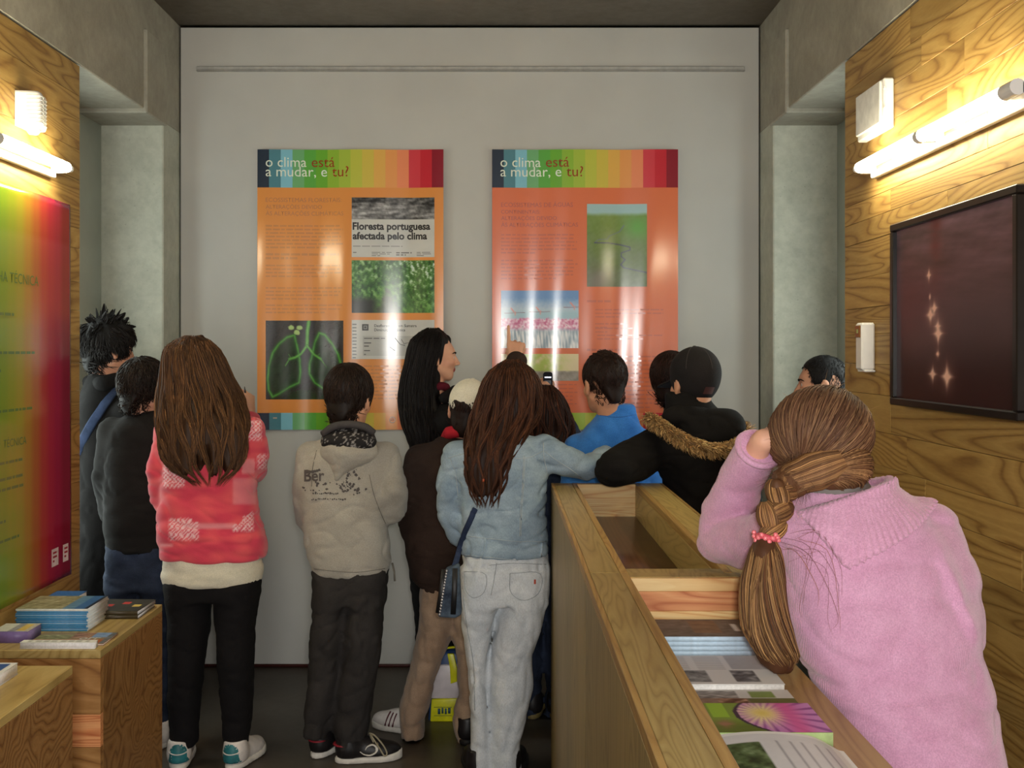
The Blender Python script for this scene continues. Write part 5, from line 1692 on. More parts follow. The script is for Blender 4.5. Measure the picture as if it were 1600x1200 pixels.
f.garment('hood', [hood], M['grey_fleece'], 0.006, fold=(0.004, 43, (16, 16, 20)), inset=None, keep=True)


def camo(v):
    p = v.astype(np.float32)
    n = sn(p, 3, 95) + 0.6 * sn(p, 9, 190)
    c = np.tile(lin((30, 27, 28)), (len(v), 1)); w = np.clip((np.abs(n) < 0.09) * 1.0, 0, 1)[:, None]
    return c * (1 - 0.7 * w) + lin((170, 164, 160)) * 0.7 * w


f.garment('hood_lining', [union([ellip(P(545, 690, d - .095), (.103, .056, .044)), ellip(P(545, 680, d - .06), (.095, .05, .035))], 0.02)], attr_mat('patterned_lining', 0.8, 0.3, (200, 0.3)), 0.005, fold=(0.004, 45, (22, 22, 26)), inset=None, colors=camo, label='black lining with pale scribble pattern')
f.put('hood_rim', tube_geo(spline([P(505, 678, d - .10), P(520, 667, d - .12), P(545, 663, d - .125), P(570, 667, d - .12), P(583, 676, d - .10)], 16), 0.014, 8), plain((70, 66, 66), 0.85, 0.2))
bv = f.bvh['hooded_sweatshirt']
seam(f, bv, [(577, 742), (584, 772), (594, 800), (602, 818)], plain((104, 98, 90), 0.9, 0.2), f.root, 0.0016)
seam(f, bv, [(495, 704), (489, 730), (487, 760)], plain((104, 98, 90), 0.9, 0.2), f.root, 0.0016)
seam(f, bv, [(486, 888), (520, 892), (560, 894), (609, 887)], plain((104, 98, 90), 0.9, 0.2), f.root, 0.0016)
f.put('drawstring', tube_geo([P(613, 880, d + .02), P(616, 893, d + .0), P(617, 908, d + .0)], 0.004, 6), plain((120, 112, 100), 0.8))
# faded lettering and flower print across the back
tv, tf = text_geo('Ber', 1.0, 0.02)
tv[:, 0] -= tv[:, 0].min(); k = 31 / tv[:, 0].max()
pv = []
for x, y, _ in tv:
    l, n = hit(bv, 476 + x * k, 752 - y * k * 1.15 - x * k * 0.03)
    l2, n2 = hit(f.bvh['hood'], 476 + x * k, 752 - y * k * 1.15)
    if l2 is not None and (l is None or l2[1] < l[1]): l, n = l2, n2
    pv.append(l + n * 0.0025)
f.put('printed_lettering', (pv, tf), plain((88, 81, 78), 0.9, 0.2), smooth=False)
rr = random.Random(6)
pcol = plain((84, 78, 76), 0.9, 0.2); gv = []


def blot(px, py, rad):
    n = 9; pts = [hit(bv, px + rad * rr.uniform(.55, 1.2) * math.cos(6.283 * i / n), py + rad * rr.uniform(.55, 1.2) * math.sin(6.283 * i / n)) for i in range(n)]
    if all(p[0] is not None for p in pts): gv.append(([l + q * 0.002 for l, q in pts], [list(range(n))]))


for cx_, cy_, sp, m_ in ((550, 742, 7, 12), (545, 762, 12, 22), (500, 763, 13, 16), (556, 768, 6, 8), (540, 755, 9, 10)):
    for _ in range(m_): blot(cx_ + rr.gauss(0, sp), cy_ + rr.gauss(0, sp * 0.45), rr.uniform(0.9, 2.6))
for y_, x0_, x1_ in ((771, 490, 530), (780, 488, 540)):
    x = x0_
    while x < x1_: blot(x, y_ + rr.uniform(-0.8, 0.8), rr.uniform(0.9, 1.7)); x += rr.uniform(2.2, 4)
blot(479, 738, 3); [blot(478 + i * 3, 738 - i * 0.4 + rr.uniform(-1, 1), 2.4) for i in range(8)]
o = f.put('printed_flowers', merge(gv), pcol, smooth=False); o['kind'] = 'stuff'
legs(f, d, [(890, 491, 548, .11), (935, 490, 547, .112), (996, 485, 542, .11), (1054, 481, 534, .105), (1100, 476, 526, .10), (1134, 473, 520, .095)],
     [(890, 545, 604, .11), (935, 542, 604, .112), (985, 537, 599, .11), (1022, 534, 594, .105), (1054, 531, 589, .10), (1100, 522, 583, .10), (1140, 520, 577, .10), (1156, 524, 572, .09)], M['charcoal'], hips=[(885, 491, 605, .115), (940, 491, 603, .115)], fold=(0.007, 47, (15, 15, 9)), keep=True)
red_t = plain((150, 30, 44), 0.6)
s1, R, o, b1 = f.shoe(P(494, 0, 3.86)[0], 3.815, 24, 0.235, M['shoe_black'], M['rubber_white'])
T = lambda q: np.array(q) @ R.T + o
mesh_obj('heel_tab', *tube_geo([T((0.030 * math.cos(t), 0.03 - 0.032 * math.sin(t), 0.066)) for t in np.linspace(0.2, 2.94, 9)], 0.009, 6, 0.4), red_t, s1)['label'] = 'red heel tab'
s2, R2, o2, b2 = f.shoe(P(521, 0, 3.74)[0], 3.785, 76, 0.245, M['shoe_black'], M['rubber_white'])
T = lambda q: np.array(q) @ R2.T + o2
mesh_obj('heel_tab', *tube_geo([T((0.033 * math.cos(t), 0.035 - 0.036 * math.sin(t), 0.068)) for t in np.linspace(0.2, 2.94, 9)], 0.009, 6, 0.4), red_t, s2)['label'] = 'red heel tab'


def shoe_side(q):
    """Point on the shoe's near side (local y along the shoe, z up)."""
    st_ = Vector(T((0.12, q[0], q[1]))); dr = Vector(np.array([-1.0, 0, 0]) @ R2.T)
    l, n, _, _ = b2.ray_cast(st_, dr)
    return np.array(l) + np.array(n) * 0.002 if l is not None else None


arc = [shoe_side(q) for q in spline([(0.085, 0.046, 0), (0.100, 0.035, 0), (0.122, 0.031, 0), (0.142, 0.040, 0), (0.146, 0.054, 0), (0.132, 0.064, 0), (0.112, 0.060, 0), (0.104, 0.050, 0)], 22)[:, :2]]
arc = [a for a in arc if a is not None]
if len(arc) > 4: mesh_obj('side_emblem', *tube_geo(arc, np.interp(np.linspace(0, 1, len(arc)), [0, .35, .7, 1], [.003, .006, .0065, .002]), 6, 0.5), M['rubber_white'], s2)['label'] = 'white curved side emblem'
lace = plain((150, 140, 118), 0.8, 0.2)
for y0 in (0.125, 0.142, 0.159):
    pts = [T((x, y0 + 0.3 * abs(x), 0.088 - (y0 - 0.12) * 0.75 - 9 * x * x)) for x in np.linspace(0.034, -0.03, 8)]
    mesh_obj('lace', *tube_geo(pts, 0.0032, 6), lace, s2)
mesh_obj('lace', *tube_geo(spline([T(q) for q in ((0.015, 0.125, 0.098), (0.034, 0.135, 0.085), (0.046, 0.158, 0.05), (0.052, 0.172, 0.028), (0.052, 0.182, 0.034), (0.044, 0.170, 0.062), (0.024, 0.140, 0.095), (0.010, 0.122, 0.10))], 26), 0.0032, 6), lace, s2)
f.bare.append(hand_prims(P(516, 802, d + .16), (0.95, 0.1, 0.1), (0, 0.2, -1), (0, 0.9, 0.3), 0.86)); f.bare.append(hand_prims(P(581, 788, d + .17), (-0.95, 0.1, 0.1), (0, 0.2, -1), (0, 0.9, 0.3), 0.86))
f.short_hair((40, 27, 20), 1900, 0.05, 0.10, 0.015, 4, -0.118, -0.03, 0.06, 0.0017)
f.body(0.008); f.eyes()

# ================= 5 woman with long black hair, pointing
d = 4.40
f = Fig('woman with long black hair, face in profile, pointing up at the poster', P(680, 0, d)[0], d, (206, 152, 122))
f.head(P(681, 557, d), 82, 0, 0, 0.88)
f.neck(P(680, 625, d), 0.045)
tor = [(980, 648, 716, .13), (900, 640, 724, .14), (820, 636, 726, .14), (740, 636, 726, .14), (690, 640, 722, .135), (660, 645, 716, .12), (643, 653, 708, .09), (630, 662, 702, .06)]
f.garment('coat', [loft(rows(d, tor))] + sleeves(([P(690, 660, d - .08), P(735, 668, d - .14), P(790, 672, d - .20), P(800, 620, d - .18), P(806, 572, d - .16)], [.052, .048, .046, .040, .034]), ([P(676, 660, d + .12), P(676, 740, d + .12), P(704, 780, d + .10)], [.05, .046, .038])), M['black_cloth'], 0.008, 0.035, (0.004, 51, (12, 12, 18)))
f.garment('cuff', [cone(P(806, 579, d - .16), P(807, 565, d - .16), .036, .044)], M['brown_cloth'], 0.005, inset=None)
f.garment('scarf', [chain([P(686 + 11 * math.cos(t), 606 + 3 * math.sin(t), d + .042 * math.sin(t)) for t in np.linspace(0, 6.283, 13)], [.018] * 13)], plain((84, 18, 32), 0.9, 0.2), 0.006, 0.02, (0.003, 53, (20, 20, 20)), inset=None)
f.garment('collar', [chain([P(694, 622, d - .075), P(712, 612, d - .02), P(712, 612, d + .03), P(690, 618, d + .075)], [.024, .026, .026, .024]), cone(P(712, 614, d - .01), P(716, 650, d - .01), .026, .04)], M['black_cloth'], 0.007, 0.02, inset=None)
legs(f, d, [(960, 650, 690, .085), (1030, 650, 684, .075), (1085, 652, 682, .06)], [(960, 684, 722, .085), (1030, 694, 726, .075), (1085, 696, 722, .06)], M['black_trouser'])
for px in (668, 708): f.shoe(P(px, 0, d)[0] - 0.08, d - 0.02, 70, 0.23, M['shoe_black'], M['rubber_dark'])
f.bare.append(hand_prims(P(806, 566, d - .16), (-0.02, 0.10, 1), (0.25, 1, -0.1), (-1, 0.25, 0), 0.94, 'point'))
f.bare.append(hand_prims(P(707, 783, d + .10), (0.8, -0.1, -0.3), (0, -1, 0), (0.3, 0, 1), 0.9))
hr = [(712, 649, 686, .025, d - .14), (690, 638, 692, .04, d - .12), (668, 630, 694, .065, d - .08), (640, 624, 693, .09, d - .025), (610, 624, 692, .092), (585, 629, 694, .09), (565, 634, 698, .09), (548, 637, 703, .088), (532, 641, 705, .082), (521, 650, 702, .066), (515, 660, 692, .045), (512, 668, 684, .02)]
f.long_hair(rows(d, hr), (18, 12, 11), 900, -2, 50, 7, 0.004, 24, 0.0017, 0.3, (0.84, 1.02))
f.body(0.0054); f.eyes((24, 16, 12))

# ================= 6 kid in the white cap
d = 4.03
f = Fig('child in a white cap, brown jacket and beige trousers beside a yellow bag', P(690, 0, d)[0], d, (196, 140, 112))
f.head(P(733, 640, d), 14, 8, 6, 0.95)
f.neck(P(722, 690, d), 0.046)
tor = [(922, 660, 742, .115), (905, 646, 750, .125), (880, 638, 754, .128), (840, 634, 752, .125), (790, 636, 750, .12), (740, 640, 752, .115), (712, 648, 756, .105), (696, 664, 752, .09), (684, 686, 744, .065)]
f.garment('jacket', [loft(rows(d, tor))] + sleeves(([P(656, 718, d), P(645, 775, d), P(644, 822, d + .02), P(678, 830, d + .10)], [.058, .055, .052, .042]), ([P(748, 715, d), P(756, 780, d + .02), P(740, 820, d + .1)], [.056, .05, .042])), M['brown_cloth'], 0.0075, 0.03, (0.007, 61, (9, 9, 18)))
f.garment('red_collar', [chain([P(696, 684, d + .03), P(702, 676, d - .05), P(726, 672, d - .062), P(750, 676, d - .03)], [.02, .024, .025, .02])], plain((176, 34, 46), 0.85, 0.2), 0.006, inset=None)
legs(f, d, [(905, 660, 720, .105), (935, 657, 716, .10), (975, 653, 709, .10), (1013, 645, 699, .095), (1060, 634, 681, .085), (1083, 629, 675, .085), (1110, 622, 666, .085), (1139, 625, 662, .08)],
     [(905, 700, 758, .105), (960, 702, 760, .10), (1025, 712, 764, .09), (1083, 716, 760, .085), (1112, 706, 752, .085), (1130, 707, 748, .085), (1152, 713, 744, .075)], M['beige'], hips=[(900, 660, 754, .115), (950, 657, 757, .11)], fold=(0.007, 63, (14, 14, 14)), k=0.02)
s1, R, o, b = f.shoe(P(660, 0, 4.02)[0], 4.06, -64, 0.235, M['shoe_white'], M['rubber_white'])
T = lambda q: np.array(q) @ R.T + o
for y0 in (0.115, 0.132, 0.149):
    pts = []
    for z in np.linspace(0.024, 0.075, 9):
        l, n, _, _ = b.ray_cast(Vector(T((-0.12, y0 - 0.25 * (z - 0.03), z))), Vector(np.array([1.0, 0, 0]) @ R.T))
        if l is not None: pts.append(np.array(l) + np.array(n) * 0.001)
    if len(pts) > 3: mesh_obj('side_stripe', *tube_geo(pts, 0.0042, 6, 0.5), plain((82, 30, 36), 0.6), s1)['label'] = 'dark red side stripe'
f.shoe(P(728, 0, 3.98)[0], 3.94, 8, 0.235, M['shoe_black'], M['rubber_dark'])
f.bare.append(hand_prims(P(681, 831, d + .10), (0.95, 0.05, 0.1), (0, 0.2, -1), (0, 0.9, 0.3), 0.84)); f.bare.append(hand_prims(P(737, 821, d + .11), (-0.95, 0.05, 0.1), (0, 0.2, -1), (0, 0.9, 0.3), 0.84))
cap_on(f, fabric((214, 206, 184), (230, 222, 204), name='white_cap_cotton', mott=4, bump=0.15), -0.052, True, label='white baseball cap with an opening at the back')
f.short_hair((44, 26, 20), 700, 0.035, 0.03, 0.006, 6, -0.125, -0.06, 0.03, 0.0017, zmax=0.03)
f.body(0.0095); f.eyes()

# ================= 7 girl in the denim jacket
d = 3.68
f = Fig('girl with long wavy brown hair in a denim jacket leaning on the counter', P(786, 0, d)[0], d, (210, 156, 126))
f.head(P(800, 617, d + .02), 12, 10, 2, 0.97)
f.neck(P(785, 680, d), 0.046)
tor = [(867, 718, 857, .105), (850, 717, 857, .110), (812, 718, 856, .113), (780, 716, 855, .113), (745, 708, 856, .113), (715, 704, 857, .112), (698, 712, 850, .10), (686, 728, 838, .082), (676, 752, 820, .06)]
f.garment('denim_jacket', [loft(rows(d, tor))] + sleeves(([P(712, 712, d), P(701, 760, d + .0), P(702, 805, d + .03), P(716, 838, d + .08), P(744, 834, d + .13)], [.052, .049, .047, .043, .038]), ([P(848, 702, d), P(888, 722, d - .0), P(918, 730, d + .03), P(938, 717, d + .10), P(944, 712, d + .14)], [.058, .056, .050, .042, .036])), M['denim'], 0.006, 0.03, (0.0065, 71, (10, 10, 17)), keep=True)
bv = f.bvh['denim_jacket']; th = M['thread']; jk = [c for c in f.root.children if c.name.startswith('denim_jacket')][0]
for q in ([(700, 716), (730, 709), (775, 713), (820, 716), (848, 705)], [(818, 712), (816, 760), (813, 800), (812, 838)], [(820, 713), (818, 760), (815, 800), (814, 838)], [(852, 706), (868, 718), (890, 732), (908, 746)], [(849, 692), (850, 715), (856, 745)], [(703, 715), (712, 740), (716, 780)], [(733, 838), (770, 842), (810, 846), (854, 846)], [(720, 866), (755, 870), (810, 875), (854, 876)]):
    seam(f, bv, q, th, jk, 0.0019)
for a, b in (((758, 840), (755, 872)), ((846, 848), (844, 876))):
    seam(f, bv, [a, ((a[0] + b[0]) / 2, (a[1] + b[1]) / 2), b], M['denim'], jk, 0.007, 'belt_loop', flat=0.35)
jeans = legs(f, d, [(885, 719, 790, .105), (935, 717, 787, .108), (965, 719, 776, .10), (996, 725, 767, .09), (1054, 731, 762, .08), (1112, 733, 763, .078), (1142, 735, 765, .078), (1206, 732, 769, .08)],
     [(885, 784, 856, .105), (935, 780, 855, .108), (981, 772, 847, .10), (1025, 765, 830, .09), (1072, 762, 831, .085), (1121, 762, 823, .08), (1159, 763, 814, .078), (1206, 762, 816, .08)], M['jeans_pale'], hips=[(862, 720, 856, .105), (940, 718, 855, .11)], fold=(0.006, 73, (17, 17, 10)), k=0.022, name='jeans', keep=True)
bj = f.bvh['jeans']
for q in ([(767, 930), (772, 905), (776, 880)], [(765, 883), (800, 880), (853, 882)], [(797, 896), (798, 925), (818, 938), (842, 926), (843, 896), (797, 896)], [(726, 893), (727, 920), (740, 934), (757, 924), (758, 897), (726, 893)], [(722, 920), (730, 980), (740, 1040), (742, 1110)]):
    seam(f, bj, q, plain((152, 158, 162), 0.85, 0.2), jeans, 0.0016)
q = patch(bj, 835.5, 909, 3, 7, 3, 4, lift=0.002)
if q: mesh_obj('pocket_tag', q[0], q[1], plain((176, 70, 50), 0.7), jeans)
f.shoe(P(750, 0, d)[0], d - 0.068, -10, 0.235, M['shoe_black'], M['rubber_dark']); f.shoe(P(790, 0, d)[0], d - 0.068, 12, 0.235, M['shoe_black'], M['rubber_dark'])
f.bare.append(hand_prims(P(945, 711, d + .15), (0.4, 0.8, -0.1), (0, -0.1, -1), (-0.9, 0.3, 0), 0.86)); f.bare.append(hand_prims(P(748, 834, d + .13), (0.95, 0.05, 0.1), (0, 0.2, -1), (0, 0.9, 0.3), 0.86))
hr = [(788, 748, 772, .018, d - .128), (764, 735, 784, .028, d - .118), (735, 729, 792, .040, d - .105), (705, 727, 804, .065, d - .078), (680, 730, 822, .095, d - .03), (655, 735, 840, .11), (630, 744, 847, .108), (605, 752, 845, .105), (588, 759, 840, .10), (575, 768, 830, .085), (566, 780, 820, .06), (561, 792, 810, .025)]
f.long_hair(rows(d + .008, hr), (54, 31, 20), 1200, 80, 58, 11, 0.013, 13, 0.0017, 0.3, (0.84, 1.03), (96, 56, 33))
f.put('hair_clip', mesh_sdf(ellip(P(755, 750, d - .142), (.006, .005, .011)), 0.002, 0.004), plain((196, 78, 30), 0.3))
f.body(0.0105); f.eyes()
# shoulder strap over the jacket, and the bag that hangs from it
st = [hit(bv, a, b) for a, b in spline([(744, 794, 0), (740, 802, 0), (738, 808, 0), (728, 832, 0), (719, 862, 0)], 22)[:, :2]]
st = [l + n * 0.006 for l, n in st if l is not None]
bag = tag(empty('shoulder_bag', P(702, 965, 3.51)), 'dark blue shoulder bag with silver trim hanging at the hip of the denim jacket girl', 'bag')
mesh_obj('strap', *tube_geo(st + [P(712, 880, 3.52), P(708, 890, 3.51)], 0.010, 8, 0.22, up=(0, -1, 0)), M['navy_strap'], bag)
bc = [P(696, 888, 3.51), P(718, 880, 3.51), P(722, 958, 3.51), P(712, 964, 3.51), P(684, 962, 3.51)]
vs = [p + np.array([0, -0.026, 0]) for p in bc] + [p + np.array([0, 0.026, 0]) for p in bc]
bm = bmesh.new(); bvs = [bm.verts.new(v) for v in vs]
bm.faces.new(bvs[:5]); bm.faces.new(bvs[5:][::-1])
for i in range(5): bm.faces.new([bvs[i], bvs[i + 5], bvs[(i + 1) % 5 + 5], bvs[(i + 1) % 5]])
bmesh.ops.recalc_face_normals(bm, faces=bm.faces); bmesh.ops.bevel(bm, geom=list(bm.edges), offset=0.010, segments=3, affect='EDGES', profile=0.5)
bm.verts.ensure_lookup_table()
mesh_obj('bag_body', [tuple(v.co) for v in bm.verts], [[v.index for v in q.verts] for q in bm.faces], fabric((38, 46, 62), (96, 112, 128), name='bag_cloth', mott=16), bag)
bm.free()
mesh_obj('flap_strap', *tube_geo([P(711, 888, 3.483), P(710, 925, 3.48), P(708, 960, 3.48)], 0.009, 8, 0.3, up=(0, -1, 0)), plain((22, 22, 26), 0.5), bag)
for k in range(16):
    u = k / 15; a = P(698 - 11 * u, 892 + 68 * u, 3.482); 
    mesh_obj('trim_bead', *mesh_sdf(ellip(a, (.0045, .0045, .0055)), 0.003, 0.003), plain((170, 168, 172), 0.3, 0.5, metal=0.6), bag)
mesh_obj('side_panel', *tube_geo([P(694, 890, 3.49), P(690, 925, 3.487), P(685, 958, 3.487)], 0.010, 8, 0.4, up=(0, -1, 0)), plain((20, 20, 22), 0.5), bag)

# ================= 8 child with the phone
d = 4.29
f = Fig('child with dark curly hair holding up a phone in front of the flamingo poster', P(850, 0, d)[0], d, (200, 146, 118))
f.head(P(852, 646, d), -6, 4, 0, 0.93)
f.neck(P(852, 700, d), 0.045)
tor = [(900, 805, 895, .10), (840, 803, 897, .11), (780, 804, 896, .11), (735, 806, 896, .105), (716, 814, 890, .09), (704, 828, 878, .065)]
f.garment('jacket', [loft(rows(d, tor))] + sleeves(([P(812, 728, d), P(808, 780, d + .04), P(832, 740, d + .22)], [.048, .046, .036]), ([P(888, 728, d), P(898, 690, d + .06), P(878, 655, d + .16), P(860, 625, d + .24)], [.05, .046, .040, .034])), M['dark_jeans'], 0.008, 0.03, (0.005, 81, (10, 10, 18)))
legs(f, d, [(885, 808, 852, .09), (980, 808, 848, .08), (1060, 812, 846, .07), (1112, 814, 846, .07)], [(885, 848, 892, .09), (980, 850, 890, .08), (1060, 852, 886, .07), (1112, 852, 884, .07)], M['dark_jeans'], hips=[(880, 808, 892, .1), (930, 808, 892, .095)], name='jeans')
for px in (830, 868): f.shoe(P(px, 0, d)[0], d - 0.068, 6, 0.23, M['shoe_black'], plain((120, 104, 60), 0.6))
f.bare.append(hand_prims(P(859, 622, d + .24), (-0.1, 0.1, 1), (-0.3, 1, 0), (-1, -0.2, 0.2), 0.84, 'grip')); f.bare.append(hand_prims(P(834, 736, d + .23), (0.2, 0.5, 0.8), (0, 1, 0), (1, 0, 0), 0.84))
hr = [(730, 822, 880, .025, d - .10), (700, 818, 884, .06, d - .06), (675, 816, 896, .095), (655, 810, 893, .102), (635, 811, 886, .102), (618, 818, 878, .094), (608, 832, 871, .07), (601, 842, 862, .03)]
f.long_hair(rows(d, hr), (44, 25, 17), 900, 90, 60, 13, 0.016, 16, 0.0017, 0.35, (0.76, 1.02), (86, 46, 27))
f.body(0.0105); f.eyes()
ph = tag(empty('mobile_phone', P(856, 600, d + .26)), 'small black mobile phone with a lit screen bar, held up before the flamingo poster', 'phone')
c = P(856, 599, d + .245) + np.array([0, 0, 0.012])
vs, fs = box_geo(c - np.array([.0205, .006, .046]), c + np.array([.0205, .006, .038]), 0.0)
bm = bmesh.new(); q = [bm.verts.new(v) for v in vs]; [bm.faces.new([q[i] for i in ff]) for ff in fs]
bmesh.ops.bevel(bm, geom=[e for e in bm.edges if abs((e.verts[0].co - e.verts[1].co).y) > 0.005], offset=0.012, segments=5, affect='EDGES', profile=0.5)
bm.verts.ensure_lookup_table(); mesh_obj('phone_body', [tuple(v.co) for v in bm.verts], [[v.index for v in ff.verts] for ff in bm.faces], plain((15, 15, 26), 0.6, 0.15), ph, False); bm.free()
ms, ts_ = new_mat('lit_screen', 0.3); ts_.b.inputs['Emission Color'].default_value = (0.8, 0.85, 1, 1); ts_.b.inputs['Emission Strength'].default_value = 0.9
box('screen', c + np.array([-.0145, -.0075, .0115]), c + np.array([.0145, -.0058, .0175]), ms, ph)
box('keypad', c + np.array([-.015, -.0072, -.036]), c + np.array([.015, -.0056, .002]), plain((26, 26, 40), 0.4), ph, 0.001)

# ================= 9 boy in blue fleece
d = 4.08
f = Fig('boy with short cropped dark hair in a bright blue fleece behind the counter end', P(948, 0, d)[0], d, (206, 146, 112))
f.head(P(944, 598, d), -22, 4, -2, 1.0)
f.neck(P(955, 650, d), 0.054)
tor = [(905, 888, 1018, .115), (820, 884, 1022, .12), (740, 884, 1024, .12), (705, 886, 1022, .115), (684, 898, 1014, .105), (668, 912, 1002, .09), (656, 926, 996, .072), (648, 934, 994, .06), (636, 936, 993, .057), (631, 938, 992, .054)]
f.garment('blue_fleece', [loft(rows(d, tor))] + sleeves(([P(902, 700, d), P(894, 770, d + .0), P(918, 800, d + .11)], [.055, .05, .04]), ([P(1010, 695, d), P(1016, 770, d + .0), P(990, 800, d + .11)], [.055, .05, .04])), M['blue_fleece'], 0.0065, 0.025, (0.0035, 91, (10, 10, 18)), keep=True)
seam(f, f.bvh['blue_fleece'], [(937, 649), (965, 652), (993, 648)], plain((40, 96, 170), 0.8), f.root, 0.002)
legs(f, d, [(890, 892, 955, .1), (980, 895, 945, .085), (1080, 898, 940, .075), (1128, 898, 940, .07)], [(890, 950, 1014, .1), (980, 958, 1010, .085), (1080, 962, 1005, .075), (1128, 962, 1004, .07)], M['dark_jeans'], hips=[(880, 890, 1016, .11), (930, 892, 1014, .105)], name='jeans')
for px in (918, 984): f.shoe(P(px, 0, d)[0], d - 0.068, 0, 0.24, M['shoe_black'], M['rubber_dark'])
f.bare.append(hand_prims(P(921, 801, d + .115), (0.95, 0.05, 0.1), (0, 0.2, -1), (0, 0.9, 0.3), 0.86)); f.bare.append(hand_prims(P(987, 801, d + .125), (-0.95, 0.05, 0.1), (0, 0.2, -1), (0, 0.9, 0.3), 0.86))
f.short_hair((44, 27, 20), 1900, 0.022, 0.03, 0.010, 9, -0.085, -0.015, 0.066, 0.0013, spike=(0.10, (0, 0.3, 0.5), 0.5), spikes=400)
f.body(0.008); f.eyes()

# ================= 10 boy in the parka
d = 3.80
f = Fig('boy in a dark cap and black parka with fur trimmed hood', P(1095, 0, d)[0], d, (206, 150, 118))
f.head(P(1085, 597, d), -24, 6, 2, 1.0)
f.neck(P(1080, 645, d), 0.052)
tor = [(960, 1042, 1160, .12), (880, 1044, 1164, .13), (820, 1044, 1166, .135), (770, 1042, 1166, .14), (710, 1024, 1164, .14), (682, 1022, 1160, .13), (662, 1028, 1152, .11), (646, 1036, 1128, .09), (634, 1038, 1112, .078), (618, 1038, 1112, .072), (611, 1040, 1111, .068)]
f.garment('parka', [loft(rows(d, tor))] + sleeves(([P(1030, 694, d - .02), P(990, 718, d - .12), P(960, 733, d - .22), P(978, 728, d - .10), P(996, 716, d - .0)], [.072, .076, .070, .05, .04]), ([P(1150, 690, d), P(1166, 780, d + .0), P(1150, 830, d + .12)], [.066, .062, .046])), M['black_cloth'], 0.0075, 0.04, (0.007, 101, (9, 9, 14)))
f.garment('hood', [union([ellip(P(1128, 664, d - .09), (.088, .07, .062)), ellip(P(1075, 652, d - .07), (.10, .055, .045)), ellip(P(1105, 680, d - .10), (.09, .055, .045))], 0.04)], M['black_cloth'], 0.007, fold=(0.006, 103, (12, 12, 14)), inset=None)
path = spline([P(1012, 652, d - .05), P(1026, 660, d - .13), P(1046, 674, d - .17), P(1070, 688, d - .19), P(1096, 698, d - .20), P(1122, 702, d - .195), P(1146, 697, d - .16), P(1160, 684, d - .11), P(1168, 664, d - .04)], 60)
rs = np.random.RandomState(8); nf = 2600
ii = rs.randint(1, 58, nf); tang = path[np.minimum(ii + 1, 59)] - path[ii - 1]; tang /= np.linalg.norm(tang, axis=1)[:, None]
dr = rs.normal(size=(nf, 3)); dr -= tang * (dr * tang).sum(1)[:, None]; dr /= np.linalg.norm(dr, axis=1)[:, None]
b0 = path[ii] + tang * rs.uniform(-.008, .008, (nf, 1)) + dr * 0.010
ln = rs.uniform(0.012, 0.026, (nf, 1)); sw = tang * rs.normal(0.3, 0.5, (nf, 1)) + np.array([0, 0, -0.35])
pts = np.stack([b0, b0 + ln * (dr * 0.5 + sw * 0.2), b0 + ln * (dr * 0.85 + sw * 0.6), b0 + ln * (dr * 0.95 + sw * 1.1)], 1)
a, b, c_ = strands(pts, 0.0017, (150, 112, 66), rs, 0.35, (206, 174, 120))
core = tube_geo(path, 0.017, 8); nv = len(core[0])
allf = [list(x) for x in core[1]] + (b + nv).tolist()
mesh_obj('fur_trim', np.concatenate([np.array(core[0]), a]), allf, M['fur'], f.root, colors=np.concatenate([np.tile(lin((110, 82, 48)), (nv, 1)), c_]))['label'] = 'tan fur trim of the hood'
legs(f, d, [(940, 1046, 1104, .1), (1040, 1050, 1098, .09), (1140, 1054, 1096, .08), (1180, 1054, 1096, .075)], [(940, 1100, 1158, .1), (1040, 1106, 1156, .09), (1140, 1110, 1152, .08), (1180, 1110, 1152, .075)], M['charcoal'], hips=[(930, 1044, 1160, .115), (985, 1046, 1158, .11)])
for px in (1076, 1132): f.shoe(P(px, 0, d)[0], d - 0.068, 0, 0.25, M['shoe_black'], M['rubber_dark'])
f.bare.append(hand_prims(P(998, 718, d + .02), (0.5, 0.3, -0.1), (0, 1, -0.2), (1, 0, 0), 0.86)); f.bare.append(hand_prims(P(1147, 832, d + .14), (-0.95, 0.1, 0.1), (0, 0.2, -1), (0, 0.9, 0.3), 0.86))
capo = cap_on(f, fabric((26, 23, 24), (36, 32, 33), name='cap_cotton', mott=8), -0.072, False, label='dark baseball cap', seam_mat=plain((58, 54, 52), 0.8), r=(0.088, 0.106, 0.098), deep=0.86)
tv = [f.hl((x, -0.008 - 0.106 * math.sqrt(max(0.02, 1 - (x / 0.088) ** 2 - ((0.03 + (z - 0.03) * 0.86 - 0.032) / 0.098) ** 2)) - 0.002, z)) for z in (-0.050, -0.026) for x in np.linspace(-0.020, 0.020, 7)]
mesh_obj('size_strap', tv, [[i, i + 1, 8 + i, 7 + i] for i in range(6)], plain((70, 36, 34), 0.7), capo)
f.short_hair((34, 23, 18), 500, 0.02, 0.02, 0.004, 10, -0.085, -0.045, 0.03, 0.0016, zmax=-0.03, nape_on=False)
f.body(0.008); f.eyes()

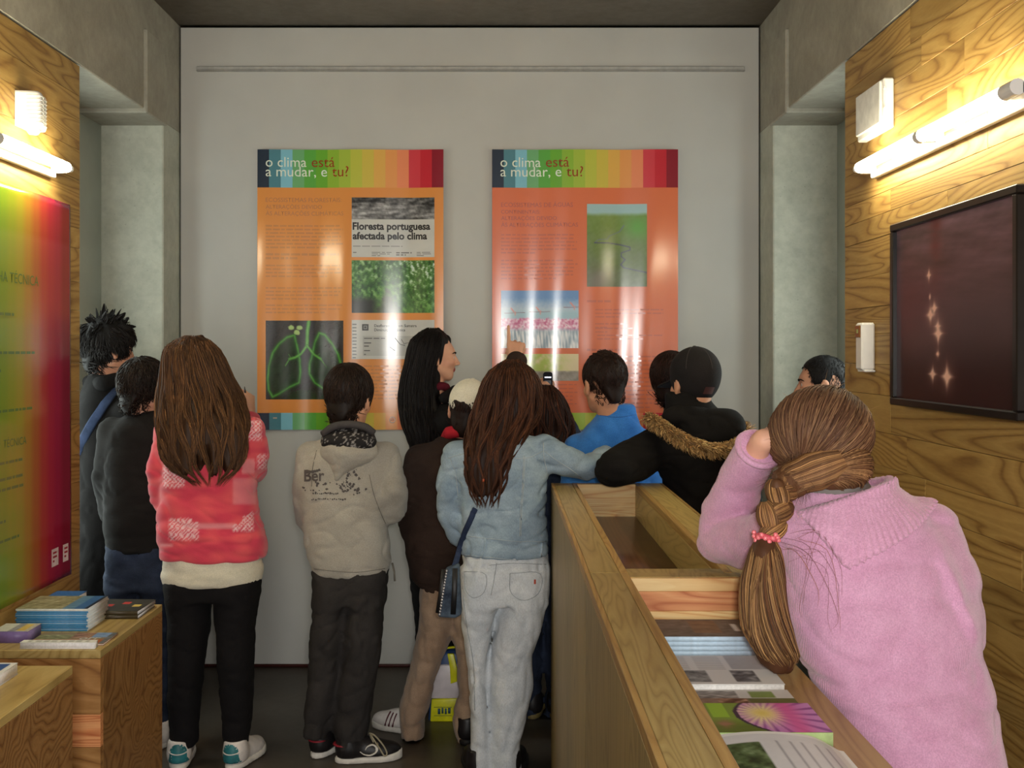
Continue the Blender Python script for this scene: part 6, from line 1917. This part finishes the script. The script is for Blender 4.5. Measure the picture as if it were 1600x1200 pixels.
# ================= 11 dark head beyond the parka boy
d = 4.42
f = Fig('person with dark brown hair mostly hidden beyond the boy in the parka', P(1055, 0, d)[0], d, (200, 146, 116))
f.head(P(1049, 595, d), 20, 4, 0, 0.98)
f.neck(P(1055, 642, d), 0.048)
f.garment('sweater', [loft(rows(d, [(880, 1006, 1104, .1), (760, 1004, 1106, .115), (690, 1006, 1104, .11), (664, 1016, 1094, .09), (648, 1032, 1078, .06)]))] + sleeves(([P(1012, 690, d), P(1006, 770, d), P(1030, 800, d + .15)], [.05, .045, .036]), ([P(1098, 690, d), P(1104, 770, d), P(1080, 800, d + .15)], [.05, .045, .036])), M['dark_sweater'], 0.009, 0.03, (0.004, 111, (10, 10, 16)))
legs(f, d, [(865, 1010, 1058, .1), (980, 1012, 1050, .08), (1080, 1014, 1048, .07)], [(865, 1052, 1100, .1), (980, 1060, 1098, .08), (1080, 1062, 1096, .07)], M['dark_jeans'], h=0.01, name='jeans')
for px in (1031, 1079): f.shoe(P(px, 0, d)[0], d - 0.068, 0, 0.24, M['shoe_black'], M['rubber_dark'])
f.bare.append(hand_prims(P(1033, 802, d + .17), (0.6, 0.7, 0.1), (0, 0.2, -1), (0, 0.9, 0.3), 0.86)); f.bare.append(hand_prims(P(1077, 802, d + .17), (-0.6, 0.7, 0.1), (0, 0.2, -1), (0, 0.9, 0.3), 0.86))
f.short_hair((46, 26, 19), 1300, 0.05, 0.06, 0.016, 12, -0.12, -0.07, 0.06, 0.0018)
f.body(0.0105); f.eyes()

# ================= 12 man by the right niche
d = 4.22
f = Fig('man with cropped black hair seen in profile by the right niche', P(1292, 0, d)[0], d, (190, 136, 108))
f.head(P(1284, 599, d), -78, 2, 0, 0.95)
f.neck(P(1300, 655, d), 0.055)
f.garment('jacket', [loft(rows(d, [(900, 1250, 1350, .19), (780, 1248, 1352, .20), (700, 1252, 1350, .19), (672, 1262, 1342, .165), (656, 1274, 1330, .11), (644, 1280, 1324, .07)]))] + sleeves(([P(1298, 690, d - .17), P(1296, 775, d - .19), P(1262, 820, d - .16)], [.055, .05, .04]), ([P(1298, 690, d + .17), P(1296, 775, d + .19), P(1262, 820, d + .16)], [.055, .05, .04])), M['charcoal'], 0.009, 0.03, (0.004, 121, (10, 10, 16)))
legs(f, d, [(885, 1256, 1344, .16), (930, 1258, 1342, .15), (960, 1262, 1340, .145)], [(885, 1256, 1344, .16), (930, 1258, 1342, .15), (960, 1262, 1340, .145)], M['dark_jeans'], h=0.01, name='jeans',
     hips=None) if False else f.garment('jeans', [loft([(0.06, P(1300, 0, d)[0], d + s * 0.09, .06, .065), (0.45, P(1300, 0, d)[0], d + s * 0.09, .068, .072), (0.80, P(1300, 0, d)[0], d + s * 0.08, .095, .09)]) for s in (-1, 1)], M['dark_jeans'], 0.01, 0.03, (0.005, 123, (12, 12, 20)))
for s in (-1, 1): f.shoe(P(1300, 0, d)[0] + 0.09, d + s * 0.09, -84, 0.27, M['shoe_black'], M['rubber_dark'])
f.bare.append(hand_prims(P(1258, 823, d - .15), (-0.8, 0.3, -0.2), (0, 0.4, -1), (0.2, 1, 0.3), 0.95)); f.bare.append(hand_prims(P(1258, 823, d + .15), (-0.8, -0.3, -0.2), (0, -0.4, -1), (0.2, -1, 0.3), 0.95))
f.short_hair((22, 17, 16), 1500, 0.016, 0.015, 0.006, 14, -0.065, -0.030, 0.078, 0.0013)
f.body(0.0068); f.eyes((20, 14, 12))

# ================= 13 girl in pink in front
f = Fig('girl in a pink knitted cardigan with a long brown braid beside the counter', 0.72, 1.92, (222, 168, 140))
dh = 2.06
f.head(P(1284, 702, dh), -12, 26, -4, 0.93)
f.neck(P(1302, 770, 2.03), 0.05)
tor = [(1330, 1352, 1588, .125, 1.84), (1270, 1350, 1574, .125, 1.85), (1200, 1340, 1561, .13, 1.87), (1130, 1302, 1554, .135, 1.90), (1075, 1274, 1544, .135, 1.93), (1030, 1252, 1534, .13, 1.95), (980, 1234, 1524, .13, 1.96), (900, 1222, 1500, .125, 1.99), (840, 1212, 1482, .12, 2.01), (805, 1216, 1458, .11, 2.02), (778, 1236, 1420, .09, 2.03), (757, 1256, 1384, .07, 2.03)]
w_dir = P(1186, 698, 2.095) - P(1160, 745, 2.17); w_dir /= np.linalg.norm(w_dir); w_end = P(1186, 700, 2.098).astype(np.float32)
lt = loft(rows(2.0, tor), 0.12, 2.3)
arm_l = chain([P(1232, 822, 2.03), P(1185, 850, 2.12), P(1128, 840, 2.25), P(1134, 800, 2.24), P(1160, 745, 2.17), P(1190, 692, 2.085)], [.062, .058, .053, .054, .050, .044])
arm_l = (lambda p, q=arm_l: smax(q[0](p), np.where(p[:, 2] > 1.2, (p - w_end) @ w_dir.astype(np.float32), -1.0), 0.010), arm_l[1], arm_l[2])
arm_r = chain([P(1456, 832, 2.02), P(1482, 915, 1.98), P(1498, 1000, 1.97), P(1478, 1060, 2.08), P(1440, 1090, 2.14)], [.056, .052, .048, .043, .038])
fold_line = np.array([P(1462, 885, 1.9), P(1476, 920, 1.9), P(1486, 955, 1.9), P(1498, 990, 1.9)])[:, [0, 2]]


def arm_fold(p):
    q = p[:, [0, 2]]; g = np.full(len(p), 9.0)
    for a, b in zip(fold_line[:-1], fold_line[1:]):
        ba = b - a; h = np.clip((q - a) @ ba / (ba @ ba), 0, 1); g = np.minimum(g, np.linalg.norm(q - a - h[:, None] * ba, axis=1))
    side = np.clip((1.99 - p[:, 1]) / 0.03, 0, 1)
    sx = p[:, 0] - np.interp(-p[:, 2], -fold_line[:, 1], fold_line[:, 0])
    zz = np.clip((p[:, 2] - fold_line[-1, 1] + 0.02) / 0.05, 0, 1) * np.clip((fold_line[0, 1] + 0.05 - p[:, 2]) / 0.07, 0, 1)
    return (-0.022 * np.clip((sx - 0.002) / 0.016, 0, 1) * np.exp(-np.maximum(sx, 0) / 0.05)) * side * zz


f.garment('cardigan', [lt, arm_l, arm_r], M['pink_knit'], 0.007, 0.022, (0.0055, 131, (8, 8, 13)), disp=arm_fold, keep=True)
rim_c = w_end - 0.004 * w_dir; ax_ = np.cross(w_dir, [0, -1.0, 0]); ax_ /= np.linalg.norm(ax_); ay_ = np.cross(w_dir, ax_)
f.put('cuff', tube_geo([rim_c + 0.043 * (math.cos(t) * ax_ + math.sin(t) * ay_) for t in np.linspace(0, 6.283, 29)[:-1]], 0.0065, 8, closed=True), M['pink_rib'])

# wide ribbed collar: lies over the shoulders and stands up round the neck
shoul = union([lt, arm_l, arm_r], 0.028)
stand = loft(rows(2.03, [(815, 1232, 1424, .105), (790, 1238, 1410, .098), (765, 1240, 1394, .092), (738, 1240, 1386, .090), (722, 1240, 1386, .090)]), 0.1, 2.2)
nx, ny = P(1305, 760, 2.03)[0], 2.03


def collar_f(p):
    lay = shoul[0](p) + creases(p, 131, 0.0045, (8, 8, 14)) - 0.013
    zlow = 1.105 + np.where(p[:, 0] > 0.627, (p[:, 0] - 0.627) * 0.47, (0.627 - p[:, 0]) * 1.4) + np.clip(p[:, 1] - 2.03, 0, 1) * 0.5
    lay = smax(lay, zlow - p[:, 2], 0.008)
    top = p[:, 2] - (1.203 + 0.34 * (p[:, 0] - 0.571) - 0.12 * (p[:, 1] - 1.94))
    st_ = smax(smax(stand[0](p), -(stand[0](p) + 0.015), 0.004), top, 0.006)
    d = smin(lay, st_, 0.03)
    d = smax(d, np.where(p[:, 2] > 1.17, -(stand[0](p) + 0.016), -1), 0.006)
    d = smax(d, top, 0.006)
    a = np.arctan2(p[:, 1] - ny, p[:, 0] - nx)
    return d + 0.0022 * np.sin(a * 74)


v_, f_ = mesh_sdf((collar_f, np.array([nx - .2, ny - .2, 1.05]), np.array([nx + .24, ny + .2, 1.30])), 0.0042)
f.put('collar', (v_, f_), M['pink_rib'])
f.garment('undershirt', [cone(P(1296, 744, 2.035), P(1304, 772, 2.03), .060, .070)], plain((118, 112, 108), 0.8, 0.2), 0.006, inset=None)
f.put('shirt_trim', tube_geo([np.array(P(1298, 748, 2.035)) + np.array([0.064 * math.cos(t), 0.064 * math.sin(t), 0.010 * math.cos(t)]) for t in np.linspace(0, 2 * math.pi, 33)[:-1]], 0.006, 8, closed=True), plain((206, 58, 120), 0.8))
f.garment('trousers', [loft([(0.06, 0.72 + s * 0.075, 1.86, .06, .07), (0.45, 0.72 + s * 0.075, 1.87, .065, .075), (0.74, 0.715 + s * 0.06, 1.85, .085, .10)]) for s in (-1, 1)], M['dark_jeans'], 0.009, 0.03, (0.005, 133, (12, 12, 20)))
for s in (-1, 1): f.shoe(0.72 + s * 0.075, 1.78, s * 6, 0.235, M['shoe_white'], M['rubber_white'])
f.bare.append(cone(P(1172, 724, 2.13), P(1192, 688, 2.08), .026, .023)); f.bare.append(hand_prims(P(1192, 690, 2.082), (0.75, 0.15, 0.55), (0.5, 0.2, -0.8), (-0.1, -1, 0.2), 0.86)); f.bare.append(hand_prims(P(1434, 1091, 2.15), (-0.95, 0.1, -0.1), (0, 0.2, -1), (0, 1, 0.2), 0.86))


def braid_hair():
    s = f.hs; rs = np.random.RandomState(17)
    rr = HEAD_R + np.array([0.026, 0.018, 0.011])
    knot = P(1232, 752, 1.985); tie = P(1197, 838, 1.925); tip = P(1226, 1044, 1.855)
    nodes = spline([knot, P(1222, 772, 1.96), P(1212, 798, 1.94), P(1203, 820, 1.93), tie], 40)
    prims = []
    e = placed(ellip(HEAD_C * s, rr * s), f.R, f.head_c)
    face = placed(ellip(np.array([0, 0.10, -0.05]) * s, np.array([0.06, 0.085, 0.10]) * s), f.R, f.head_c)

    def shell(p):
        d = e[0](p) + 0.003 * sn(p, 3, (60, 60, 25))
        q = (p - f.head_c) @ f.R
        d = smax(d, (-0.088 * s - q[:, 2]), 0.02)
        return smax(d, -face[0](p), 0.012)
    v, fc = mesh_sdf((shell, e[1], e[2]), 0.005)
    vs, fs, cs = [v], [fc], [np.tile(lin((84, 54, 38)), (len(v), 1))]
    nb = len(v)
    bun = union([cone(f.hl((-0.05, -0.055, -0.060)), knot, .034, .026), cone(knot, nodes[5], .027, .022), ellip(f.hl((0.0, -0.050, -0.058)), (.066 * s, .052 * s, .055 * s), f.R)], 0.02)
    bl = [bun]
    for k in range(5):                                      # the plaits of the braid
        q = nodes[int(4 + k * 7.2)]; sx = 1 if k % 2 else -1
        dirv = nodes[min(39, int(4 + k * 7.2) + 1)] - nodes[int(4 + k * 7.2) - 1]; dirv /= np.linalg.norm(dirv)
        side = np.cross(dirv, [0, -1, 0]); side /= np.linalg.norm(side)
        c = q + side * sx * 0.009
        up = dirv * 0.8 + side * sx * -0.6; up /= np.linalg.norm(up)
        R = np.stack([np.cross(up, [0, -1, 0]), [0, 1, 0], up], 1); R /= np.linalg.norm(R, axis=0)
        bl.append(ellip(c, (0.018 - 0.0012 * k, 0.017 - 0.001 * k, 0.025), R))
    u = union(bl, 0.004)
    u = (lambda p, u=u: u[0](p) + 0.0016 * sn(p, 12, (160, 160, 60)), u[1], u[2])
    v, fc = mesh_sdf(u, 0.0042)
    vs.append(v); fs.append(fc + nb); cs.append(np.tile(lin((92, 60, 38)), (len(v), 1))); nb += len(v)
    # tail below the tie
    tail = spline([tie, P(1194, 870, 1.915), P(1192, 915, 1.905), P(1198, 970, 1.89), P(1210, 1012, 1.87), tip], 40)
    rad = np.interp(np.linspace(0, 1, 40), [0, .12, .35, .65, .88, 1], [.012, .024, .036, .042, .034, .012])
    tl = union([cone(tail[i], tail[i + 3], rad[i] * 0.86, rad[i + 3] * 0.86) for i in range(0, 37, 3)], 0.01)
    tl = (lambda p, t=tl: t[0](p) + 0.004 * sn(p, 14, (120, 120, 14)), tl[1], tl[2])
    v, fc = mesh_sdf(tl, 0.005)
    vs.append(v); fs.append(fc + nb); cs.append(np.tile(lin((80, 50, 32)), (len(v), 1))); nb += len(v)

    def add(pts, r, c, c2, vary=0.3):
        nonlocal nb
        a, b, cc = strands(pts, r, c, rs, vary, c2)
        vs.append(a); fs.append(b + nb); cs.append(cc); nb += len(a)
    # strands over the head, from the crown to the gathering point low on the left
    n, m = 1900, 12
    u0 = rs.normal(size=(n * 2, 3)); u0 /= np.linalg.norm(u0, axis=1)[:, None]
    u0 = u0[(u0[:, 2] > -0.15) & (u0[:, 1] < 0.75)][:n]
    kl = ((knot - f.head_c) @ f.R) / s; ku = (kl - HEAD_C) / rr; ku /= np.linalg.norm(ku)
    t = np.linspace(0, 1, m)
    a0 = np.arccos(np.clip(u0 @ ku, -1, 1))[:, None]
    dirs = (np.sin((1 - t)[None] * a0)[..., None] * u0[:, None] + np.sin(t[None] * a0)[..., None] * ku) / (np.sin(a0)[..., None] + 1e-6)
    sag = np.sin(t * math.pi)[None, :, None] * np.array([-0.05, -0.10, -0.22]) * np.clip(a0[..., None] - 0.5, 0, 1.2)
    dirs = dirs + sag; dirs /= np.linalg.norm(dirs, axis=2)[..., None]
    lift = 1.0 + rs.uniform(0, 0.07, (len(u0), 1)) + 0.03 * np.sin(t * math.pi)[None]
    loc = HEAD_C + dirs * rr * lift[..., None]
    pts = (loc.reshape(-1, 3) * s) @ f.R.T + f.head_c
    pts = pts.reshape(len(u0), m, 3)
    w = np.clip((t - 0.86) / 0.14, 0, 1)[None, :, None] ** 1.5
    pts = pts * (1 - w) + (knot + rs.normal(size=(len(u0), 1, 3)) * 0.018) * w
    add(pts, 0.0014, (92, 62, 46), (146, 110, 78), 0.18)
    # strands over the nape, swept across to the braid
    nn = 420; m2 = 9; g0 = rs.uniform(-1.0, 1.15, nn); g1 = rs.uniform(-0.95, 0.55, nn); pp = np.zeros((nn, m2, 3))
    for j in range(m2):
        x = j / (m2 - 1)
        ang = g0 * (1 - x) + -1.0 * x; zz = g1 * (1 - x) + (g1 * 0.25 - 0.25) * x
        q = np.array([0.0, -0.050, -0.058]) + np.stack([np.sin(ang) * 0.070 * np.sqrt(1 - zz ** 2), -np.cos(ang) * 0.056 * np.sqrt(1 - zz ** 2), zz * 0.058], 1)
        w3 = f.head_c + (q * s) @ f.R.T
        k3 = max(0, (x - 0.55) / 0.45) ** 1.3
        pp[:, j] = w3 * (1 - k3) + (knot + np.stack([np.sin(g0 * 9) * 0.024, -0.022 - 0.006 * np.cos(g1 * 7), np.cos(g0 * 9) * 0.022], 1)) * k3
    add(pp, 0.0014, (92, 60, 42), (160, 120, 80), 0.28)
    # strands along the gathered hair between the head and the first plait
    pa = spline([f.hl((-0.015, -0.082, -0.056)), (f.hl((-0.05, -0.060, -0.060)) + knot) / 2, knot, nodes[6]], 9); ra = np.array([.026, .034, .036, .032, .031, .030, .028, .026, .022])
    th = rs.uniform(-2.2, 2.2, 300); tx = pa[-1] - pa[0]; tx /= np.linalg.norm(tx); s1_ = np.cross(tx, [0, -1.0, 0]); s1_ /= np.linalg.norm(s1_); s2_ = np.cross(s1_, tx); s2_ *= np.sign(s2_ @ np.array([0, -1.0, 0]))
    add(pa[None] + ((ra * 1.04)[None] * np.sin(th)[:, None])[..., None] * s1_ + ((ra * 1.04)[None] * np.cos(th)[:, None])[..., None] * s2_, 0.0013, (98, 64, 42), (176, 132, 84), 0.3)
    # strands wrapped along each plait
    for k in range(5):
        i0 = int(4 + k * 7.2); q = nodes[i0]; sx = 1 if k % 2 else -1
        dirv = nodes[min(39, i0 + 1)] - nodes[i0 - 1]; dirv /= np.linalg.norm(dirv); side = np.cross(dirv, [0, -1, 0]); side /= np.linalg.norm(side)
        c = q + side * sx * 0.009; up = dirv * 0.8 - side * sx * 0.6; up /= np.linalg.norm(up); ac = np.cross(up, [0, -1, 0])
        nn = 110; th = rs.uniform(-2.0, 2.0, nn); hh = np.linspace(-0.029, 0.029, 8)
        wd = (0.0255 - 0.0015 * k) * np.sqrt(np.clip(1 - (hh / 0.0305) ** 2, 0, 1))
        pp = c + hh[None, :, None] * up + (wd[None] * np.sin(th)[:, None])[..., None] * ac - (wd[None] * np.cos(th)[:, None])[..., None] * np.array([0, 1.0, 0])
        add(pp, 0.0013, (98, 64, 42), (180, 134, 84), 0.3)
    # tail strands
    n = 1000; ph = rs.uniform(0, 6.28, n); rho = rs.uniform(0.90, 1.12, n); m = 13
    end = rs.uniform(0.7, 1.0, n); pts = np.zeros((n, m, 3))
    for j in range(m):
        x = end * j / (m - 1); ix = x * 39
        for q in range(3): pts[:, j, q] = np.interp(ix, np.arange(40), tail[:, q])
        rr_ = np.interp(ix, np.arange(40), rad) * rho * (1 + 0.06 * np.sin(9 * x + ph))
        a = ph + 0.5 * np.sin(3 * x + ph * 2)
        pts[:, j, 0] += rr_ * np.cos(a); pts[:, j, 1] += rr_ * np.sin(a)
    add(pts, 0.0014, (84, 52, 32), (190, 146, 94), 0.35)
    # loose flyaway hairs over the back
    fl = []
    for k in range(12):
        a = np.array([1218 + rs.uniform(-8, 40), 820 + rs.uniform(0, 60)]); sp = rs.uniform(20, 95); b = a + np.array([sp, rs.uniform(20, 120)])
        mid = (a + b) / 2 + np.array([rs.uniform(0, 35), -rs.uniform(5, 40)])
        l = [hit(f.bvh['cardigan'], x, y) for x, y in spline([(a[0], a[1], 0), (mid[0], mid[1], 0), (b[0], b[1], 0), (b[0] + rs.uniform(-18, 10), b[1] + rs.uniform(15, 50), 0)], 14)[:, :2]]
        if all(q[0] is not None for q in l): fl.append([q + nn_ * (0.004 + 0.008 * math.sin(i / 13 * 3.1)) for i, (q, nn_) in enumerate(l)])
    if fl: add(np.array(fl), 0.0004, (140, 92, 74), (150, 100, 70), 0.2)
    # wispy halo round the head
    n = 44; u1 = rs.normal(size=(n, 3)); u1 /= np.linalg.norm(u1, axis=1)[:, None]; u1[:, 2] = np.abs(u1[:, 2])
    hp = []
    for q in u1:
        tg = rs.normal(size=3) * 0.5 + np.array([0, 0, -0.3]); a = (HEAD_C + q * rr) * s
        hp.append([f.head_c + (a + (q * 0.010 * x + tg * 0.014 * x * x) * 1.0) @ f.R.T for x in np.linspace(0, 1.3, 6)])
    add(np.array(hp), 0.0004, (150, 110, 72), (206, 168, 116), 0.2)
    mesh_obj('hair', np.concatenate(vs), np.concatenate(fs), M['hair'], f.root, colors=np.concatenate(cs))
    bm_ = plain((236, 120, 128), 0.12, 0.8, 0.1, 200)
    hb = empty('hair_band'); COL.objects.unlink(hb); bpy.data.objects.remove(hb)
    ring = [tie + np.array([0.017 * math.cos(x), 0.017 * math.sin(x), 0.003 * math.sin(2 * x)]) for x in np.linspace(0, 6.283, 17)[:-1]]
    band = f.put('hair_band', tube_geo(ring, 0.006, 8, closed=True), plain((214, 84, 100), 0.5))
    for k in range(20):
        x = k / 20 * 6.283; c = tie + np.array([0.022 * math.cos(x), 0.022 * math.sin(x), 0.006 * math.sin(5 * x)])
        mesh_obj('bead', *mesh_sdf(ellip(c, (.0052, .0052, .0052)), 0.003, 0.003), bm_, band)


braid_hair()
f.body(0.008); f.eyes()

# ------------------------------------------------------------------ yellow, white and blue bag on the floor
bag = tag(empty('sports_bag', P(700, 1140, 4.16)), 'yellow, white and blue shopping bag standing on the floor between beige trouser legs', 'bag')
yl, wh, bl_ = plain((206, 202, 30), 0.3, 0.5, 0.08, 20), plain((204, 194, 196), 0.3, 0.5, 0.05, 20), plain((36, 62, 104), 0.4, 0.4, 0.1, 20)
db = 4.215


def slab(name, pix, d0, th, mat, rnd_=0.012):
    vs = [P(x, y, d0) for x, y in pix]; n = len(vs)
    bm = bmesh.new(); q = [bm.verts.new(v) for v in vs] + [bm.verts.new(v + np.array([0, th, 0])) for v in vs]
    bm.faces.new(q[:n]); bm.faces.new(q[n:][::-1])
    for i in range(n): bm.faces.new([q[i], q[i + n], q[(i + 1) % n + n], q[(i + 1) % n]])
    bmesh.ops.recalc_face_normals(bm, faces=bm.faces)
    bmesh.ops.bevel(bm, geom=list(bm.edges), offset=rnd_, segments=3, affect='EDGES', profile=0.5)
    bm.verts.ensure_lookup_table()
    o = mesh_obj(name, [tuple(v.co) for v in bm.verts], [[v.index for v in g.verts] for g in bm.faces], mat, bag); bm.free()
    return o


zf = 1.5 / 4.155 * F + CY
slab('bag_body', [(668, zf - 1), (672, 1090), (676, 1058), (682, 1028), (694, 1018), (742, 1018), (750, zf - 1)], db, 0.09, bl_, 0.016)
o = slab('front_pocket', [(673, 1092), (674, 1060), (679, 1046), (690, 1039), (744, 1039), (744, 1092)], db - 0.012, 0.02, wh, 0.006)
o = slab('front_panel', [(672, zf - 6), (674, 1093), (745, 1090), (745, zf - 6)], db - 0.014, 0.022, yl, 0.006); o['label'] = 'yellow lower front panel'
o2 = slab('strap', [(699, 1022), (709, 1022), (714, 1044), (726, 1048), (724, 1062), (704, 1069), (703, 1045)], db - 0.026, 0.014, yl, 0.003); o2['label'] = 'yellow webbing strap'
mesh_obj('handle', *tube_geo(spline([P(688, 1022, db + .02), P(694, 1014, db), P(712, 1011, db - .01), P(732, 1012, db), P(742, 1022, db + .02)], 20), 0.010, 8, 0.4), yl, bag)['label'] = 'yellow webbing handle'
for k, (x0, w_) in enumerate(((684, 5), (690, 4), (695, 4), (700, 5))):
    box('printed_letter', P(x0, 1116 - k % 2, db - 0.0155), P(x0 + w_ - 1, 1107 - k % 2, db - 0.0142), plain((40, 74, 90), 0.5), o)
box('printed_line', P(678, 1105.5, db - 0.0155), P(706, 1104.6, db - 0.0142), plain((60, 90, 60), 0.5), o); box('printed_line', P(678, 1118.6, db - 0.0155), P(706, 1117.8, db - 0.0142), plain((60, 90, 60), 0.5), o)
